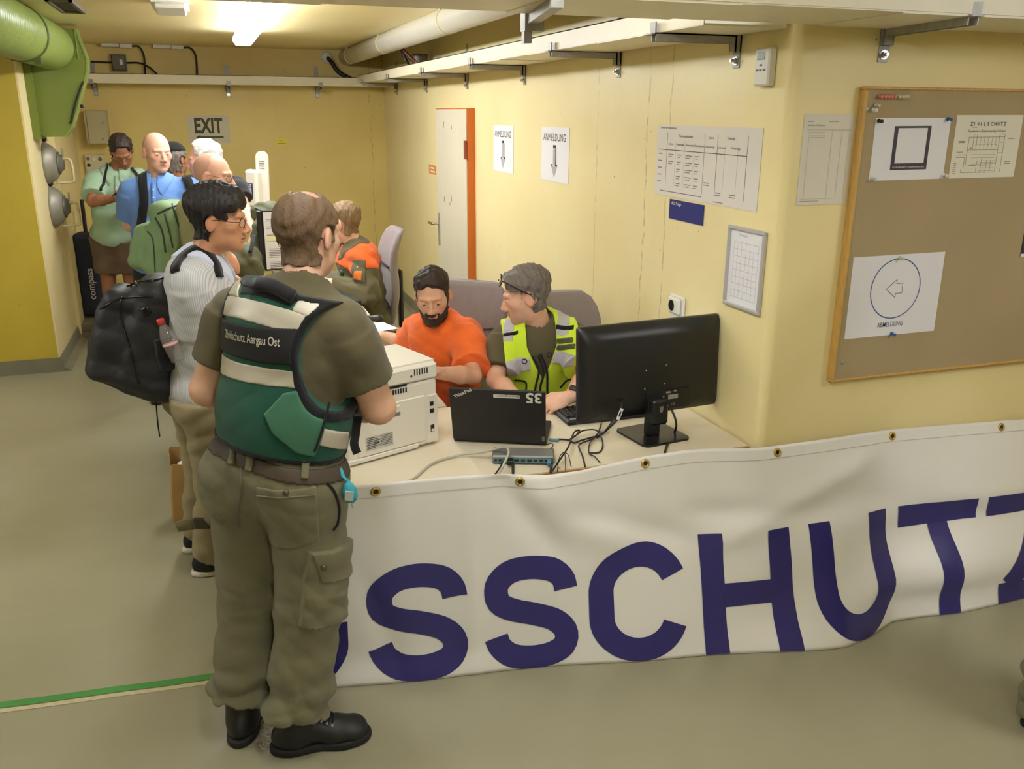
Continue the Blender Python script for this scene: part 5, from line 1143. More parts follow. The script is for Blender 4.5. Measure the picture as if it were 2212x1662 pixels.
class Person:
    """joints in room coordinates; J keys: pelvis chest neck head shL shR elL elR wrL wrR hipL hipR knL knR anL anR"""
    def __init__(s, name, label, J, base, yaw_head, pitch=0, roll=0, hs=1.0, bulk=1.0, skin=None, cat='person', limb=1.0, **hk):
        s.J = {k: np.asarray(v, float) for k, v in J.items()}; s.bulk = bulk; s.t = thing(name, label, cat, (base[0], base[1], 0)); s.skin = skin; s.R = head_frame(yaw_head, pitch, roll); s.hs = hs; s.hk = hk; s.limb = limb
        J = s.J; s.up = unit(J['neck']-J['pelvis']); sr = unit(J['shR']-J['shL']); s.rt = unit(sr-s.up*(sr@s.up)); s.fw = np.cross(s.up, s.rt)
        hr = unit(J['hipR']-J['hipL']); s.hfw = unit(np.cross([0, 0, 1.0], hr)); s.hrt = hr
        s.RT = np.stack([s.rt, s.fw, s.up], 1)
    def torso(s, F, g=0.0, k=.05, belly=0.0, back=0.0, shoulder=1.0):
        J = s.J; b = s.bulk; pel, neck = J['pelvis'], J['neck']; L = np.linalg.norm(neck-pel); sw = np.linalg.norm(J['shR']-J['shL'])/2
        RH = np.stack([s.hrt, s.hfw, np.cross(s.hrt, s.hfw)], 1)
        F.ell(pel+s.up*.0, np.array([.158*b, .118*b, .13])+g, RH, k)
        F.ell(pel+(neck-pel)*.34+s.fw*(.004+belly*.5), np.array([.148*b, .108*b+belly, .15])+g, s.RT, k)
        F.ell(pel+(neck-pel)*.66+s.fw*.004, np.array([min(.165*b, sw*.98), .118*b, .19])+g, s.RT, k)
        F.ell(pel+(neck-pel)*.82-s.fw*.012, np.array([sw*.86, .095*b, .10])+g, s.RT, k)
        for q in 'LR':
            F.cone(neck-s.up*.085, J['sh'+q]-s.up*.012, .050*b+g, (.054*shoulder*b)+g, k*.8)
    def body(s, h=.008, fine=.0035, hands=True, tint=None, hand_kw=None, legs=True, arms='LR', extra=None, hand_fine=None):
        J = s.J; F = Field(); l = s.limb*s.bulk; B = Field()
        s.torso(F, -.016)
        s.p = add_head(F, J['head'], s.R, s.hs, **s.hk)
        nb = J['neck']; F.cone(nb-s.up*.03, J['head']+s.R@np.array([0, -.022, -.06])*s.hs, .062*s.hs, .054*s.hs, .03)
        for q in arms:
            F.cone(J['sh'+q], J['el'+q], .048*l, .038*l, .03); F.cone(J['el'+q], J['el'+q]*.62+J['wr'+q]*.38, .038*l, .040*l, .015); F.cone(J['el'+q]*.62+J['wr'+q]*.38, J['wr'+q], .040*l, .026*l, .015)
        if legs:
            for q in 'LR':
                F.cone(J['hip'+q], J['kn'+q], .076*l, .050*l, .04); m = J['kn'+q]*.68+J['an'+q]*.32; F.cone(J['kn'+q], m, .050*l, .054*l, .02); F.cone(m, J['an'+q], .054*l, .034*l, .02)
        hf = []
        if hands:
            for q in arms:
                kw = dict((hand_kw or {}).get(q, {}))
                if kw is None or kw.get('skip'): continue
                d = kw.pop('d', J['wr'+q]-J['el'+q]); n = kw.pop('n', np.array([0, 0, 1.0])); sd = kw.pop('side', None)
                if sd is None: sd = 1
                add_hand(F, J['wr'+q], d, np.asarray(n, float), sd, **kw)
                if hand_fine and q in hand_fine: c = J['wr'+q]+unit(d)*.09; hf.append((c-.13, c+.13, hand_fine[q]))
        if extra: extra(F)
        s.F = F; hc = J['head']; holes = [(hc-np.array([.15, .15, .145]), hc+np.array([.15, .15, .16]), fine)]+hf
        return smesh('body', F, s.skin, s.t, h, attr=tint or face_tint(hc, s.R, s.hs), holes=holes)
    def headonly(s):
        F = Field(); add_head(F, s.J['head'], s.R, s.hs, **s.hk); F.cone(s.J['neck']-s.up*.03, s.J['head']+s.R@np.array([0, -.022, -.06])*s.hs, .062*s.hs, .054*s.hs, .03); return F
    def hp(s, x, y, z): return s.J['head']+s.R@(np.array([x, y, z])*s.hs)
    def hair(s, m, region, thick, h=.004, name='hair', noise=None, label=None):
        """layer over the skull; region(q)<0 inside, thick(q) metres, q in head units"""
        F = s.headonly(); hc, R, hs = s.J['head'].astype(np.float32), s.R.astype(np.float32), s.hs
        def post(D, P):
            q = (P-hc)@R/hs; D = D-thick(q)
            if noise is not None: D = D+noise(q)
            return np.maximum(D, region(q))
        return smesh(name, F, m, s.t, h, s.J['head']-.19, s.J['head']+.19, post, label, grow=.05)
    def eyes(s, iris=(60, 44, 34), look=(0, 0), r=.0128, lids=0.0):
        for q in (-1, 1):
            c = s.hp(q*.0325, .0752, -.0015); d = s.R@unit([look[0], 1, look[1]]); Rr = frame(d, s.R[:, 2])
            e = one('eye', mat('eye_white', (222, 214, 208), .25), s.t, lambda b: b.lathe([(0, -1)]+[(math.sin(a), -math.cos(a)) for a in np.linspace(.3, 2.84, 9)]+[(0, 1)], (0, 0, 0), n=14), smooth=True)
            V = (np.array([v.co for v in e.data.vertices])+wloc(s.t))*r*s.hs@Rr.T+c-wloc(s.t); e.data.vertices.foreach_set('co', V.astype(np.float32).ravel()); e.data.update()
            one('iris', mat('iris_%d_%d_%d' % iris, iris, .15), e, lambda b: b.lathe([(0.0062*s.hs, .0), (.0055*s.hs, .0012*s.hs), (0, .0016*s.hs)], c+d*(r*.9)*s.hs-wloc(e)+wloc(e), R=Rr, n=14), smooth=True)
    def brows(s, m, th=.0045, arch=.006, z=.021, y=.0865, len_=.026):
        for q in (-1, 1):
            pts = [s.hp(q*(.013+len_*t*1.35), y-.0185*t*t+.001, z+arch*math.sin(min(1, t*1.35)*math.pi*.62)-.003*t) for t in np.linspace(0, 1, 7)]
            one('eyebrow', m, s.t, lambda b: b.tube(smooth_path(pts, 3), np.interp(np.linspace(0, 1, 19), [0, .25, 1], [th*.8, th, th*.3])*s.hs, 8, flat=.55), smooth=True)
    def glasses(s, m, r=.021, w=.0013, z=-.002, y=.104, round_=1.0):
        t = thing('glasses', None, None) if False else None
        def rims(b):
            for q in (-1, 1):
                tt = np.linspace(0, 2*math.pi, 28, endpoint=False); b.tube([s.hp(q*.0335+r*1.12*math.cos(a), y-.012*abs(q*.0335+r*1.12*math.cos(a))/.05, z+r*.88*math.sin(a)) for a in tt], w*s.hs, 6, closed=True)
            b.tube(smooth_path([s.hp(-.012, y, z+.004), s.hp(0, y+.003, z+.008), s.hp(.012, y, z+.004)], 4), w*s.hs, 6)
            for q in (-1, 1): b.tube(smooth_path([s.hp(q*.057, y-.014, z+.006), s.hp(q*.080, .055, z+.008), s.hp(q*.084, .0, z+.012), s.hp(q*.083, -.03, z-.006)], 4), w*s.hs, 6)
        o = one('glasses', m, s.t, rims, smooth=True)
        for q in (-1, 1): one('lens', mat('lens_glass', (235, 240, 240), .03, alpha=.12, spec=.6), o, lambda b: b.add([s.hp(q*.0335+r*1.1*math.cos(a), y-.012*abs(q*.0335+r*1.1*math.cos(a))/.05, z+r*.86*math.sin(a)) for a in np.linspace(0, 2*math.pi, 24, endpoint=False)], [tuple(range(24))]))
        return o
    # ---- clothes
    def shirt(s, m, g=.012, sleeve=.72, sl_r=(.074, .070), hem=.05, h=.006, name='shirt', disp=None, neck=.066, belly=0.0, longs=False, cuff=.96, neck_up=.0, k=.05, label=None, shoulder=1.0, flare=.0, arms='LR', lo=None, hi=None, keep_field=True):
        F = Field(); J = s.J; b = s.bulk; s.torso(F, g, k, belly, shoulder=shoulder)
        for q in arms:
            sh, el, wr = J['sh'+q], J['el'+q], J['wr'+q]; e = sh+(el-sh)*(1.0 if longs else sleeve)
            F.cone(sh, sh+(e-sh)*.35, .056*b*shoulder+g*.6, sl_r[0]*b*.96, .04)
            if longs:
                F.cone(sh+(el-sh)*.3, el, sl_r[0]*b*.95, sl_r[1]*b, .03); F.capcone(el-unit(wr-el)*.02, el+(wr-el)*cuff, sl_r[1]*b, .050*b, .03)
            else: F.capcone(sh+(el-sh)*.12, e, sl_r[0]*b*.93, sl_r[1]*b, .03)
        F.cone(J['neck']-s.up*.10, J['neck']+s.up*(-.022+neck_up), .080, neck+.006, .03)
        hz = J['pelvis']-s.up*hem; nk = J['neck']; nc = J['neck']+s.up*(.008+neck_up)+s.fw*.016
        def post(D, P):
            if disp is not None: D = D+disp(P)
            D = np.maximum(D, -plane(P, hz, s.up)); nb = np.linalg.norm((P-nc.astype(np.float32))@s.RT.astype(np.float32)*np.array([1, 1, 1.0], np.float32), axis=-1)-neck
            return np.maximum(D, -nb)
        s.S = F; s.Sd = disp
        o = smesh(name, F, m, s.t, h, lo, hi, post, label); return o
    def trousers(s, m, g=.018, h=.007, disp=None, top=.06, knee=None, cuff=1.02, r=(.098, .078, .076), name='trousers', seat=1.0, label=None, k=.04):
        F = Field(); J = s.J; b = s.bulk; RH = np.stack([s.hrt, s.hfw, np.cross(s.hrt, s.hfw)], 1)
        F.ell(J['pelvis']-[0, 0, .0], np.array([.158*b, .120*b, .14])+g, RH, k)
        for q in 'LR':
            hp, kn, an = J['hip'+q], J['kn'+q], J['an'+q]; F.ell(hp-s.hfw*.035*seat+[0, 0, .02], np.array([.085, .095, .11])*b+g*.5, RH, k)
            if knee is None:
                F.cone(hp, kn, r[0]*b, r[1]*b, k); F.capcone(kn+unit(kn-an)*.03, kn+(an-kn)*cuff, r[1]*b, r[2]*b, .03)
            else: F.capcone(hp+unit(hp-kn)*.02, hp+(kn-hp)*knee, r[0]*b, r[1]*b, k)
        tz = J['pelvis']+s.up*top
        def post(D, P):
            if disp is not None: D = D+disp(P)
            return np.maximum(D, plane(P, tz, s.up))
        s.T = F; s.Td = disp
        return smesh(name, F, m, s.t, h, None, None, post, label)
    def shoe(s, q, d, m, ms, L=.29, boot=0.0, h=.005, w=.047, label=None):
        an = s.J['an'+q]; d = unit([d[0], d[1], 0]); r = np.array([d[1], -d[0], 0]); R = np.stack([r, d, [0, 0, 1]], 1); g = np.array([an[0], an[1], 0])
        F = Field(); F.ell(g+d*(L*.43)+[0, 0, .040], (w, L*.27, .042), R, .03); F.ell(g+d*(L*.60)+[0, 0, .036], (w*.98, L*.12, .034), R, .02); F.ell(g-d*.02+[0, 0, .05], (w*.82, .062, .055), R, .03)
        F.cone(g+[0, 0, .06], g+d*-.005+[0, 0, .105+boot], .050, .052, .03); F.cone(g+d*.03+[0, 0, .07], g+d*.11+[0, 0, .055], .040, .036, .03)
        def post(D, P): return np.maximum(np.maximum(D, -(P[..., 2]-.022)), P[..., 2]-(.115+boot))
        o = smesh('shoe', F, m, s.t, h, None, None, post, label)
        G = Field(); G.ell(g+d*(L*.50)+[0, 0, .012], (w*1.10, L*.27, .05), R, .02); G.ell(g-d*.02+[0, 0, .012], (w*.92, .07, .05), R, .03); G.cone(g, g+d*L*.4, w*.75, w*.9, .03)
        smesh('sole', G, ms, o, h, None, None, lambda D, P: np.maximum(np.maximum(D, -(P[..., 2]-.001)), P[..., 2]-.026))
        return o
    def strap(s, pts, m, w=.035, th=.005, name='strap', n=6, nrm=None, par=None):
        """flat band along points"""
        P = smooth_path(pts, n); T = np.gradient(P, axis=0); T /= np.linalg.norm(T, axis=1)[:, None]+1e-9; b = MB(); V = []
        for i in range(len(P)):
            nn = np.asarray(nrm[min(int(i/n), len(nrm)-1)] if isinstance(nrm, list) else (nrm if nrm is not None else s.fw), float); x = unit(np.cross(T[i], nn)); y = unit(np.cross(x, T[i])); V += [P[i]+x*w/2-y*th/2, P[i]-x*w/2-y*th/2, P[i]-x*w/2+y*th/2, P[i]+x*w/2+y*th/2]
        m_ = len(P); F = [(i*4+j, i*4+(j+1) % 4, (i+1)*4+(j+1) % 4, (i+1)*4+j) for i in range(m_-1) for j in range(4)]+[(3, 2, 1, 0), tuple(range(m_*4-4, m_*4))]
        b.add(np.vstack(V), F); return b.build(name, m, par or s.t, True)
    def wrap(s, F, pts, d_out, m, w=.035, off=.006, th=.005, name='strap', disp=None, n=6, par=None):
        """band pressed on a clothing field"""
        P = smooth_path(pts, n); d = np.asarray(d_out, float)
        dd = np.array([unit(d if d.ndim == 1 else d[min(i*len(d)//len(P), len(d)-1)]) for i in range(len(P))])
        Q = drape(F, P+dd*.12, -dd, off, disp); e = .004; ok = np.abs(F.at(Q)) < .04; Q = Q[ok]
        if len(Q) < 3: return None
        S = np.concatenate([Q+np.eye(3)[a]*e for a in range(3)]+[Q-np.eye(3)[a]*e for a in range(3)]); W = F.at(S).reshape(6, -1); G = (W[:3]-W[3:]).T; G = G/(np.linalg.norm(G, axis=1)[:, None]+1e-12)
        T = np.gradient(Q, axis=0); T /= np.linalg.norm(T, axis=1)[:, None]+1e-9; V = []
        for i in range(len(Q)):
            x = unit(np.cross(T[i], G[i])); V += [Q[i]+x*w/2-G[i]*.01, Q[i]-x*w/2-G[i]*.01, Q[i]-x*w/2+G[i]*th, Q[i]+x*w/2+G[i]*th]
        m_ = len(Q); Fc = [(i*4+j, i*4+(j+1) % 4, (i+1)*4+(j+1) % 4, (i+1)*4+j) for i in range(m_-1) for j in range(4)]+[(3, 2, 1, 0), tuple(range(m_*4-4, m_*4))]
        return mesh_obj(name, np.vstack(V), Fc, m, par or s.t, True)
# ---------------------------------------------------------------- joints of every figure, measured along sight lines at their real distances
JN = {}
def mid(a, b, t=.5): return np.asarray(a)*(1-t)+np.asarray(b)*t
# near man in the green vest, seen from behind
j = {}
j['pelvis'] = at_d(598, 1012, 2.40); j['neck'] = at_d(652, 608, 2.44); j['head'] = at_d(667, 510, 2.49)
j['shL'] = at_d(514, 668, 2.53); j['shR'] = at_d(742, 706, 2.36); j['chest'] = mid(j['pelvis'], j['neck'], .6)
j['elL'] = reach(j['shL'], 446, 842, .27, True); j['elR'] = reach(j['shR'], 818, 880, .27, True)
j['wrL'] = reach(j['elL'], 545, 880, .25, True); j['wrR'] = reach(j['elR'], 745, 868, .24, True)
j['hipL'] = at_d(530, 1036, 2.45); j['hipR'] = at_d(664, 1044, 2.36)
j['anL'] = at_z(522, 1512, .12); j['anR'] = at_z(640, 1545, .12)
j['knL'] = mid(j['hipL'], j['anL'], .5)+np.array([.03, .03, 0]); j['knR'] = mid(j['hipR'], j['anR'], .5)+np.array([.03, .02, 0]); JN['vest'] = j
# young man with glasses and black backpack
j = {}
j['head'] = at_d(474, 476, 3.42); j['neck'] = at_d(432, 552, 3.42); j['pelvis'] = at_d(432, 836, 3.42)
j['shL'] = at_d(440, 586, 3.60); j['shR'] = at_d(410, 608, 3.26); j['chest'] = mid(j['pelvis'], j['neck'], .6)
j['elR'] = reach(j['shR'], 432, 742, .27, True); j['wrR'] = reach(j['elR'], 520, 790, .24, True); j['elL'] = reach(j['shL'], 470, 712, .28, True); j['wrL'] = reach(j['elL'], 560, 760, .24, True)
j['hipL'] = j['pelvis']+np.array([-.03, .085, -.06]); j['hipR'] = j['pelvis']+np.array([.02, -.085, -.06])
j['anR'] = at_z(455, 1196, .09); j['anL'] = at_z(432, 1145, .09)
j['knL'] = mid(j['hipL'], j['anL'], .5)+RIGHT*.03; j['knR'] = mid(j['hipR'], j['anR'], .5)+RIGHT*.03; JN['glasses'] = j
# bald man with green backpack
j = {}
j['head'] = at_d(463, 381, 4.9); j['neck'] = at_d(437, 425, 4.9); j['pelvis'] = at_d(432, 640, 4.9)
j['shL'] = at_d(462, 440, 5.07); j['shR'] = at_d(415, 452, 4.75); j['chest'] = mid(j['pelvis'], j['neck'], .6)
j['elR'] = reach(j['shR'], 428, 550, .28, True); j['wrR'] = reach(j['elR'], 490, 590, .24, True); j['elL'] = reach(j['shL'], 480, 545, .28, True); j['wrL'] = reach(j['elL'], 520, 590, .24, True)
j['hipL'] = j['pelvis']+np.array([-.03, .08, -.06]); j['hipR'] = j['pelvis']+np.array([.02, -.08, -.06])
j['anL'] = j['hipL']*[1, 1, 0]+[-.02, .02, .09]; j['anR'] = j['hipR']*[1, 1, 0]+[.0, -.02, .09]; j['knL'] = mid(j['hipL'], j['anL']); j['knR'] = mid(j['hipR'], j['anR']); JN['bald'] = j
# tall man in the blue polo
j = {}
j['head'] = at_d(340, 330, 5.92); j['neck'] = at_d(338, 382, 5.94); j['pelvis'] = at_d(352, 566, 5.94)
j['shL'] = at_d(408, 404, 5.97); j['shR'] = at_d(284, 410, 5.90); j['chest'] = mid(j['pelvis'], j['neck'], .6)
j['elR'] = reach(j['shR'], 280, 486, .27, True); j['wrR'] = reach(j['elR'], 345, 492, .25, False); j['elL'] = reach(j['shL'], 424, 492, .27, True); j['wrL'] = reach(j['elL'], 375, 510, .25, False)
j['hipL'] = at_d(378, 600, 5.95); j['hipR'] = at_d(325, 600, 5.92)
for q in 'LR': j['an'+q] = j['hip'+q]*[1, 1, 0]+[0, 0, .09]; j['kn'+q] = mid(j['hip'+q], j['an'+q])
JN['blue'] = j
# man in the mint polo looking down at his phone
j = {}
j['head'] = at_d(263, 328, 7.30); j['neck'] = at_d(248, 366, 7.32); j['pelvis'] = at_d(246, 508, 7.35)
j['shL'] = at_d(299, 380, 7.40); j['shR'] = at_d(206, 386, 7.25); j['chest'] = mid(j['pelvis'], j['neck'], .6)
j['elR'] = reach(j['shR'], 200, 436, .27, False); j['wrR'] = reach(j['elR'], 250, 428, .25, False); j['elL'] = reach(j['shL'], 302, 430, .28, False); j['wrL'] = reach(j['elL'], 275, 425, .24, False)
j['hipL'] = at_d(268, 520, 7.38); j['hipR'] = at_d(232, 520, 7.32)
for q, px in (('L', .03), ('R', -.02)): j['hip'+q] = j['pelvis']+RIGHT*(.085 if q == 'L' else -.085)-[0, 0, .05]; j['an'+q] = j['hip'+q]*[1, 1, 0]+RIGHT*px+[0, 0, .09]; j['kn'+q] = mid(j['hip'+q], j['an'+q])
JN['mint'] = j
# white haired man in black, facing left
j = {}
j['head'] = at_d(440, 347, 6.10); j['neck'] = at_d(468, 380, 6.13); j['pelvis'] = at_d(495, 560, 6.15)
j['shL'] = at_d(508, 402, 6.01); j['shR'] = at_d(468, 398, 6.33); j['chest'] = mid(j['pelvis'], j['neck'], .6)
j['elL'] = reach(j['shL'], 533, 462, .25, False); j['wrL'] = reach(j['elL'], 549, 505, .24, False); j['elR'] = reach(j['shR'], 470, 480, .28, True); j['wrR'] = reach(j['elR'], 445, 500, .24, False)
j['hipL'] = j['pelvis']+np.array([.03, -.08, -.06]); j['hipR'] = j['pelvis']+np.array([-.03, .08, -.06])
for q in 'LR': j['an'+q] = j['hip'+q]*[1, 1, 0]+[0, 0, .09]; j['kn'+q] = mid(j['hip'+q], j['an'+q])
JN['white'] = j
# dark haired person half hidden behind the blue polo
j = {}
j['head'] = at_d(379, 345, 7.05); j['neck'] = at_d(384, 384, 7.05); j['pelvis'] = at_d(390, 530, 7.05)
j['shL'] = at_d(420, 398, 7.10); j['shR'] = at_d(352, 398, 7.00); j['chest'] = mid(j['pelvis'], j['neck'], .6)
for q, sx in (('L', 1), ('R', -1)): j['el'+q] = j['sh'+q]+RIGHT*sx*.04+[0, 0, -.28]; j['wr'+q] = j['el'+q]+[0, -.03, -.24]; j['hip'+q] = j['pelvis']+RIGHT*sx*.085-[0, 0, .06]; j['an'+q] = j['hip'+q]*[1, 1, 0]+[0, 0, .09]; j['kn'+q] = mid(j['hip'+q], j['an'+q])
JN['hidden'] = j
# seated man in olive and orange jacket at the far desk, facing left
j = {}
j['head'] = at_d(744, 482, 5.9); j['neck'] = at_d(766, 530, 5.9); j['pelvis'] = np.array([-.87, 6.0, .56])
j['shL'] = at_d(784, 558, 5.77); j['shR'] = at_d(762, 548, 6.08); j['chest'] = mid(j['pelvis'], j['neck'], .6)
j['elL'] = at_z(797, 634, .79); j['wrL'] = reach(j['elL'], 722, 612, .26, True); j['elR'] = reach(j['shR'], 756, 618, .28, False); j['wrR'] = reach(j['elR'], 706, 597, .25, True)
j['hipL'] = j['pelvis']+np.array([-.02, -.09, -.02]); j['hipR'] = j['pelvis']+np.array([-.02, .09, -.02])
for q, sy in (('L', -.02), ('R', .02)): j['kn'+q] = j['hip'+q]+np.array([-.42, sy, .02]); j['an'+q] = j['kn'+q]*[1, 1, 0]+[.02, 0, .09]
JN['jacket'] = j
# bearded man in the orange tee
j = {}
j['head'] = at_d(935, 640, 3.92); j['neck'] = at_d(948, 692, 3.98); j['pelvis'] = np.array([-.80, 4.12, .56])
j['shL'] = at_d(1008, 724, 3.96); j['shR'] = at_d(914, 708, 4.19); j['chest'] = mid(j['pelvis'], j['neck'], .6)
j['wrR'] = at_z(836, 727, .775); j['elR'] = reach(j['wrR'], 880, 744, .24, False); j['elL'] = reach(j['shL'], 1022, 812, .28, False); j['wrL'] = reach(j['elL'], 945, 806, .24, False)
j['hipL'] = j['pelvis']+np.array([.09, -.03, -.02]); j['hipR'] = j['pelvis']+np.array([-.09, -.0, -.02])
for q, sx in (('L', .04), ('R', -.10)): j['kn'+q] = j['hip'+q]+np.array([sx, -.40, .0]); j['an'+q] = j['kn'+q]*[1, 1, 0]+[0, .05, .09]
JN['orange'] = j
# man in the yellow vest turned to the left
j = {}
j['head'] = at_d(1135, 640, 3.86); j['neck'] = at_d(1162, 694, 3.90); j['pelvis'] = np.array([-.45, 3.77, .56])
j['shL'] = at_d(1238, 724, 3.93); j['shR'] = at_d(1090, 730, 3.90); j['chest'] = mid(j['pelvis'], j['neck'], .6)
j['wrR'] = at_z(1118, 862, .765); j['elR'] = reach(j['wrR'], 1070, 822, .24, True); j['wrL'] = at_z(1232, 858, .785); j['elL'] = reach(j['wrL'], 1268, 812, .22, True)
j['hipL'] = j['pelvis']+np.array([.09, 0, -.02]); j['hipR'] = j['pelvis']+np.array([-.09, 0, -.02])
for q, sx in (('L', .03), ('R', -.03)): j['kn'+q] = j['hip'+q]+np.array([sx, -.40, .0]); j['an'+q] = j['kn'+q]*[1, 1, 0]+[0, .05, .09]
JN['hivis'] = j
# ---------------------------------------------------------------- helpers that place seams, pockets and prints on garments
def hits(fld, pts, d0, disp=None, off=0.0):
    d = np.array([unit(ray(x, y)) for x, y in pts]); t = np.full(len(d), d0*.80); best = np.full(len(d), 9.0); bt = t.copy()
    for _ in range(60):
        q = CAM_O+d*t[:, None]; D = fld.at(q)
        if disp is not None: D = D+disp(q.astype(np.float32))
        D = D-off; m = np.abs(D) < best; best[m] = np.abs(D[m]); bt[m] = t[m]
        if best.max() < 4e-4: break
        t = np.minimum(t+np.clip(D, -.05, .2)*.85+np.where(D > .004, .002, 0), d0*1.3)
    return CAM_O+d*bt[:, None]            # a line that only grazes the garment keeps its nearest point
def hit(fld, px, py, d0, disp=None, off=0.0): return hits(fld, [(px, py)], d0, disp, off)[0]
def grads(fld, Q, e=.006):
    Q = np.asarray(Q); S = np.concatenate([Q+np.eye(3)[a]*e for a in range(3)]+[Q-np.eye(3)[a]*e for a in range(3)]); D = fld.at(S).reshape(6, -1); g = (D[:3]-D[3:]).T
    return g/(np.linalg.norm(g, axis=1)[:, None]+1e-12)
def grad(fld, q, e=.006): return grads(fld, np.asarray(q)[None], e)[0]
def px_region(fld, poly, d0, n=None, depth=.09, rad=.0, disp=None):
    """prism region over the garment whose outline passes through the surface points seen at the given places"""
    H = hits(fld, poly, d0, disp); c = H.mean(0)
    if n is None: n = unit(grads(fld, H).sum(0))
    n = unit(n); z = unit(np.array([0, 0, 1.0])-n*n[2]); x = np.cross(z, n); U = np.c_[(H-c)@x, (H-c)@z]
    ar = 0.5*sum(U[i][0]*U[(i+1) % len(U)][1]-U[(i+1) % len(U)][0]*U[i][1] for i in range(len(U)))
    if ar < 0: U = U[::-1]
    E = []
    for i in range(len(U)):
        a, b = U[i], U[(i+1) % len(U)]; e = (b-a)/np.linalg.norm(b-a); E.append((a, np.array([e[1], -e[0]])))
    cf, xf, zf, nf = [v.astype(np.float32) for v in (c, x, z, n)]
    def region(P):
        Q = P-cf; u, v, w = Q@xf, Q@zf, Q@nf; r = np.abs(w)-depth
        for a, m in E: r = np.maximum(r, (u-a[0])*m[0]+(v-a[1])*m[1])
        return r
    return region, H.min(0)-.06, H.max(0)+.06, c, n
def garment_patch(name, who, fld, poly, d0, m, off, parent=None, h=.004, disp=None, n=None, depth=.09, label=None, under=.006):
    reg, lo, hi, c, nn = px_region(fld, poly, d0, n, depth, disp=disp)
    return patch(name, fld, m, parent or who.t, off, reg, lo, hi, h, label, disp, under), c, nn
def garment_line(name, who, fld, pts, d0, m, r=.0022, off=.002, parent=None, disp=None, n=5):
    H = hits(fld, smooth_path([(a, b, 0) for a, b in pts], n)[:, :2], d0, disp, off)
    return one(name, m, parent or who.t, lambda b: b.tube(H, r, 6), smooth=True)
def stud(name, who, fld, px, py, d0, m, r=.008, off=.004, parent=None, disp=None):
    c = hit(fld, px, py, d0, disp, off); n = grad(fld, c); return one(name, m, parent or who.t, lambda b: b.lathe([(r, -.004), (r, .001), (r*.7, .003), (0, .004)], c, R=frame(n, (0, 0, 1)), n=14), smooth=True)
def garment_text(name, who, fld, s, pL, pR, d0, m, size, bold=0.0, off=.004, parent=None, disp=None, th=0):
    """lettering whose baseline runs between two seen places, pressed on the garment"""
    A = hit(fld, *pL, d0, disp); B = hit(fld, *pR, d0, disp); n = unit(grad(fld, A)+grad(fld, B)); ux = unit(B-A); uy = unit(np.cross(n, ux)); V, F = text2d(s, size, bold)
    k = np.linalg.norm(B-A)/(V[:, 0].max()-V[:, 0].min()); V = (V-[V[:, 0].min(), 0])*[k, 1]
    P = A+V[:, :1]*ux+V[:, 1:]*uy+n*.06; Q = drape(fld, P, -n, off, disp); return mesh_obj(name, Q, F, m, parent or who.t)
def rag(q, n, s=40.0):
    """small ragged offset used on hair lines"""
    return .004*(np.sin(q[..., 0]*s*3.1+n)+np.sin(q[..., 1]*s*2.3+n*2)+np.sin(q[..., 2]*s*2.7+n*3))
def short_hair(front=.062, temple=.038, nape=-.075, side=.02, crown=None, seed=1, forehead=.062):
    """short cut: hairline at the forehead, around the ears, to the nape"""
    def f(q):
        x, y, z = q[..., 0], q[..., 1], q[..., 2]; w = rag(q, seed)
        top = y-(front+.25*(z-.06))                                  # behind the forehead line
        top = np.maximum(top, -(z-(forehead-.35*np.abs(x)/.08*.06)))  # above the brow
        sd = np.maximum(np.maximum(y-temple, -(z-side)), -(np.abs(x)-.045))
        bk = np.maximum(y-(-.022), -(z-nape))
        r = np.minimum(np.minimum(top, sd), bk)
        ear = np.sqrt(((y+.012)/.030)**2+((z+.004)/.040)**2)*.03-.03; r = np.maximum(r, -(np.where(np.abs(x) > .05, ear, 1.0)))
        r = r+w
        if crown is not None:
            cd = np.sqrt((x-crown[0])**2+(y-crown[1])**2+(z-crown[2])**2); r = np.maximum(r, crown[3]-cd+w*2.0)
        return r
    return f
def hair_noise(seed, a=.0025):
    rg = np.random.RandomState(seed); K = [(rg.normal(size=3)*[150, 150, 70], rg.rand()*6) for _ in range(8)]
    def f(q): return sum(a/2.4*np.sin(q@k.astype(np.float32)+p) for k, p in K)
    return f
M_SKIN1 = skin_mat('skin_fair', (224, 176, 148)); M_SKIN2 = skin_mat('skin_tan', (196, 142, 108)); M_SKIN3 = skin_mat('skin_pale_pink', (226, 174, 150)); M_SKIN4 = skin_mat('skin_brown', (150, 100, 72)); M_SKIN5 = skin_mat('skin_olive', (210, 162, 132))
M_OLIVE = cloth_mat('olive_tee', (92, 84, 60)); M_TROU = cloth_mat('olive_trousers', (114, 110, 84)); M_BOOT = mat('black_leather', (24, 23, 22), .5, bump=.2, bscale=120); M_SOLE = mat('black_rubber', (20, 20, 20), .7)
M_BLK = cloth_mat('black_fabric', (24, 24, 26)); M_REFL = mat('reflective_tape', (186, 178, 160), .4, var=.03, vscale=12, bump=.05, bscale=400); M_VGREEN = cloth_mat('dark_green_vest', (30, 80, 62), bs=900); M_VGREEN2 = cloth_mat('green_pocket', (62, 108, 84)); M_BELT = mat('brown_belt', (72, 60, 46), .7, bump=.2, bscale=500)

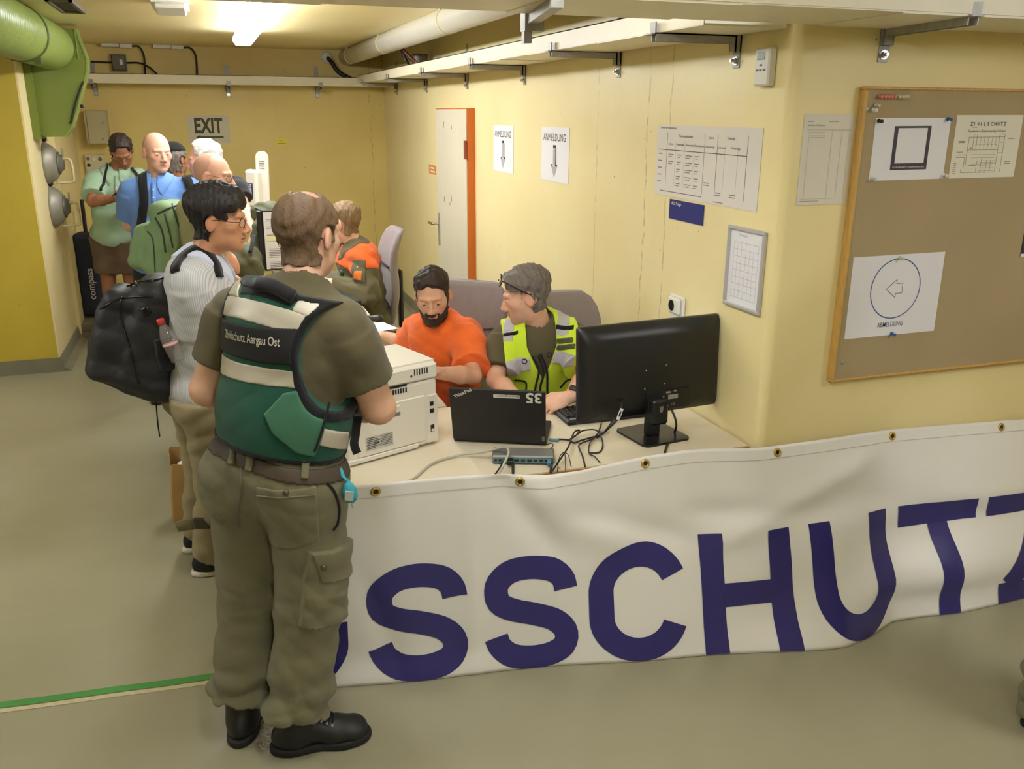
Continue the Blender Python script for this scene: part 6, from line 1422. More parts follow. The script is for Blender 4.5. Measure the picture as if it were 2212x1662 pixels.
# ================================================================ 1  MAN IN THE GREEN VEST
def man_vest():
    j = JN['vest']; D0 = 2.45
    A = Person('person', 'person in green vest and olive trousers standing with back to the camera', j, (-1.82, 2.5), 44, -8, 0, hs=.95, bulk=1.12, limb=1.14, skin=M_SKIN1)
    A.body(h=.009, fine=.004, hands=True, tint=face_tint(j['head'], A.R, A.hs, cheek=(226, 160, 138)), hand_kw={'L': dict(n=(0, 0, 1)), 'R': dict(n=(0, 0, 1), side=-1)})
    tw = wrinkle(3, 26, .006, axis=(.3, 0, 1.0)); fold = wrinkle(11, 34, .019, axis=(0, .2, 1.0), ridged=.75)
    def td(P):
        z = P[..., 2]; return tw(P)*1.1+fold(P)*(sstep(-z, -.34, -.16)+.35*sstep(z, .40, .48)*(1-sstep(z, .52, .62)))
    A.trousers(M_TROU, g=.016, h=.0065, disp=td, top=.085, cuff=.93, r=(.104, .089, .083), seat=1.0)
    for q, d in (('R', (1, -.06)), ('L', (.30, 1))):
        o = A.shoe(q, d, M_BOOT, M_SOLE, L=.30, boot=.085, h=.005, w=.052)
        d = unit([d[0], d[1], 0]); r = np.array([d[1], -d[0], 0]); g = np.array([j['an'+q][0], j['an'+q][1], 0])
        one('laces', M_BLK, o, lambda b: [b.tube([g+d*(.075+.016*i)+r*.026+[0, 0, .112-.011*i], g+d*(.085+.016*i)+[0, 0, .120-.011*i], g+d*(.075+.016*i)-r*.026+[0, 0, .112-.011*i]], .0035, 5) for i in range(5)], smooth=True)
        ey = one('lace_eyelets', M_STEEL, o, lambda b: [b.cyl(g+d*(.075+.016*i)+r*.028*s_+[0, 0, .104-.011*i], g+d*(.075+.016*i)+r*.033*s_+[0, 0, .106-.011*i], .004, 8) for i in range(4) for s_ in (-1, 1)]); ey['kind'] = 'stuff'
    A.shirt(M_OLIVE, g=.010, sleeve=.66, sl_r=(.071, .070), hem=-.045, h=.005, shoulder=.93, disp=wrinkle(5, 22, .006, axis=(.5, .2, .8)), neck=.062)
    tor = Field(); A.torso(tor, .010, .05); tor.cone(j['neck']-A.up*.10, j['neck']-A.up*.03, .085, .075, .03); tor.ell(j['pelvis']+(j['neck']-j['pelvis'])*.30, (.182, .150, .19), A.RT, .05)
    up, rt, fw, pel, nk = A.up, A.rt, A.fw, j['pelvis'], j['neck']; sw = np.linalg.norm(j['shR']-j['shL'])/2; shc = (j['shL']+j['shR'])/2
    vd = wrinkle(8, 20, .005, axis=(.2, .3, .9))
    upf, rtf, fwf = up.astype(np.float32), rt.astype(np.float32), fw.astype(np.float32)
    def vreg(P):
        Q = P-shc.astype(np.float32); X, Z, Yf = Q@rtf, Q@upf, Q@fwf; r = -plane(P, pel+up*.082, up); r = np.maximum(r, plane(P, nk-up*.02, up))
        for s_ in (-1, 1):
            e = np.sqrt(((X*s_-(sw+.052))/.095)**2+((Z+.055)/.165)**2)*.1-.1; r = np.maximum(r, -e)
        nd = np.linalg.norm(P-(nk-up*.006-fw*.004).astype(np.float32), axis=-1)-.080; return np.maximum(r, -nd)
    vo = smesh('vest', tor, M_VGREEN, A.t, .005, post=lambda D, P: np.maximum(D+vd(P)-.018, vreg(P)), grow=.03)
    VF = Field(); VF.add(lambda P: tor.at(P)-.018, tor.bounds()[0]-.02, tor.bounds()[1]+.02, .001)
    def vp(nm, poly, m, off, h=.004, **k):
        reg, lo, hi, c, nn = px_region(VF, poly, D0, depth=.16, disp=vd); return patch(nm, VF, m, vo, off, lambda P: np.maximum(reg(P), vreg(P)+.008), lo, hi, h, None, vd, .008)
    # black binding around the armholes and hem
    def bind(P): return np.maximum(np.abs(vreg(P)+.006)-.007, -(P-pel.astype(np.float32))@upf+.06)
    smesh('edge_binding', tor, M_BLK, vo, .005, post=lambda D, P: np.maximum(np.maximum(D+vd(P)-.022, -(D+vd(P)-.004)), bind(P)), grow=.03)
    vp('reflective_band', [(474, 634), (702, 692), (688, 740), (462, 676)], M_REFL, .0025)
    vp('reflective_band', [(457, 762), (655, 804), (664, 840), (466, 800)], M_REFL, .0025)
    vp('shoulder_tape', [(505, 592), (530, 598), (516, 645), (490, 636)], M_REFL, .004); vp('shoulder_tape', [(655, 630), (706, 640), (672, 690), (630, 672)], M_REFL, .004)
    vp('velcro_patch', [(535, 598), (650, 640), (628, 664), (520, 636)], M_BLK, .0022); vp('velcro_patch', [(690, 650), (728, 640), (716, 678), (680, 676)], M_BLK, .0032)
    vp('name_panel', [(456, 680), (648, 710), (641, 790), (453, 748)], mat('black_panel', (20, 20, 22), .75, bump=.3, bscale=900), .007)
    garment_text('panel_lettering', A, VF, 'Zivilschutz Aargau Ost', (492, 728), (610, 748), D0, mat('grey_print', (206, 200, 184), .5), .034, .012, .0085, vo, vd)
    A.wrap(VF, [hit(VF, x, y, D0, vd) for x, y in ((560, 622), (585, 622), (615, 634), (640, 648))], unit(-fw+up*.6), M_BLK, .032, .014, .012, 'grab_handle', vd, par=vo)
    vp('side_pocket', [(612, 850), (650, 842), (712, 846), (700, 930), (680, 986), (640, 978), (588, 935), (570, 895)], M_VGREEN2, .010)
    garment_line('zipper', A, VF, [(712, 868), (704, 900), (694, 935), (680, 975)], D0, M_BLK, .004, .012, vo, vd)
    vp('side_band', [(696, 925), (752, 934), (748, 968), (688, 962)], M_REFL, .006)
    vp('side_strap', [(728, 858), (772, 868), (772, 894), (722, 884)], M_BLK, .010)
    A.strap([hit(VF, 764, 900, D0, vd)+RIGHT*.012, at_d(768, 940, 2.36), at_d(765, 960, 2.34), at_d(772, 980, 2.33)], M_BLK, .024, .004, 'hanging_strap', nrm=-HEAD, par=vo)
    # belt and loops
    T = A.T
    def breg(P): return np.abs((P-(pel+up*.052).astype(np.float32))@upf)-.020
    smesh('belt', T, M_BELT, A.t, .005, post=lambda D, P: np.maximum(np.maximum(D+td(P)*.3-.006, -(D+.01)), breg(P)), grow=.02)
    for x0, y0, x1, y1 in ((506, 968, 500, 998), (544, 980, 538, 1014), (662, 1000, 660, 1030)):
        A.wrap(T, [hit(T, x0, y0-6, D0), hit(T, (x0+x1)/2, (y0+y1)/2, D0), hit(T, x1, y1, D0)], -HEAD, M_TROU, .019, .009, .004, 'belt_loop', td)
    A.strap([at_d(470, 958, 2.52), at_d(462, 965, 2.52), at_d(463, 975, 2.5), at_d(470, 982, 2.5)], M_BLK, .008, .004, 'key_loop', nrm=RIGHT)
    # pockets
    gp = lambda nm, poly, m, off, **k: garment_patch(nm, A, T, poly, D0, m, off, disp=td, **k)[0]
    bp = gp('back_pocket', [(553, 1052), (682, 1050), (690, 1162), (640, 1184), (570, 1160)], M_TROU, .004)
    garment_line('pocket_seam', A, T, [(553, 1072), (600, 1076), (640, 1074), (682, 1070)], D0, M_TROU, .0022, .005, bp, td)
    stud('button', A, T, 617, 1065, D0, mat('dull_button', (96, 90, 70), .4, .6), .009, .006, bp, td)
    cp = gp('cargo_pocket', [(664, 1190), (752, 1180), (750, 1330), (642, 1352)], M_TROU, .012)
    fl = gp('pocket_flap', [(662, 1192), (755, 1160), (752, 1232), (685, 1256)], M_TROU, .018)
    stud('button', A, T, 700, 1228, D0, MATS['dull_button'], .009, .021, fl, td)
    garment_line('side_pocket_slit', A, T, [(706, 1042), (722, 1062), (733, 1095), (730, 1130), (720, 1146)], D0, M_BLK, .0045, .002, None, td)
    garment_line('seam', A, T, [(520, 1010), (520, 1060), (512, 1110), (515, 1140)], D0, M_TROU, .0022, .002, None, td)
    sp = hit(T, 476, 1122, D0, td); st = A.strap([sp, at_d(446, 1130, 2.47), at_d(408, 1134, 2.48), at_d(382, 1138, 2.49)], cloth_mat('olive_webbing', (110, 102, 66)), .034, .006, 'leg_strap', nrm=-HEAD)
    one('buckle', mat('buckle_dark', (60, 54, 40), .4), st, lambda b: b.obox(at_d(436, 1131, 2.465), (.05, .012, .038), np.stack([RIGHT, HEAD, [0, 0, 1]], 1), .004))
    # hair: short, thinning on the crown
    hm = hair_mat('short_brown_hair', (88, 68, 48), (120, 95, 70))
    A.hair(hm, short_hair(.050, .016, -.088, -.005, crown=(.004, -.035, .135, .043), seed=2), lambda q: .005+.005*sstep(q[..., 2], -.06, .06), .004, noise=hair_noise(4, .0016))
    A.hair(hair_mat('thin_crown_hair', (176, 128, 98), (196, 146, 116)), short_hair(.056, .02, .06, .06, seed=5), lambda q: .0035+q[..., 0]*0, .005, name='thin_hair')
    return A
MAN_A = man_vest()
# ---------------------------------------------------------------- shared garment pieces
def collar(A, m, r=.108, open_=.02, hh=.005, off=.009, rise=.0, low=-.12):
    """turned-down collar lying on the shirt around the neck, open at the front"""
    nk, up, fw, rt, S, sd = A.J['neck'], A.up, A.fw, A.rt, A.S, A.Sd; nc = nk+up*.008+fw*.016; uf, ff, rf, nf = [v.astype(np.float32) for v in (up, fw, rt, nk)]
    def post(D, P):
        d = D+(sd(P) if sd is not None else 0); Q = P-nf; X, Y, Z = np.abs(Q@rf), Q@ff, Q@uf; rho = np.sqrt(X*X+(Y*.95)**2)
        w = np.maximum(np.maximum(d-off, -(d+.006)), np.maximum(rho-(r+.25*np.maximum(Y, 0)), -(Z-low))); w = np.maximum(w, -(np.linalg.norm(P-nc.astype(np.float32), axis=-1)-.057-rise))
        return np.maximum(w, -np.maximum(X-open_-np.maximum(0, -(Z+.05))*.5, -(Y-.02)))
    return smesh('collar', S, m, A.t, hh, post=post, grow=.02, lo=nk-.22, hi=nk+.22)
def legs_std(A, m, h=.011, shorts=False, shoe=((0, 1), (0, 1)), ms=None, seed=1, r=(.098, .082, .078), amp=.006, sm=None):
    A.trousers(m, g=.008, top=-.02, h=h, disp=wrinkle(seed, 26, amp, axis=(0, .2, 1)), r=(.098, .092, .1) if shorts else r, knee=.66 if shorts else None, name='shorts' if shorts else 'trousers')
    for q, d in zip('LR', shoe): A.shoe(q, d, sm or M_BOOT, ms or M_SOLE, h=.008)
def fig(key, label, yaw, pitch=0, roll=0, hs=.95, bulk=1.0, skin=None, h=.011, fine=.005, limb=1.0, tint=None, hand_kw=None, extra=None, hand_fine=None, **hk):
    j = JN[key]; A = Person('person', label, j, (j['pelvis'][0], j['pelvis'][1]), yaw, pitch, roll, hs, bulk, skin, limb=limb, **hk)
    A.body(h, fine, True, tint and face_tint(j['head'], A.R, hs, **tint), hand_kw, extra=extra, hand_fine=hand_fine); return A
def stripes_mat(name, c1, c2, ang, freq=620.0):
    m = bpy.data.materials.new(name); m.use_nodes = True; nt = m.node_tree; b = nt.nodes['Principled BSDF']; b.inputs['Roughness'].default_value = .85
    tc = nt.nodes.new('ShaderNodeTexCoord'); mp = nt.nodes.new('ShaderNodeMapping'); mp.inputs['Rotation'].default_value = (0, 0, ang); w = nt.nodes.new('ShaderNodeTexWave'); w.inputs['Scale'].default_value = freq/20; w.inputs['Distortion'].default_value = .4
    r = nt.nodes.new('ShaderNodeValToRGB'); r.color_ramp.elements[0].color = (*lin(c1), 1); r.color_ramp.elements[1].color = (*lin(c2), 1); r.color_ramp.elements[0].position = .35; r.color_ramp.elements[1].position = .6
    nt.links.new(tc.outputs['Object'], mp.inputs[0]); nt.links.new(mp.outputs[0], w.inputs[0]); nt.links.new(w.outputs[1], r.inputs[0]); nt.links.new(r.outputs[0], b.inputs['Base Color']); return m
HB = hair_mat('black_hair', (20, 17, 18), (46, 40, 42)); HD = hair_mat('dark_brown_hair', (34, 25, 22), (62, 46, 40)); HG = hair_mat('grey_hair', (92, 84, 78), (132, 123, 115)); HW = hair_mat('white_hair', (186, 180, 172), (226, 222, 216)); HBR = hair_mat('ash_brown_hair', (104, 82, 56), (150, 122, 88))
M_KHAKI = cloth_mat('khaki_trousers', (150, 136, 104)); M_DARKT = cloth_mat('dark_trousers', (38, 36, 38)); M_SHORTS = cloth_mat('brown_shorts', (96, 78, 58))

# ================================================================ 2  YOUNG MAN WITH GLASSES
def man_glasses():
    B = fig('glasses', 'person with round glasses and striped short sleeved shirt carrying a black backpack', 104, -4, 0, .97, .98, M_SKIN2, .010, .0031, tint=dict(lip=(150, 92, 78), cheek=(190, 128, 98)), hand_kw={'L': dict(side=1), 'R': dict(side=-1)})
    j = B.J; D0 = 3.45; M_STR = stripes_mat('striped_shirt', (206, 208, 210), (180, 182, 186), math.radians(18), 900.0)
    sd = wrinkle(21, 24, .006, axis=(.2, .2, .8)); B.shirt(M_STR, g=.016, sleeve=.80, sl_r=(.080, .084), hem=.035, h=.006, disp=sd, neck=.058)
    collar(B, mat('shirt_collar', (200, 206, 226), .8), .10, .012)
    legs_std(B, M_KHAKI, .009, False, ((.9, .4), (.9, .1)), mat('white_sole', (214, 208, 196), .6), 23, (.098, .080, .078), .008, mat('black_canvas', (26, 26, 30), .7))
    def reg(q):
        x, y, z = q[..., 0], q[..., 1], q[..., 2]; w = rag(q, 3); fringe = np.maximum(y-(.105-.3*np.abs(x)), -(z-.050-.01*np.sin(x*60))); sides = np.maximum(np.maximum(y-.040, -(z-.012)), -(np.abs(x)-.04)); bk = np.maximum(y+.028, -(z+.078))
        ear = np.sqrt(((y+.012)/.026)**2+((z+.004)/.036)**2)*.03-.03; r = np.minimum(np.minimum(fringe, sides), bk); return np.maximum(r, -np.where(np.abs(x) > .05, ear, 1.0))+w*.7
    B.hair(HB, reg, lambda q: .008+.022*sstep(q[..., 2], .0, .08)+.010*sstep(q[..., 1], .02, .09)*sstep(q[..., 2], .03, .08), .0045, noise=hair_noise(7, .003))
    B.eyes((40, 28, 22), (-.1, -.25)); B.brows(HB, .0052, .005, .025); B.glasses(mat('thin_black_metal', (40, 36, 34), .3, .7), .021)
    S = B.S
    for pts, w in (([(378, 590), (392, 558), (420, 540), (448, 548), (470, 574), (478, 602)], .030),):
        B.wrap(S, hits(S, pts, D0, sd), [unit(np.array([0, 0, 1.0])-HEAD*.5)]*2+[unit(np.array([0, 0, .6])-HEAD*.8)], M_BLK, .034, .006, .006, 'shoulder_strap', sd)
    return B
MAN_B = man_glasses()
def pack(name, label, c, R, hw, dp, ht, m, pocket, D, seed, lines=(), extra=None, h=.006):
    """soft backpack: main sack, front pocket, base, top handle; R columns: right, away from the back, up"""
    F = Field(); c = np.asarray(c, float); F.box(c, (hw, dp, ht), R, .07, .03); F.ell(c+R@np.array([0, .02, ht*.85]), (hw*.85, dp*.85, ht*.25), R, .06); px, pz, ph, pd = pocket
    F.box(c+R@np.array([0, dp+pd*.3, pz]), (px, pd, ph), R, .05, .025)
    if extra: extra(F, c, R)
    ds = wrinkle(seed, 22, .010, axis=R[:, 2]); t = thing(name, label, 'backpack', (c[0], c[1], c[2]-ht)); o = smesh('sack', F, m, t, h, post=lambda Dv, P: Dv+ds(P))
    for nm, pts, mm, r in lines: garment_line(nm, type('T', (), {'t': t}), F, pts, D, mm, r, .002, None, ds)
    return t, F, ds
def pack_black():
    B = MAN_B; f = B.fw; up = unit(np.array([0, 0, 1.0])+np.array([f[0], f[1], 0])*.38); back = unit(-f+up*(f@up)); rt = np.cross(back, up)*-1; R = np.stack([np.cross(back, up), back, up], 1)
    c = at_d(338, 728, 3.42)
    t, F, ds = pack('backpack', 'bulky black backpack hanging from the shoulders of the person with glasses', c, R, .155, .105, .225, mat('black_nylon', (26, 25, 27), .6, var=.12, vscale=12, bump=.25, bscale=90), (.13, -.10, .12, .075), 3.42, 31,
                   lines=(('zipper', [(275, 618), (300, 608), (330, 606), (352, 600)], M_BLACKG, .004), ('seam', [(262, 640), (262, 690), (285, 770), (300, 830)], M_BLACKG, .003), ('seam', [(215, 668), (262, 645), (330, 640)], M_BLACKG, .003)),
                   extra=lambda F, c, R: (F.box(at_d(258, 690, 3.40), (.12, .07, .13), R, .05, .05), F.ell(at_d(345, 822, 3.42), (.13, .16, .07), R, .04)))
    T = type('T', (), {'t': t}); one('haul_loop', M_BLK, t, lambda b: b.tube(smooth_path([at_d(362, 604, 3.40), at_d(358, 586, 3.40), at_d(372, 580, 3.42), at_d(384, 598, 3.42)], 5), .010, 6, flat=.4), smooth=True)
    one('hanging_strap', M_BLK, t, lambda b: b.tube(smooth_path([at_d(337, 850, 3.40), at_d(338, 880, 3.40), at_d(341, 915, 3.40), at_d(345, 943, 3.40)], 5), .010, 6, flat=.3), smooth=True)
    one('hanging_strap', M_BLK, t, lambda b: b.tube(smooth_path([at_d(232, 760, 3.36), at_d(238, 775, 3.36), at_d(240, 790, 3.36)], 4), .014, 6, flat=.3), smooth=True)
    one('zip_puller', M_BLACKG, t, lambda b: b.tube(smooth_path([at_d(290, 608, 3.32), at_d(297, 616, 3.31), at_d(301, 626, 3.31)], 4), .005, 6), smooth=True)
    garment_patch('logo_patch', T, F, [(304, 668), (318, 660), (328, 676), (314, 686)], 3.42, M_BLACKG, .006, t, .004, ds)
    garment_patch('mesh_pocket', T, F, [(330, 735), (392, 712), (412, 780), (345, 800)], 3.42, M_BLK, .014, t, .006, ds)
    a = hit(F, 345, 690, 3.42, ds, .022); b_ = hit(F, 370, 742, 3.42, ds, .024); ax = unit(b_-a); L = float(np.linalg.norm(b_-a))
    bt = thing('soda_bottle', 'small clear bottle with red cap tucked in the side pocket of the black backpack', 'bottle', b_); Rb = frame(-ax, HEAD)
    one('bottle', mat('clear_plastic', (190, 180, 172), .08, alpha=.35, spec=.8), bt, lambda b: b.lathe([(.030, -.07), (.032, .0), (.031, .03), (.022, .055), (.013, L*.75), (.012, L*.85)], b_, R=Rb, n=20), smooth=True)
    one('cap', mat('red_cap', (200, 60, 56), .35), bt, lambda b: b.lathe([(.0155, L*.80), (.0155, L*.98), (.012, L*1.02), (0, L*1.02)], b_, R=Rb, n=18), smooth=True)
    one('label_band', mat('pink_label', (220, 170, 170), .5), bt, lambda b: b.lathe([(.0328, -.004), (.0328, .006)], b_, R=Rb, n=20), smooth=True)
    return t
pack_black()

# ================================================================ 3  BALD MAN WITH GREEN BACKPACK
def man_bald():
    A = fig('bald', 'bald person with glasses and pale olive tee carrying a green backpack', 112, -6, 0, .97, 1.0, M_SKIN3, .011, .005, tint=dict(cheek=(226, 150, 130)))
    sd = wrinkle(41, 22, .006); A.shirt(cloth_mat('pale_olive_tee', (150, 146, 100)), g=.014, sleeve=.75, sl_r=(.080, .080), h=.008, disp=sd, hem=.06); legs_std(A, M_DARKT, seed=42)
    A.glasses(mat('thin_brown_metal', (70, 56, 44), .3, .6), .020); A.brows(HBR, .004)
    A.hair(hair_mat('shaved_stubble', (196, 150, 128), (206, 160, 138)), short_hair(.0, .0, -.07, .0, seed=3), lambda q: .001+q[..., 0]*0, .006, name='stubble')
    S = A.S; A.wrap(S, hits(S, [(404, 425), (415, 412), (430, 408), (445, 414)], 4.95, sd), unit(np.array([0, 0, 1.0])-HEAD*.3), M_BLK, .022, .006, .005, 'shoulder_strap', sd)
    f = A.fw; up = unit(np.array([0, 0, 1.0])+np.array([f[0], f[1], 0])*.30); back = unit(-f+up*(f@up)); R = np.stack([np.cross(back, up), back, up], 1)
    MG = mat('green_pack_fabric', (116, 142, 98), .7, var=.06, vscale=12, bump=.2, bscale=90); MZ = mat('dark_green_zip', (44, 58, 40), .6)
    t, F, ds = pack('backpack', 'sage green backpack with dark zips worn by the bald person', at_d(366, 520, 4.84), R, .155, .085, .20, MG, (.125, -.06, .125, .06), 4.86, 43,
                   lines=(('zipper', [(372, 440), (380, 470), (392, 505), (398, 540)], MZ, .0045), ('zipper', [(355, 462), (366, 500), (374, 535)], MZ, .0045), ('zipper', [(335, 470), (350, 500), (358, 545)], MZ, .0045), ('seam', [(318, 500), (330, 520), (335, 590)], MZ, .003), ('seam', [(340, 462), (365, 450), (392, 440)], MZ, .005)), h=.007)
    one('haul_loop', MG, t, lambda b: b.tube(smooth_path([at_d(338, 460, 4.78), at_d(342, 440, 4.78), at_d(358, 432, 4.8), at_d(378, 440, 4.84), at_d(392, 452, 4.86)], 5), .014, 6, flat=.4), smooth=True)
man_bald()

# ================================================================ 4  BLUE POLO, 5  MINT POLO
def polo(A, m, mb, D0, sd, hem=.07, sl=.78, h=.008, g=.016, belly=.02):
    A.shirt(m, g=g, sleeve=sl, sl_r=(.074, .080), h=h, disp=sd, hem=hem, belly=belly, neck=.062, shoulder=.85); collar(A, m)
    pk = A.wrap(A.S, [A.J['neck']-A.up*(.03+.03*i)+A.fw*.02 for i in range(5)], A.fw, m, .026, .004, .004, 'placket', sd)
    for i in range(2): one('button', mb, pk, lambda b: (lambda c: b.lathe([(.005, 0), (.004, .002), (0, .002)], c, R=frame(A.fw, A.up), n=10))(drape(A.S, [A.J['neck']-A.up*(.07+.05*i)+A.fw*.16], -A.fw, .010, sd)[0]))
def man_blue():
    A = fig('blue', 'tall bald person in a sky blue polo shirt facing the room', 156, -6, 0, 1.0, 1.12, M_SKIN3, .011, .0034, tint=dict(lip=(176, 112, 100), cheek=(224, 150, 128)), hand_kw={'L': dict(side=1, n=(-.3, -1, .6)), 'R': dict(side=-1, n=(-.3, -1, .6))}, wide=1.02)
    sd = wrinkle(51, 22, .006, axis=(.3, 0, .8)); polo(A, cloth_mat('blue_polo', (104, 142, 206)), M_WHITE, 5.95, sd); legs_std(A, M_DARKT, seed=52, shoe=((-.1, -1), (-.2, -1)))
    A.eyes((90, 100, 110), (.25, 0)); A.brows(hair_mat('grey_brow', (150, 130, 112), (170, 150, 130)), .0035)
    A.hair(hair_mat('thin_grey_stubble', (206, 158, 132), (214, 170, 146)), short_hair(-.02, .0, -.06, .01, seed=4), lambda q: .0012+q[..., 0]*0, .006, name='stubble')
    S = A.S
    for pts in ([(302, 360), (310, 385), (312, 430), (308, 470), (303, 495)], [(372, 352), (392, 368), (406, 388), (414, 410)]): A.wrap(S, hits(S, pts, 5.95, sd), -HEAD, M_BLK, .056, .006, .008, 'shoulder_strap', sd)
    f = A.fw; R = np.stack([A.rt, -f, [0, 0, 1.0]], 1); R[:, 2] = [0, 0, 1]; c = A.J['pelvis']+A.up*.32-f*.22
    pack('backpack', 'black backpack worn behind the blue polo shirt', c, np.stack([np.cross(-f, [0, 0, 1.0]), -f*[1, 1, 0], [0, 0, 1.0]], 1), .14, .08, .2, M_BLK, (.1, -.05, .1, .05), 5.95, 53, h=.012)
man_blue()
def man_mint():
    A = fig('mint', 'person in mint polo and brown shorts looking down at a phone', 172, -38, 6, 1.0, 1.10, M_SKIN4, .011, .005, tint=dict(lip=(120, 74, 62), cheek=(150, 96, 74)), hand_kw={'L': dict(side=1, n=(.6, -.5, .4), curl=(.9, 1, 1, 1)), 'R': dict(side=-1, n=(-.6, -.5, .4), curl=(.9, 1, 1, 1))})
    sd = wrinkle(61, 22, .006, axis=(.3, 0, .8)); polo(A, cloth_mat('mint_polo', (150, 176, 146)), M_WHITE, 6.6, sd); legs_std(A, M_SHORTS, seed=62, shorts=True, shoe=((-.1, -1), (-.3, -1)))
    A.hair(HD, short_hair(.052, .034, -.07, .0, seed=6), lambda q: .008+.010*sstep(q[..., 2], .02, .1), .006, noise=hair_noise(8, .003)); A.brows(HD, .004)
    S = A.S
    for pts in ([(228, 345), (232, 365), (226, 395), (222, 410)], [(288, 362), (294, 372), (300, 384)]): A.wrap(S, hits(S, pts, 7.3, sd), -HEAD, M_BLK, .018, .006, .006, 'cord_strap', sd)
    w = mid(A.J['wrL'], A.J['wrR']); c = w+np.array([0, -.075, .0]); o = one('mobile_phone', M_BLACKG, None, lambda b: b.obox(c, (.072, .009, .15), rotx(.9), .004)); tag(o, 'dark mobile phone held by the person in the mint polo', 'phone')
man_mint()
# ================================================================ 6  WHITE HAIRED MAN IN BLACK, 7  HALF HIDDEN PERSON
def man_white():
    A = fig('white', 'white haired person in a black tee with an olive bag over the arm', -80, -4, 0, .97, 1.0, M_SKIN3, .011, .0045, tint=dict(lip=(170, 104, 94), cheek=(222, 146, 126)), hand_kw={'L': dict(side=1, n=(.4, -1, .3), d=(.1, -.1, -1), curl=(.6, .7, .8, .9)), 'R': dict(side=-1)})
    A.shirt(cloth_mat('black_tee', (36, 35, 37)), g=.014, sleeve=.5, sl_r=(.076, .076), h=.009, hem=.07, disp=wrinkle(71, 22, .005)); legs_std(A, M_DARKT, seed=72, shoe=((-1, .2), (-1, .2)))
    A.hair(HW, short_hair(.04, .018, -.07, -.01, seed=8, forehead=.075), lambda q: .010+.012*sstep(q[..., 2], .0, .09), .0055, noise=hair_noise(9, .004)); A.brows(HW, .004); A.eyes((90, 100, 110), (0, -.1))
    c = A.J['wrL']; one('bracelet', mat('string_bracelet', (206, 160, 90), .6), A.t, lambda b: b.lathe([(.029, -.003), (.031, 0), (.029, .003)], A.J['wrL']+unit(A.J['elL']-A.J['wrL'])*.03, R=frame(A.J['elL']-A.J['wrL'], (0, 1, 0)), n=16), smooth=True)
    MO = mat('olive_nylon', (88, 90, 66), .75, var=.10, vscale=14, bump=.3, bscale=60); ds = wrinkle(73, 34, .014)
    F = Field(); F.ell(at_d(578, 462, 5.8), (.10, .09, .075), None, .05); F.ell(at_d(575, 505, 5.62), (.085, .09, .10), None, .05); F.ell(at_d(572, 545, 5.62), (.08, .09, .09), None, .05)
    t = thing('jacket_bundle', 'rolled olive jacket hanging behind the document stand', 'jacket', at_d(575, 590, 5.62)); smesh('cloth', F, MO, t, .009, post=lambda D, P: D+ds(P))
    one('cord', mat('olive_cord', (40, 44, 34), .6), t, lambda b: (b.tube(smooth_path([at_d(556, 465, 5.5), at_d(562, 480, 5.5), at_d(556, 495, 5.5), at_d(563, 510, 5.5)], 5), .008, 6), b.tube(smooth_path([at_d(552, 450, 5.5), at_d(566, 456, 5.48), at_d(580, 462, 5.5)], 5), .006, 6)), smooth=True)
    F = Field(); F.ell(at_d(512, 572, 5.3), (.16, .09, .085), rotz(-.3)@roty(.35), .05); F.ell(at_d(535, 555, 5.3), (.08, .08, .08), None, .05); d2 = wrinkle(74, 34, .012)
    t = thing('duffel_bag', 'olive duffel bag carried in front of the white haired person', 'bag', at_d(515, 605, 5.3)); smesh('sack', F, MO, t, .009, post=lambda D, P: D+d2(P))
    one('carry_strap', M_BLK, t, lambda b: b.tube(smooth_path([at_d(540, 545, 5.22), at_d(545, 525, 5.3), at_d(548, 508, 5.42)], 5), .012, 6, flat=.4), smooth=True)
man_white()
def man_hidden():
    A = fig('hidden', 'dark haired person with a cap half hidden behind the blue polo shirt', 40, 0, 0, .95, 1.0, M_SKIN4, .013, .007)
    A.shirt(M_BLK, g=.014, sleeve=.7, h=.012, hem=.07); legs_std(A, M_DARKT, h=.013, seed=82)
    A.hair(HG, short_hair(.055, .03, -.09, -.02, seed=9), lambda q: .012+q[..., 0]*0, .007, noise=hair_noise(3, .005)); A.hair(M_BLK, lambda q: -(q[..., 2]-.075), lambda q: .022+q[..., 0]*0, .008, name='cap')
man_hidden()

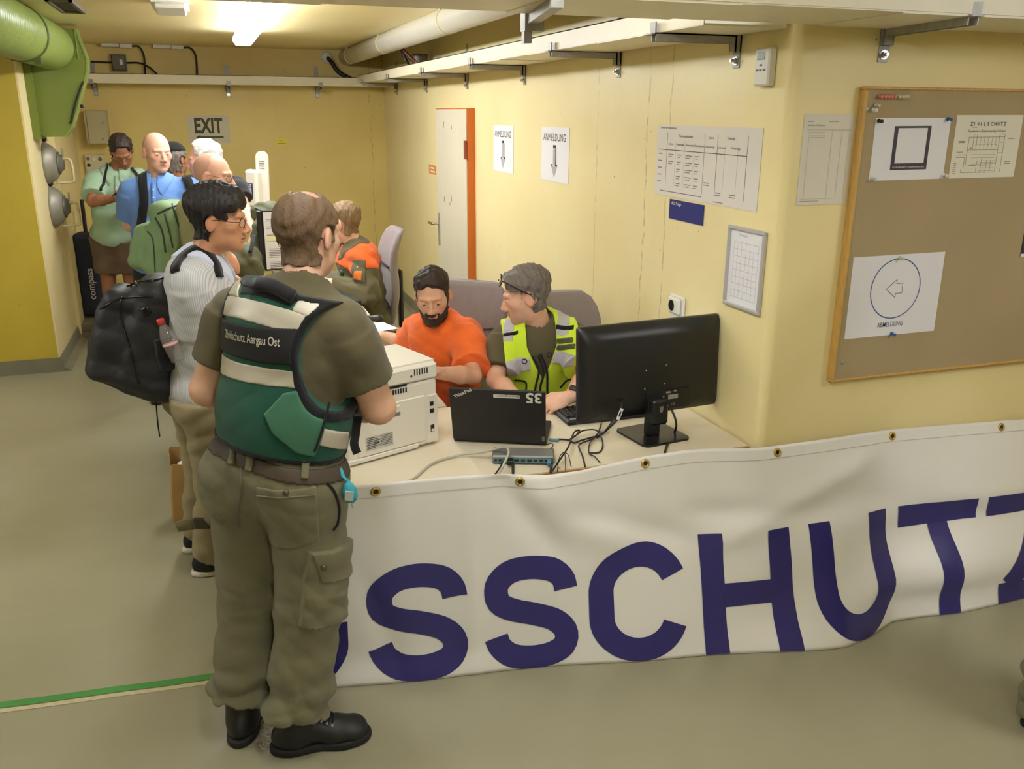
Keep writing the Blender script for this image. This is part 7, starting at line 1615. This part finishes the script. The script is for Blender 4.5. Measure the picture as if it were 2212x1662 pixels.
# ================================================================ 8  SEATED MAN IN THE OLIVE AND ORANGE JACKET
def man_jacket():
    A = fig('jacket', 'seated person in olive jacket with orange shoulders at the far desk', -48, -8, 0, 1.0, 1.0, M_SKIN1, .011, .005, tint=dict(cheek=(232, 160, 140)), hand_kw={'L': dict(side=1, curl=(.9, 1, 1.1, 1.2)), 'R': dict(side=-1, curl=(.9, 1, 1.1, 1.2))}, hand_fine={'L': .005})
    MJ = cloth_mat('olive_jacket', (104, 98, 72)); MO = cloth_mat('orange_shoulder', (234, 104, 44)); sd = wrinkle(91, 24, .010, axis=(.3, .2, .8), ridged=.7); D0 = 5.75
    A.shirt(MJ, g=.024, longs=True, sl_r=(.084, .074), cuff=.97, h=.007, disp=sd, hem=.10, neck=.062, name='jacket'); S = A.S; J = A.J
    def yoke(P): Q = P-J['neck'].astype(np.float32); return np.maximum(-(Q@A.up.astype(np.float32)+.135), -.2)
    zc = J['neck']-A.up*.125
    def post(D, P):
        d = D+sd(P); arm = np.minimum(np.linalg.norm(P-J['elL'].astype(np.float32), axis=-1), np.linalg.norm(P-J['elR'].astype(np.float32), axis=-1)); nd = np.linalg.norm(P-(J['neck']+A.up*.035+A.fw*.012).astype(np.float32), axis=-1)-.062
        return np.maximum(np.maximum(np.maximum(d-.004, -(d+.01)), -plane(P, zc, A.up)), np.maximum(-nd, .17-arm))
    smesh('shoulder_yoke', S, MO, A.t, .007, post=post, grow=.02); collar(A, MJ, .10, .02, .006)
    pk, c, n = garment_patch('sleeve_pocket', A, S, [(762, 562), (792, 564), (790, 612), (764, 606)], D0, MJ, .012, None, .006, sd)
    garment_patch('emblem', A, S, [(768, 586), (785, 586), (784, 606), (766, 604)], D0, mat('emblem_orange', (236, 128, 50), .6), .016, pk, .004, sd)
    cc = hits(S, [(767.5, 602.5), (783.5, 604.5), (775.5, 588.5)], D0, sd, .0185); mesh_obj('triangle', cc, [(0, 1, 2)], mat('emblem_blue', (44, 60, 150), .5), pk)
    stud('button', A, S, 772, 578, D0, M_STEEL, .007, .014, pk, sd)
    A.trousers(MJ, h=.010, disp=wrinkle(92, 26, .008)); [A.shoe(q, (-1, .1), M_BOOT, M_SOLE, h=.009) for q in 'LR']
    A.hair(HBR, short_hair(.058, .032, -.075, .0, seed=11), lambda q: .007+.016*sstep(q[..., 2], .02, .1), .005, noise=hair_noise(12, .003))
    chair('grey office chair at the far desk under the person in the olive jacket', (-.92, 6.06), (-1, .0), 1.16)
man_jacket()

# ================================================================ 9  BEARDED MAN IN ORANGE
def beard(q):
    x, y, z = q[..., 0], q[..., 1], q[..., 2]; r1 = z-(-.024-(y-.02)*.62); jaw = np.maximum(np.maximum(r1, -(y-.010)), -(z+.128)); st = np.maximum(np.maximum(np.abs(z+.0535)-.0065-.1*np.abs(x)*0, np.abs(x)-.031), -(y-.07))
    corner = np.maximum(np.maximum(np.abs(np.abs(x)-.028)-.007, np.abs(z+.066)-.018), -(y-.06)); sb = np.maximum(np.maximum(np.abs(y-.020)-.012, np.maximum(-(z+.04), z-.03)), -(np.abs(x)-.055))
    r = np.minimum(np.minimum(jaw, st), np.minimum(corner, sb)); e = (np.sqrt((x/.023)**2+((z+.0682)/.0088)**2)-1)*.01; return np.maximum(r, -np.where(y > .065, e, 1.0))+rag(q, 5, 60)*.35
def man_orange():
    D0 = 4.0; d = at_z(803, 724, .745)-JN['orange']['wrR']
    A = fig('orange', 'seated bearded person in a bright orange tee reaching for a mouse', 201, -15, 4, .94, 1.02, M_SKIN5, .010, .0027, .95, tint=dict(lip=(160, 100, 90), cheek=(206, 146, 124), stub=(120, 96, 84), stub_a=.25), hand_kw={'R': dict(d=d, side=-1, curl=(.35, .35, .4, .45), thumb=(.55, .5)), 'L': dict(side=1, curl=(.6, .7, .8, .9))}, hand_fine={'R': .0035})
    sd = wrinkle(101, 24, .010, axis=(.5, .3, .6), ridged=.7); A.shirt(cloth_mat('orange_tee', (244, 112, 46)), g=.016, sleeve=.80, sl_r=(.080, .080), h=.0055, disp=sd, hem=.12, neck=.058, neck_up=.004)
    A.trousers(M_TROU, h=.010, disp=wrinkle(102, 26, .008)); [A.shoe(q, (0, -1), M_BOOT, M_SOLE, h=.009) for q in 'LR']
    A.hair(HD, short_hair(.066, .030, -.07, .01, seed=13, forehead=.070), lambda q: .003+.013*sstep(q[..., 2], .03, .10), .004, noise=hair_noise(14, .002)); A.hair(HD, beard, lambda q: .0035+.004*sstep(-q[..., 2], .06, .10), .0033, name='beard', noise=hair_noise(15, .0015))
    A.eyes((54, 38, 28), (-.15, -.3), r=.0132); A.brows(HD, .0048, .005, .0255)
    chair('grey office chair tilted behind the person in the orange tee', (-.78, 4.14), (-.62, -.8), 1.09)
    return A
man_orange()

# ================================================================ 10  MAN IN THE YELLOW VEST
def man_hivis():
    D0 = 3.9; j = JN['hivis']
    A = fig('hivis', 'seated person in a neon yellow vest with sunglasses on grey hair', -72, -14, 0, .99, 1.08, M_SKIN1, .010, .0031, .98, tint=dict(lip=(186, 120, 106), cheek=(230, 158, 136), stub=(160, 132, 116), stub_a=.38), hand_kw={'L': dict(d=(-.75, .12, -.25), n=(.1, -.5, .8), side=1, curl=(.6, .6, .65, .7)), 'R': dict(d=(.7, -.4, -.1), side=-1, curl=(.5, .5, .6, .6))}, hand_fine={'L': .004})
    sd = wrinkle(111, 22, .006, axis=(.4, .2, .7)); A.shirt(M_OLIVE, g=.008, sleeve=.72, sl_r=(.070, .072), h=.006, disp=sd, hem=.12, neck=.060, shoulder=.85)
    A.trousers(M_TROU, h=.010, disp=wrinkle(112, 26, .008)); [A.shoe(q, (0, -1), M_BOOT, M_SOLE, h=.009) for q in 'LR']
    tor = A.S; vd = wrinkle(113, 20, .006)
    up, rt, fw, nk, pel = A.up, A.rt, A.fw, j['neck'], j['pelvis']; sw = np.linalg.norm(j['shR']-j['shL'])/2; shc = (j['shL']+j['shR'])/2
    def vreg(P):
        Q = P-shc.astype(np.float32); X, Z, Y = Q@rt.astype(np.float32), Q@up.astype(np.float32), Q@fw.astype(np.float32); r = np.maximum(np.maximum(-plane(P, pel+up*.0, up), plane(P, shc+up*.14, up)), np.abs(X)-(sw+.012))
        for s_ in (-1, 1): r = np.maximum(r, -(np.sqrt(((X*s_-(sw+.088))/.085)**2+((Z+.11)/.20)**2)*.1-.1))
        v = np.maximum(np.abs(X)-np.clip((Z+.15)*.42, 0, .068), -(Y+.0)); return np.maximum(np.maximum(r, -v), -(np.linalg.norm(P-(nk+up*.0).astype(np.float32), axis=-1)-.074))
    vo = smesh('vest', tor, cloth_mat('neon_yellow', (214, 240, 60), .03, bs=900), A.t, .005, post=lambda D, P: np.maximum(D+vd(P)-.016, vreg(P)), grow=.03)
    VF = Field(); VF.add(lambda P: tor.at(P)-.016, tor.bounds()[0]-.02, tor.bounds()[1]+.02, .001); MR = mat('grey_reflective', (186, 182, 190), .4, bump=.05, bscale=300)
    def vp(nm, poly, m, off):
        reg, lo, hi, c, n = px_region(VF, poly, D0, depth=.15, disp=vd); return patch(nm, VF, m, vo, off, lambda P: np.maximum(reg(P), vreg(P)), lo, hi, .004, None, vd, .006)
    vp('shoulder_tape', [(1204, 666), (1232, 668), (1228, 722), (1200, 722)], MR, .0025); vp('shoulder_tape', [(1090, 690), (1112, 692), (1108, 738), (1085, 738)], MR, .0025)
    vp('black_strip', [(1196, 701), (1240, 703), (1239, 712), (1195, 711)], M_BLK, .004); vp('black_strip', [(1080, 722), (1119, 714), (1119, 722), (1080, 730)], M_BLK, .004)
    MT = mat('grey_tag', (86, 82, 58), .7)
    for k, (poly, s, a, b_) in enumerate(([[(1192, 730), (1238, 729), (1238, 740), (1192, 741)], 'ELVEGLER', (1202, 739), (1230, 738)], [[(1192, 743), (1243, 743), (1242, 754), (1192, 754)], 'CHEF BETREU.', (1196, 752), (1234, 752)])):
        tg = vp('name_tag', poly, MT, .005); garment_text('tag_print', A, VF, s, a, b_, D0, M_INK, .012, 0, .0062, tg, vd)
    vp('rank_tag', [(1182, 730), (1190, 730), (1190, 752), (1182, 752)], M_INKG, .005)
    vp('pocket_band', [(1178, 765), (1241, 767), (1239, 790), (1177, 787)], MR, .010); vp('pocket_band', [(1086, 782), (1145, 775), (1146, 800), (1092, 808)], MR, .010)
    for pts in ([(1150, 770), (1164, 800), (1158, 830), (1155, 850)], [(1163, 768), (1174, 805), (1168, 832), (1166, 850)], [(1168, 765), (1181, 800), (1182, 850)]): garment_line('zip_piping', A, VF, pts, D0, M_BLK, .005, .003, vo, vd)
    for x, y in ((1187, 765), (1133, 779)):
        c = hit(VF, x, y, D0, vd, .012); n = grad(VF, c); one('d_ring', M_BLACKG, vo, lambda b: b.tube([c+frame(n, (0, 0, 1))@np.array([.011*math.cos(a), .011*math.sin(a)-.004, .0]) for a in np.linspace(0, 2*math.pi, 16, endpoint=False)], .0022, 5, closed=True), smooth=True)
    for pts in ([(1112, 822), (1135, 826), (1136, 848)], [(1210, 838), (1226, 822), (1246, 819)]): garment_line('pocket_piping', A, VF, pts, D0, M_BLK, .004, .003, vo, vd)
    A.hair(HG, short_hair(.072, .020, -.075, .0, seed=16, forehead=.068), lambda q: .006+.014*sstep(q[..., 2], .01, .09)+.008*sstep(q[..., 1], .03, .08)*sstep(q[..., 2], .05, .09), .004, noise=hair_noise(17, .003))
    A.brows(HG, .004); A.eyes((90, 96, 100), (0, -.3))
    def sg(b):
        for q in (-1, 1):
            tt = np.linspace(0, 2*math.pi, 22, endpoint=False); b.add([A.hp(q*.034+.026*math.cos(a), .098-.012*abs(math.cos(a))-.35*.02*math.sin(a), .098+.019*math.sin(a)) for a in tt], [tuple(range(22))]); b.tube([A.hp(q*.034+.026*math.cos(a), .097-.012*abs(math.cos(a))-.35*.02*math.sin(a), .098+.019*math.sin(a)) for a in tt], .0022, 6, closed=True)
            b.tube(smooth_path([A.hp(q*.062, .086, .104), A.hp(q*.092, .055, .085), A.hp(q*.096, .01, .045), A.hp(q*.088, -.035, .012)], 5), .0026, 6)
        b.tube([A.hp(-.01, .099, .1), A.hp(.01, .099, .1)], .0026, 6)
    sgo = one('sunglasses', M_BLACKG, None, sg, smooth=True); tag(sgo, 'black sunglasses pushed up on grey hair above the neon vest', 'sunglasses')
    w = j['wrL']; ax = unit(j['elL']-w); wt = thing('wrist_watch', 'smart watch with orange band on the wrist beside the black keyboard', 'watch', w); R = frame(ax, (0, -.4, 1.0))
    one('band', mat('orange_band', (236, 110, 50), .5), wt, lambda b: b.lathe([(.030, -.011), (.0325, -.010), (.0325, .010), (.030, .011)], w+ax*.02, R=R, n=24), smooth=True)
    one('watch_case', M_BLACKG, wt, lambda b: b.obox(w+ax*.02+unit(np.cross(np.cross(ax, (-.2, -.6, 1.0)), ax))*.036, (.034, .034, .011), frame(unit(np.cross(np.cross(ax, (-.2, -.6, 1.0)), ax)), ax), .004))
    chair('wide grey office chair against the wall behind the neon vest', (-.30, 3.76), (-.04, -1), 1.075)
    return A
man_hivis()
# ================================================================ SMALL THINGS
# document stand, dispenser, bottles, mouse and phone on the far desks
t = thing('document_stand', 'black framed document holder with printed page on the far desk', 'document stand', at_z(590, 592, DZ))
c = at_d(586, 520, 5.35); RS = np.stack([RIGHT, HEAD, [0, 0, 1.0]], 1)@rotz(math.radians(18))@rotx(.03)
one('frame', M_BLACK, t, lambda b: (b.obox(c+RS@np.array([-.062, 0, 0]), (.026, .026, .36), RS, .004), b.obox(c+RS@np.array([.05, .004, 0]), (.20, .016, .37), RS, .004)))
one('page', M_WHITE, t, lambda b: b.obox(c+RS@np.array([.055, -.0055, 0]), (.186, .002, .345), RS))
pr = Print(c+RS@np.array([-.038, -.0068, -.172]), RS[:, 0], RS[:, 2])
for k, (y, n, cl) in enumerate(((.30, 2, 0), (.255, 2, 0), (.205, 1, 0), (.12, 6, 1), (.04, 6, 1))):
    for i in range(n): pr.rect(.015+.006*cl, y-.010*i, .13-.02*(i % 2), y+.0035-.010*i)
pr.done(M_INKG, t, 'print'); pr = Print(c+RS@np.array([-.038, -.0072, -.172]), RS[:, 0], RS[:, 2]); pr.rect(.012, .17, .15, .20); pr.done(mat('pale_yellow_print', (236, 230, 180), .6), t, 'yellow_field')
one('foot', M_STEEL, t, lambda b: (b.cyl(c+[0, 0, -.18], [c[0], c[1], DZ+.01], .012, 10), b.cyl([c[0], c[1], DZ], [c[0], c[1], DZ+.012], .09, 20)))
t = thing('sanitiser_dispenser', 'white hand sanitiser dispenser on a tall stand beside the queue', 'dispenser', (-1.50, 7.28, 0))
c = at_d(552, 408, 7.0); M_DISP = mat('dispenser_white', (226, 220, 206), .4); RD2 = np.stack([RIGHT, HEAD, [0, 0, 1.0]], 1)@rotz(math.radians(-16))@roty(.04)
bd = one('dispenser_body', M_DISP, t, lambda b: b.obox(c+RD2@np.array([-.015, 0, .0]), (.115, .09, .29), RD2, .02))
one('side_window', mat('window_grey', (96, 92, 84), .4), bd, lambda b: b.obox(c+RD2@np.array([-.062, .0, .03]), (.006, .04, .15), RD2, .002))
one('back_plate', M_DISP, t, lambda b: b.prism(rrect(.108, .45, .05), 0, .012, R=np.stack([RD2[:, 0], RD2[:, 2], -RD2[:, 1]], 1), c=c+RD2@np.array([.035, .06, .06])))
pr = Print(c+RD2@np.array([-.012, -.0475, .045]), -RD2[:, 2], RD2[:, 0]); pr.rect(0, -.022, .115, .018); pr.done(mat('label_navy', (50, 44, 96), .4), t, 'logo_plate')
pr = Print(c+RD2@np.array([-.012, -.0478, .04]), -RD2[:, 2], RD2[:, 0], .001); pr.text('PURELL', .0, -.012, .026, .02, wid=.098); pr.done(M_WHITE, t, 'logo_lettering')
pr = Print(c+RD2@np.array([.0, .046, .16]), RD2[:, 0], RD2[:, 2])
for k in range(4): pr.rect(.012, .045-.018*k, .06, .052-.018*k)
pr.done(M_INKG, t, 'notice_print')
one('pole', M_DISP, t, lambda b: (b.cyl([c[0], c[1]+.03, .02], c+[0, .03, -.1], .022, 14), b.cyl([c[0], c[1]+.03, 0], [c[0], c[1]+.03, .02], .16, 24)))
def bottle(name, label, p, prof, capz, m, mc, n=20):
    t = thing(name, label, 'bottle', p); one('bottle', m, t, lambda b: b.lathe(prof, p, n=n), smooth=True); one('cap', mc, t, lambda b: b.lathe([(capz[0], capz[1]), (capz[0], capz[2]), (capz[0]*.8, capz[2]+.003), (0, capz[2]+.003)], p, n=16), smooth=True); return t
bottle('water_bottle', 'green plastic bottle on the desk behind the man in the vest', at_z(742, 648, DZ), [(.030, 0), (.033, .01), (.033, .10), (.024, .135), (.013, .16), (.012, .175)], (.0145, .165, .195), mat('green_plastic', (120, 168, 104), .1, alpha=.55, spec=.7), mat('green_cap', (40, 96, 62), .4))
bottle('sanitiser_bottle', 'small clear bottle with white cap on the far end of the desk row', at_z(552, 600, DZ), [(.030, 0), (.032, .01), (.032, .085), (.016, .11), (.015, .12)], (.019, .115, .145), mat('clear_bottle', (214, 208, 196), .1, alpha=.6, spec=.7), M_WHITE)
t = thing('desk_tray', 'small white tray on the far end of the desk row', 'tray', at_z(536, 600, DZ)); c = at_z(536, 602, DZ)
one('tray', M_WHITE, t, lambda b: (b.box(c-[.07, .05, 0], c+[.07, .05, .008], .003), b.box(c+[-.07, -.05, 0], c+[-.062, .05, .04]), b.box(c+[.062, -.05, 0], c+[.07, .05, .04]), b.box(c+[-.07, -.05, 0], c+[.07, -.042, .04]), b.box(c+[-.07, .042, 0], c+[.07, .05, .04])))
t = thing('desk_flag', 'black triangular card standing on the far desk by the clear bottle', 'card', at_z(548, 590, DZ)); cc = at_z(549, 596, DZ)
one('card', M_BLACK, t, lambda b: b.prism([(0, 0), (.055, 0), (-.035, .13)], 0, .004, R=np.stack([RIGHT, [0, 0, 1.0], -HEAD], 1), c=cc)); one('wire', M_RUBBER, t, lambda b: b.tube(smooth_path([cc+[.03, 0, .01], cc+RIGHT*.07+[0, 0, .04], cc+RIGHT*.12+[0, .02, .08]], 5), .003, 6), smooth=True)
c = at_z(806, 735, DZ); t = thing('computer_mouse', 'black computer mouse under the hand of the person in orange', 'mouse', c)
F = Field(); F.ell(c+[0, 0, .010], (.032, .055, .026), rotz(math.radians(35)), .01); smesh('shell', F, M_BLACK, t, .004, post=lambda D, P: np.maximum(D, -(P[..., 2]-DZ)))
one('wheel', M_INKG, t, lambda b: b.obox(c+rotz(math.radians(35))@np.array([0, .03, .033]), (.006, .014, .006), rotz(math.radians(35)), .002))
c = at_z(800, 694, DZ); t = thing('desk_phone', 'dark handset lying at the edge of the middle desk', 'phone', c); F = Field(); F.cone(c+[-.07, .02, .016], c+[.05, -.01, .016], .018, .020, .02); F.ell(c+[.05, -.01, .014], (.03, .028, .02), None, .02); smesh('handset', F, mat('dark_brown_plastic', (46, 38, 34), .4), t, .005, post=lambda D, P: np.maximum(D, -(P[..., 2]-DZ)))
one('keypad', M_INKG, t, lambda b: [b.box(c+[-.045+.014*i, .006-.012*k, .033], c+[-.037+.014*i, .013-.012*k, .036]) for i in range(3) for k in range(2)])
c = at_z(828, 708, DZ); t = thing('paper_note', 'white paper sheet on the desk beside the computer mouse', 'paper', c); one('paper', M_WHITE, t, lambda b: b.obox(c+[-.02, .02, .001], (.15, .20, .0015), rotz(.3)))

# plinth and navy bag in the recess
t = thing('concrete_step', 'grey concrete step with a wooden board in the recess behind the column', 'step', (-2.85, 8.9, 0))
one('slab', M_GREY, t, lambda b: b.box((-3.03, 8.36, .055), (-2.62, 9.6, .13), .006)); one('board', mat('rough_board', (140, 116, 80), .8, var=.15, vscale=20), t, lambda b: b.box((-3.03, 8.33, 0), (-2.62, 8.375, .058), .004)); one('base', M_GREY, t, lambda b: b.box((-3.03, 8.38, 0), (-2.62, 9.6, .056)))
NB = mat('navy_fabric', (34, 38, 58), .75, var=.08, vscale=10, bump=.2, bscale=200)
t = thing('banner_bag', 'upright navy fabric bag lettered compass standing on the concrete step', 'bag', (-2.94, 8.75, .13)); c0, c1 = at_y(197, 690, 8.62), at_y(184, 526, 8.62); F = Field(); R = rotz(-.12); F.box((-2.935, 8.68, .51), (.09, .10, .37), R, .04, .02)
ds = wrinkle(131, 16, .010); smesh('bag_body', F, NB, t, .009, post=lambda D, P: D+ds(P)); one('red_panel', mat('red_fabric', (170, 40, 36), .7), t, lambda b: b.box((-3.026, 8.62, .62), (-3.012, 8.74, .78), .004))
V, Fc = text2d('compass', .082, .010); P0 = at_y(197, 645, 8.56); V3 = np.array([[-2.905, 8.45, .30]])+V[:, 1:2]*np.array([[-1.0, 0, 0]])+V[:, :1]*np.array([[0.0, 0, 1.0]]); Q = drape(F, V3, (0, 1, 0), .004, ds)
me = mesh_obj('lettering', Q, Fc, mat('white_print', (206, 204, 202), .6), t)
one('pole', M_BLACK, t, lambda b: b.tube(smooth_path([(-2.935, 8.72, .84), (-2.935, 8.74, 1.0), (-2.935, 8.75, 1.17)], 4), .017, 8), smooth=True)

# paper bag on the floor
t = thing('paper_bag', 'brown paper bag with torn top standing on the floor beside khaki trousers', 'bag', at_z(398, 1128, 0)); c = at_z(418, 1118, 0); MP = mat('kraft_paper', (188, 152, 98), .8, var=.08, vscale=8, bump=.3, bscale=14)
RB = np.stack([RIGHT, HEAD, [0, 0, 1]], 1)@rotz(.25)
def pbag(b):
    rings = []
    for z, w, d in ((0, .085, .055), (.02, .088, .058), (.15, .086, .055), (.26, .082, .05), (.30, .080, .048)):
        pts = rrect(2*w, 2*d, .012, 2); rings.append(np.array([c+RB@np.array([x+.006*math.sin(9*z+y*40), y, z+(.0 if z < .29 else .06*max(0, y/.05)+.012*math.sin(x*80))]) for x, y in pts]))
    n = len(rings[0]); V = np.vstack(rings); m_ = len(rings); b.add(V, [(i*n+j, i*n+(j+1) % n, (i+1)*n+(j+1) % n, (i+1)*n+j) for i in range(m_-1) for j in range(n)]+[tuple(range(n))[::-1]])
o = one('bag', MP, t, pbag); o.modifiers.new('thick', 'SOLIDIFY').thickness = .002
F = Field(); F.ell(c+[.0, .0, .27], (.05, .04, .035), None, .02); F.ell(c+[.03, .02, .30], (.03, .03, .03), None, .02); w_ = wrinkle(141, 60, .01); smesh('tissue', F, M_WHITE, t, .006, post=lambda D, P: D+w_(P))

# hand gel clipped to the belt of the man in the vest
t = thing('hand_gel', 'teal hand gel bottle hanging from the belt of the person in the green vest', 'hand gel', at_d(758, 1088, 2.30)); MTq = mat('teal_silicone', (54, 160, 176), .5); g = at_d(756, 1066, 2.30)
one('holder', MTq, t, lambda b: b.lathe([(0, -.028), (.014, -.026), (.021, -.012), (.021, .01), (.014, .026), (.009, .034), (0, .036)], g, R=roty(-.12)@np.diag([1, .7, 1]), n=20), smooth=True)
one('label', mat('gel_label', (176, 180, 176), .4), t, lambda b: b.obox(g-HEAD*.0145+[.0, 0, -.002], (.024, .003, .03), np.stack([RIGHT, HEAD, [0, 0, 1]], 1)@roty(.12), .001)); one('cap', mat('frosted_cap', (206, 206, 200), .3, alpha=.7), t, lambda b: b.cyl(g+RIGHT*.005+[0, 0, -.026], g+RIGHT*.009+[0, 0, -.042], .006, 10))
one('strap', MTq, t, lambda b: b.tube(smooth_path([g+[0, 0, .03], at_d(744, 1032, 2.31), at_d(736, 1012, 2.32), at_d(738, 1028, 2.31), g+[.004, 0, .03]], 5), .004, 6), smooth=True)

# person standing at the right edge, only a trouser leg reaches into the picture
j = {}; b0 = np.array([.67, 1.71, 0])
for k, v in dict(pelvis=(0, 0, .95), neck=(0, .02, 1.48), head=(0, .06, 1.62), shL=(-.19, .02, 1.40), shR=(.19, .02, 1.40), elL=(-.15, -.02, 1.12), elR=(.25, -.02, 1.12), wrL=(-.08, .16, 1.02), wrR=(.24, .12, .95), hipL=(-.09, 0, .90), hipR=(.09, 0, .90), knL=(-.085, .02, .50), knR=(.12, .03, .50), anL=(-.085, 0, .10), anR=(.14, 0, .10)).items(): j[k] = b0+RIGHT*v[0]+HEAD*v[1]+np.array([0, 0, v[2]])
JN['edge'] = j
E_ = fig('edge', 'person in olive trousers at the picture edge in front of the banner', 10, 0, 0, .95, 1.0, M_SKIN1, .014, .008); E_.shirt(M_OLIVE, h=.012, hem=.05); E_.hair(HD, short_hair(), lambda q: .01+q[..., 0]*0, .008)
fo = wrinkle(151, 30, .014, axis=(0, .2, 1.0), ridged=.75); E_.trousers(M_TROU, h=.009, disp=lambda P: fo(P)*(.4+sstep(-P[..., 2], -.45, -.2)), r=(.104, .094, .090), cuff=1.10); [E_.shoe(q, (.95, -.3), M_BOOT, M_SOLE, h=.008, boot=.05) for q in 'LR']
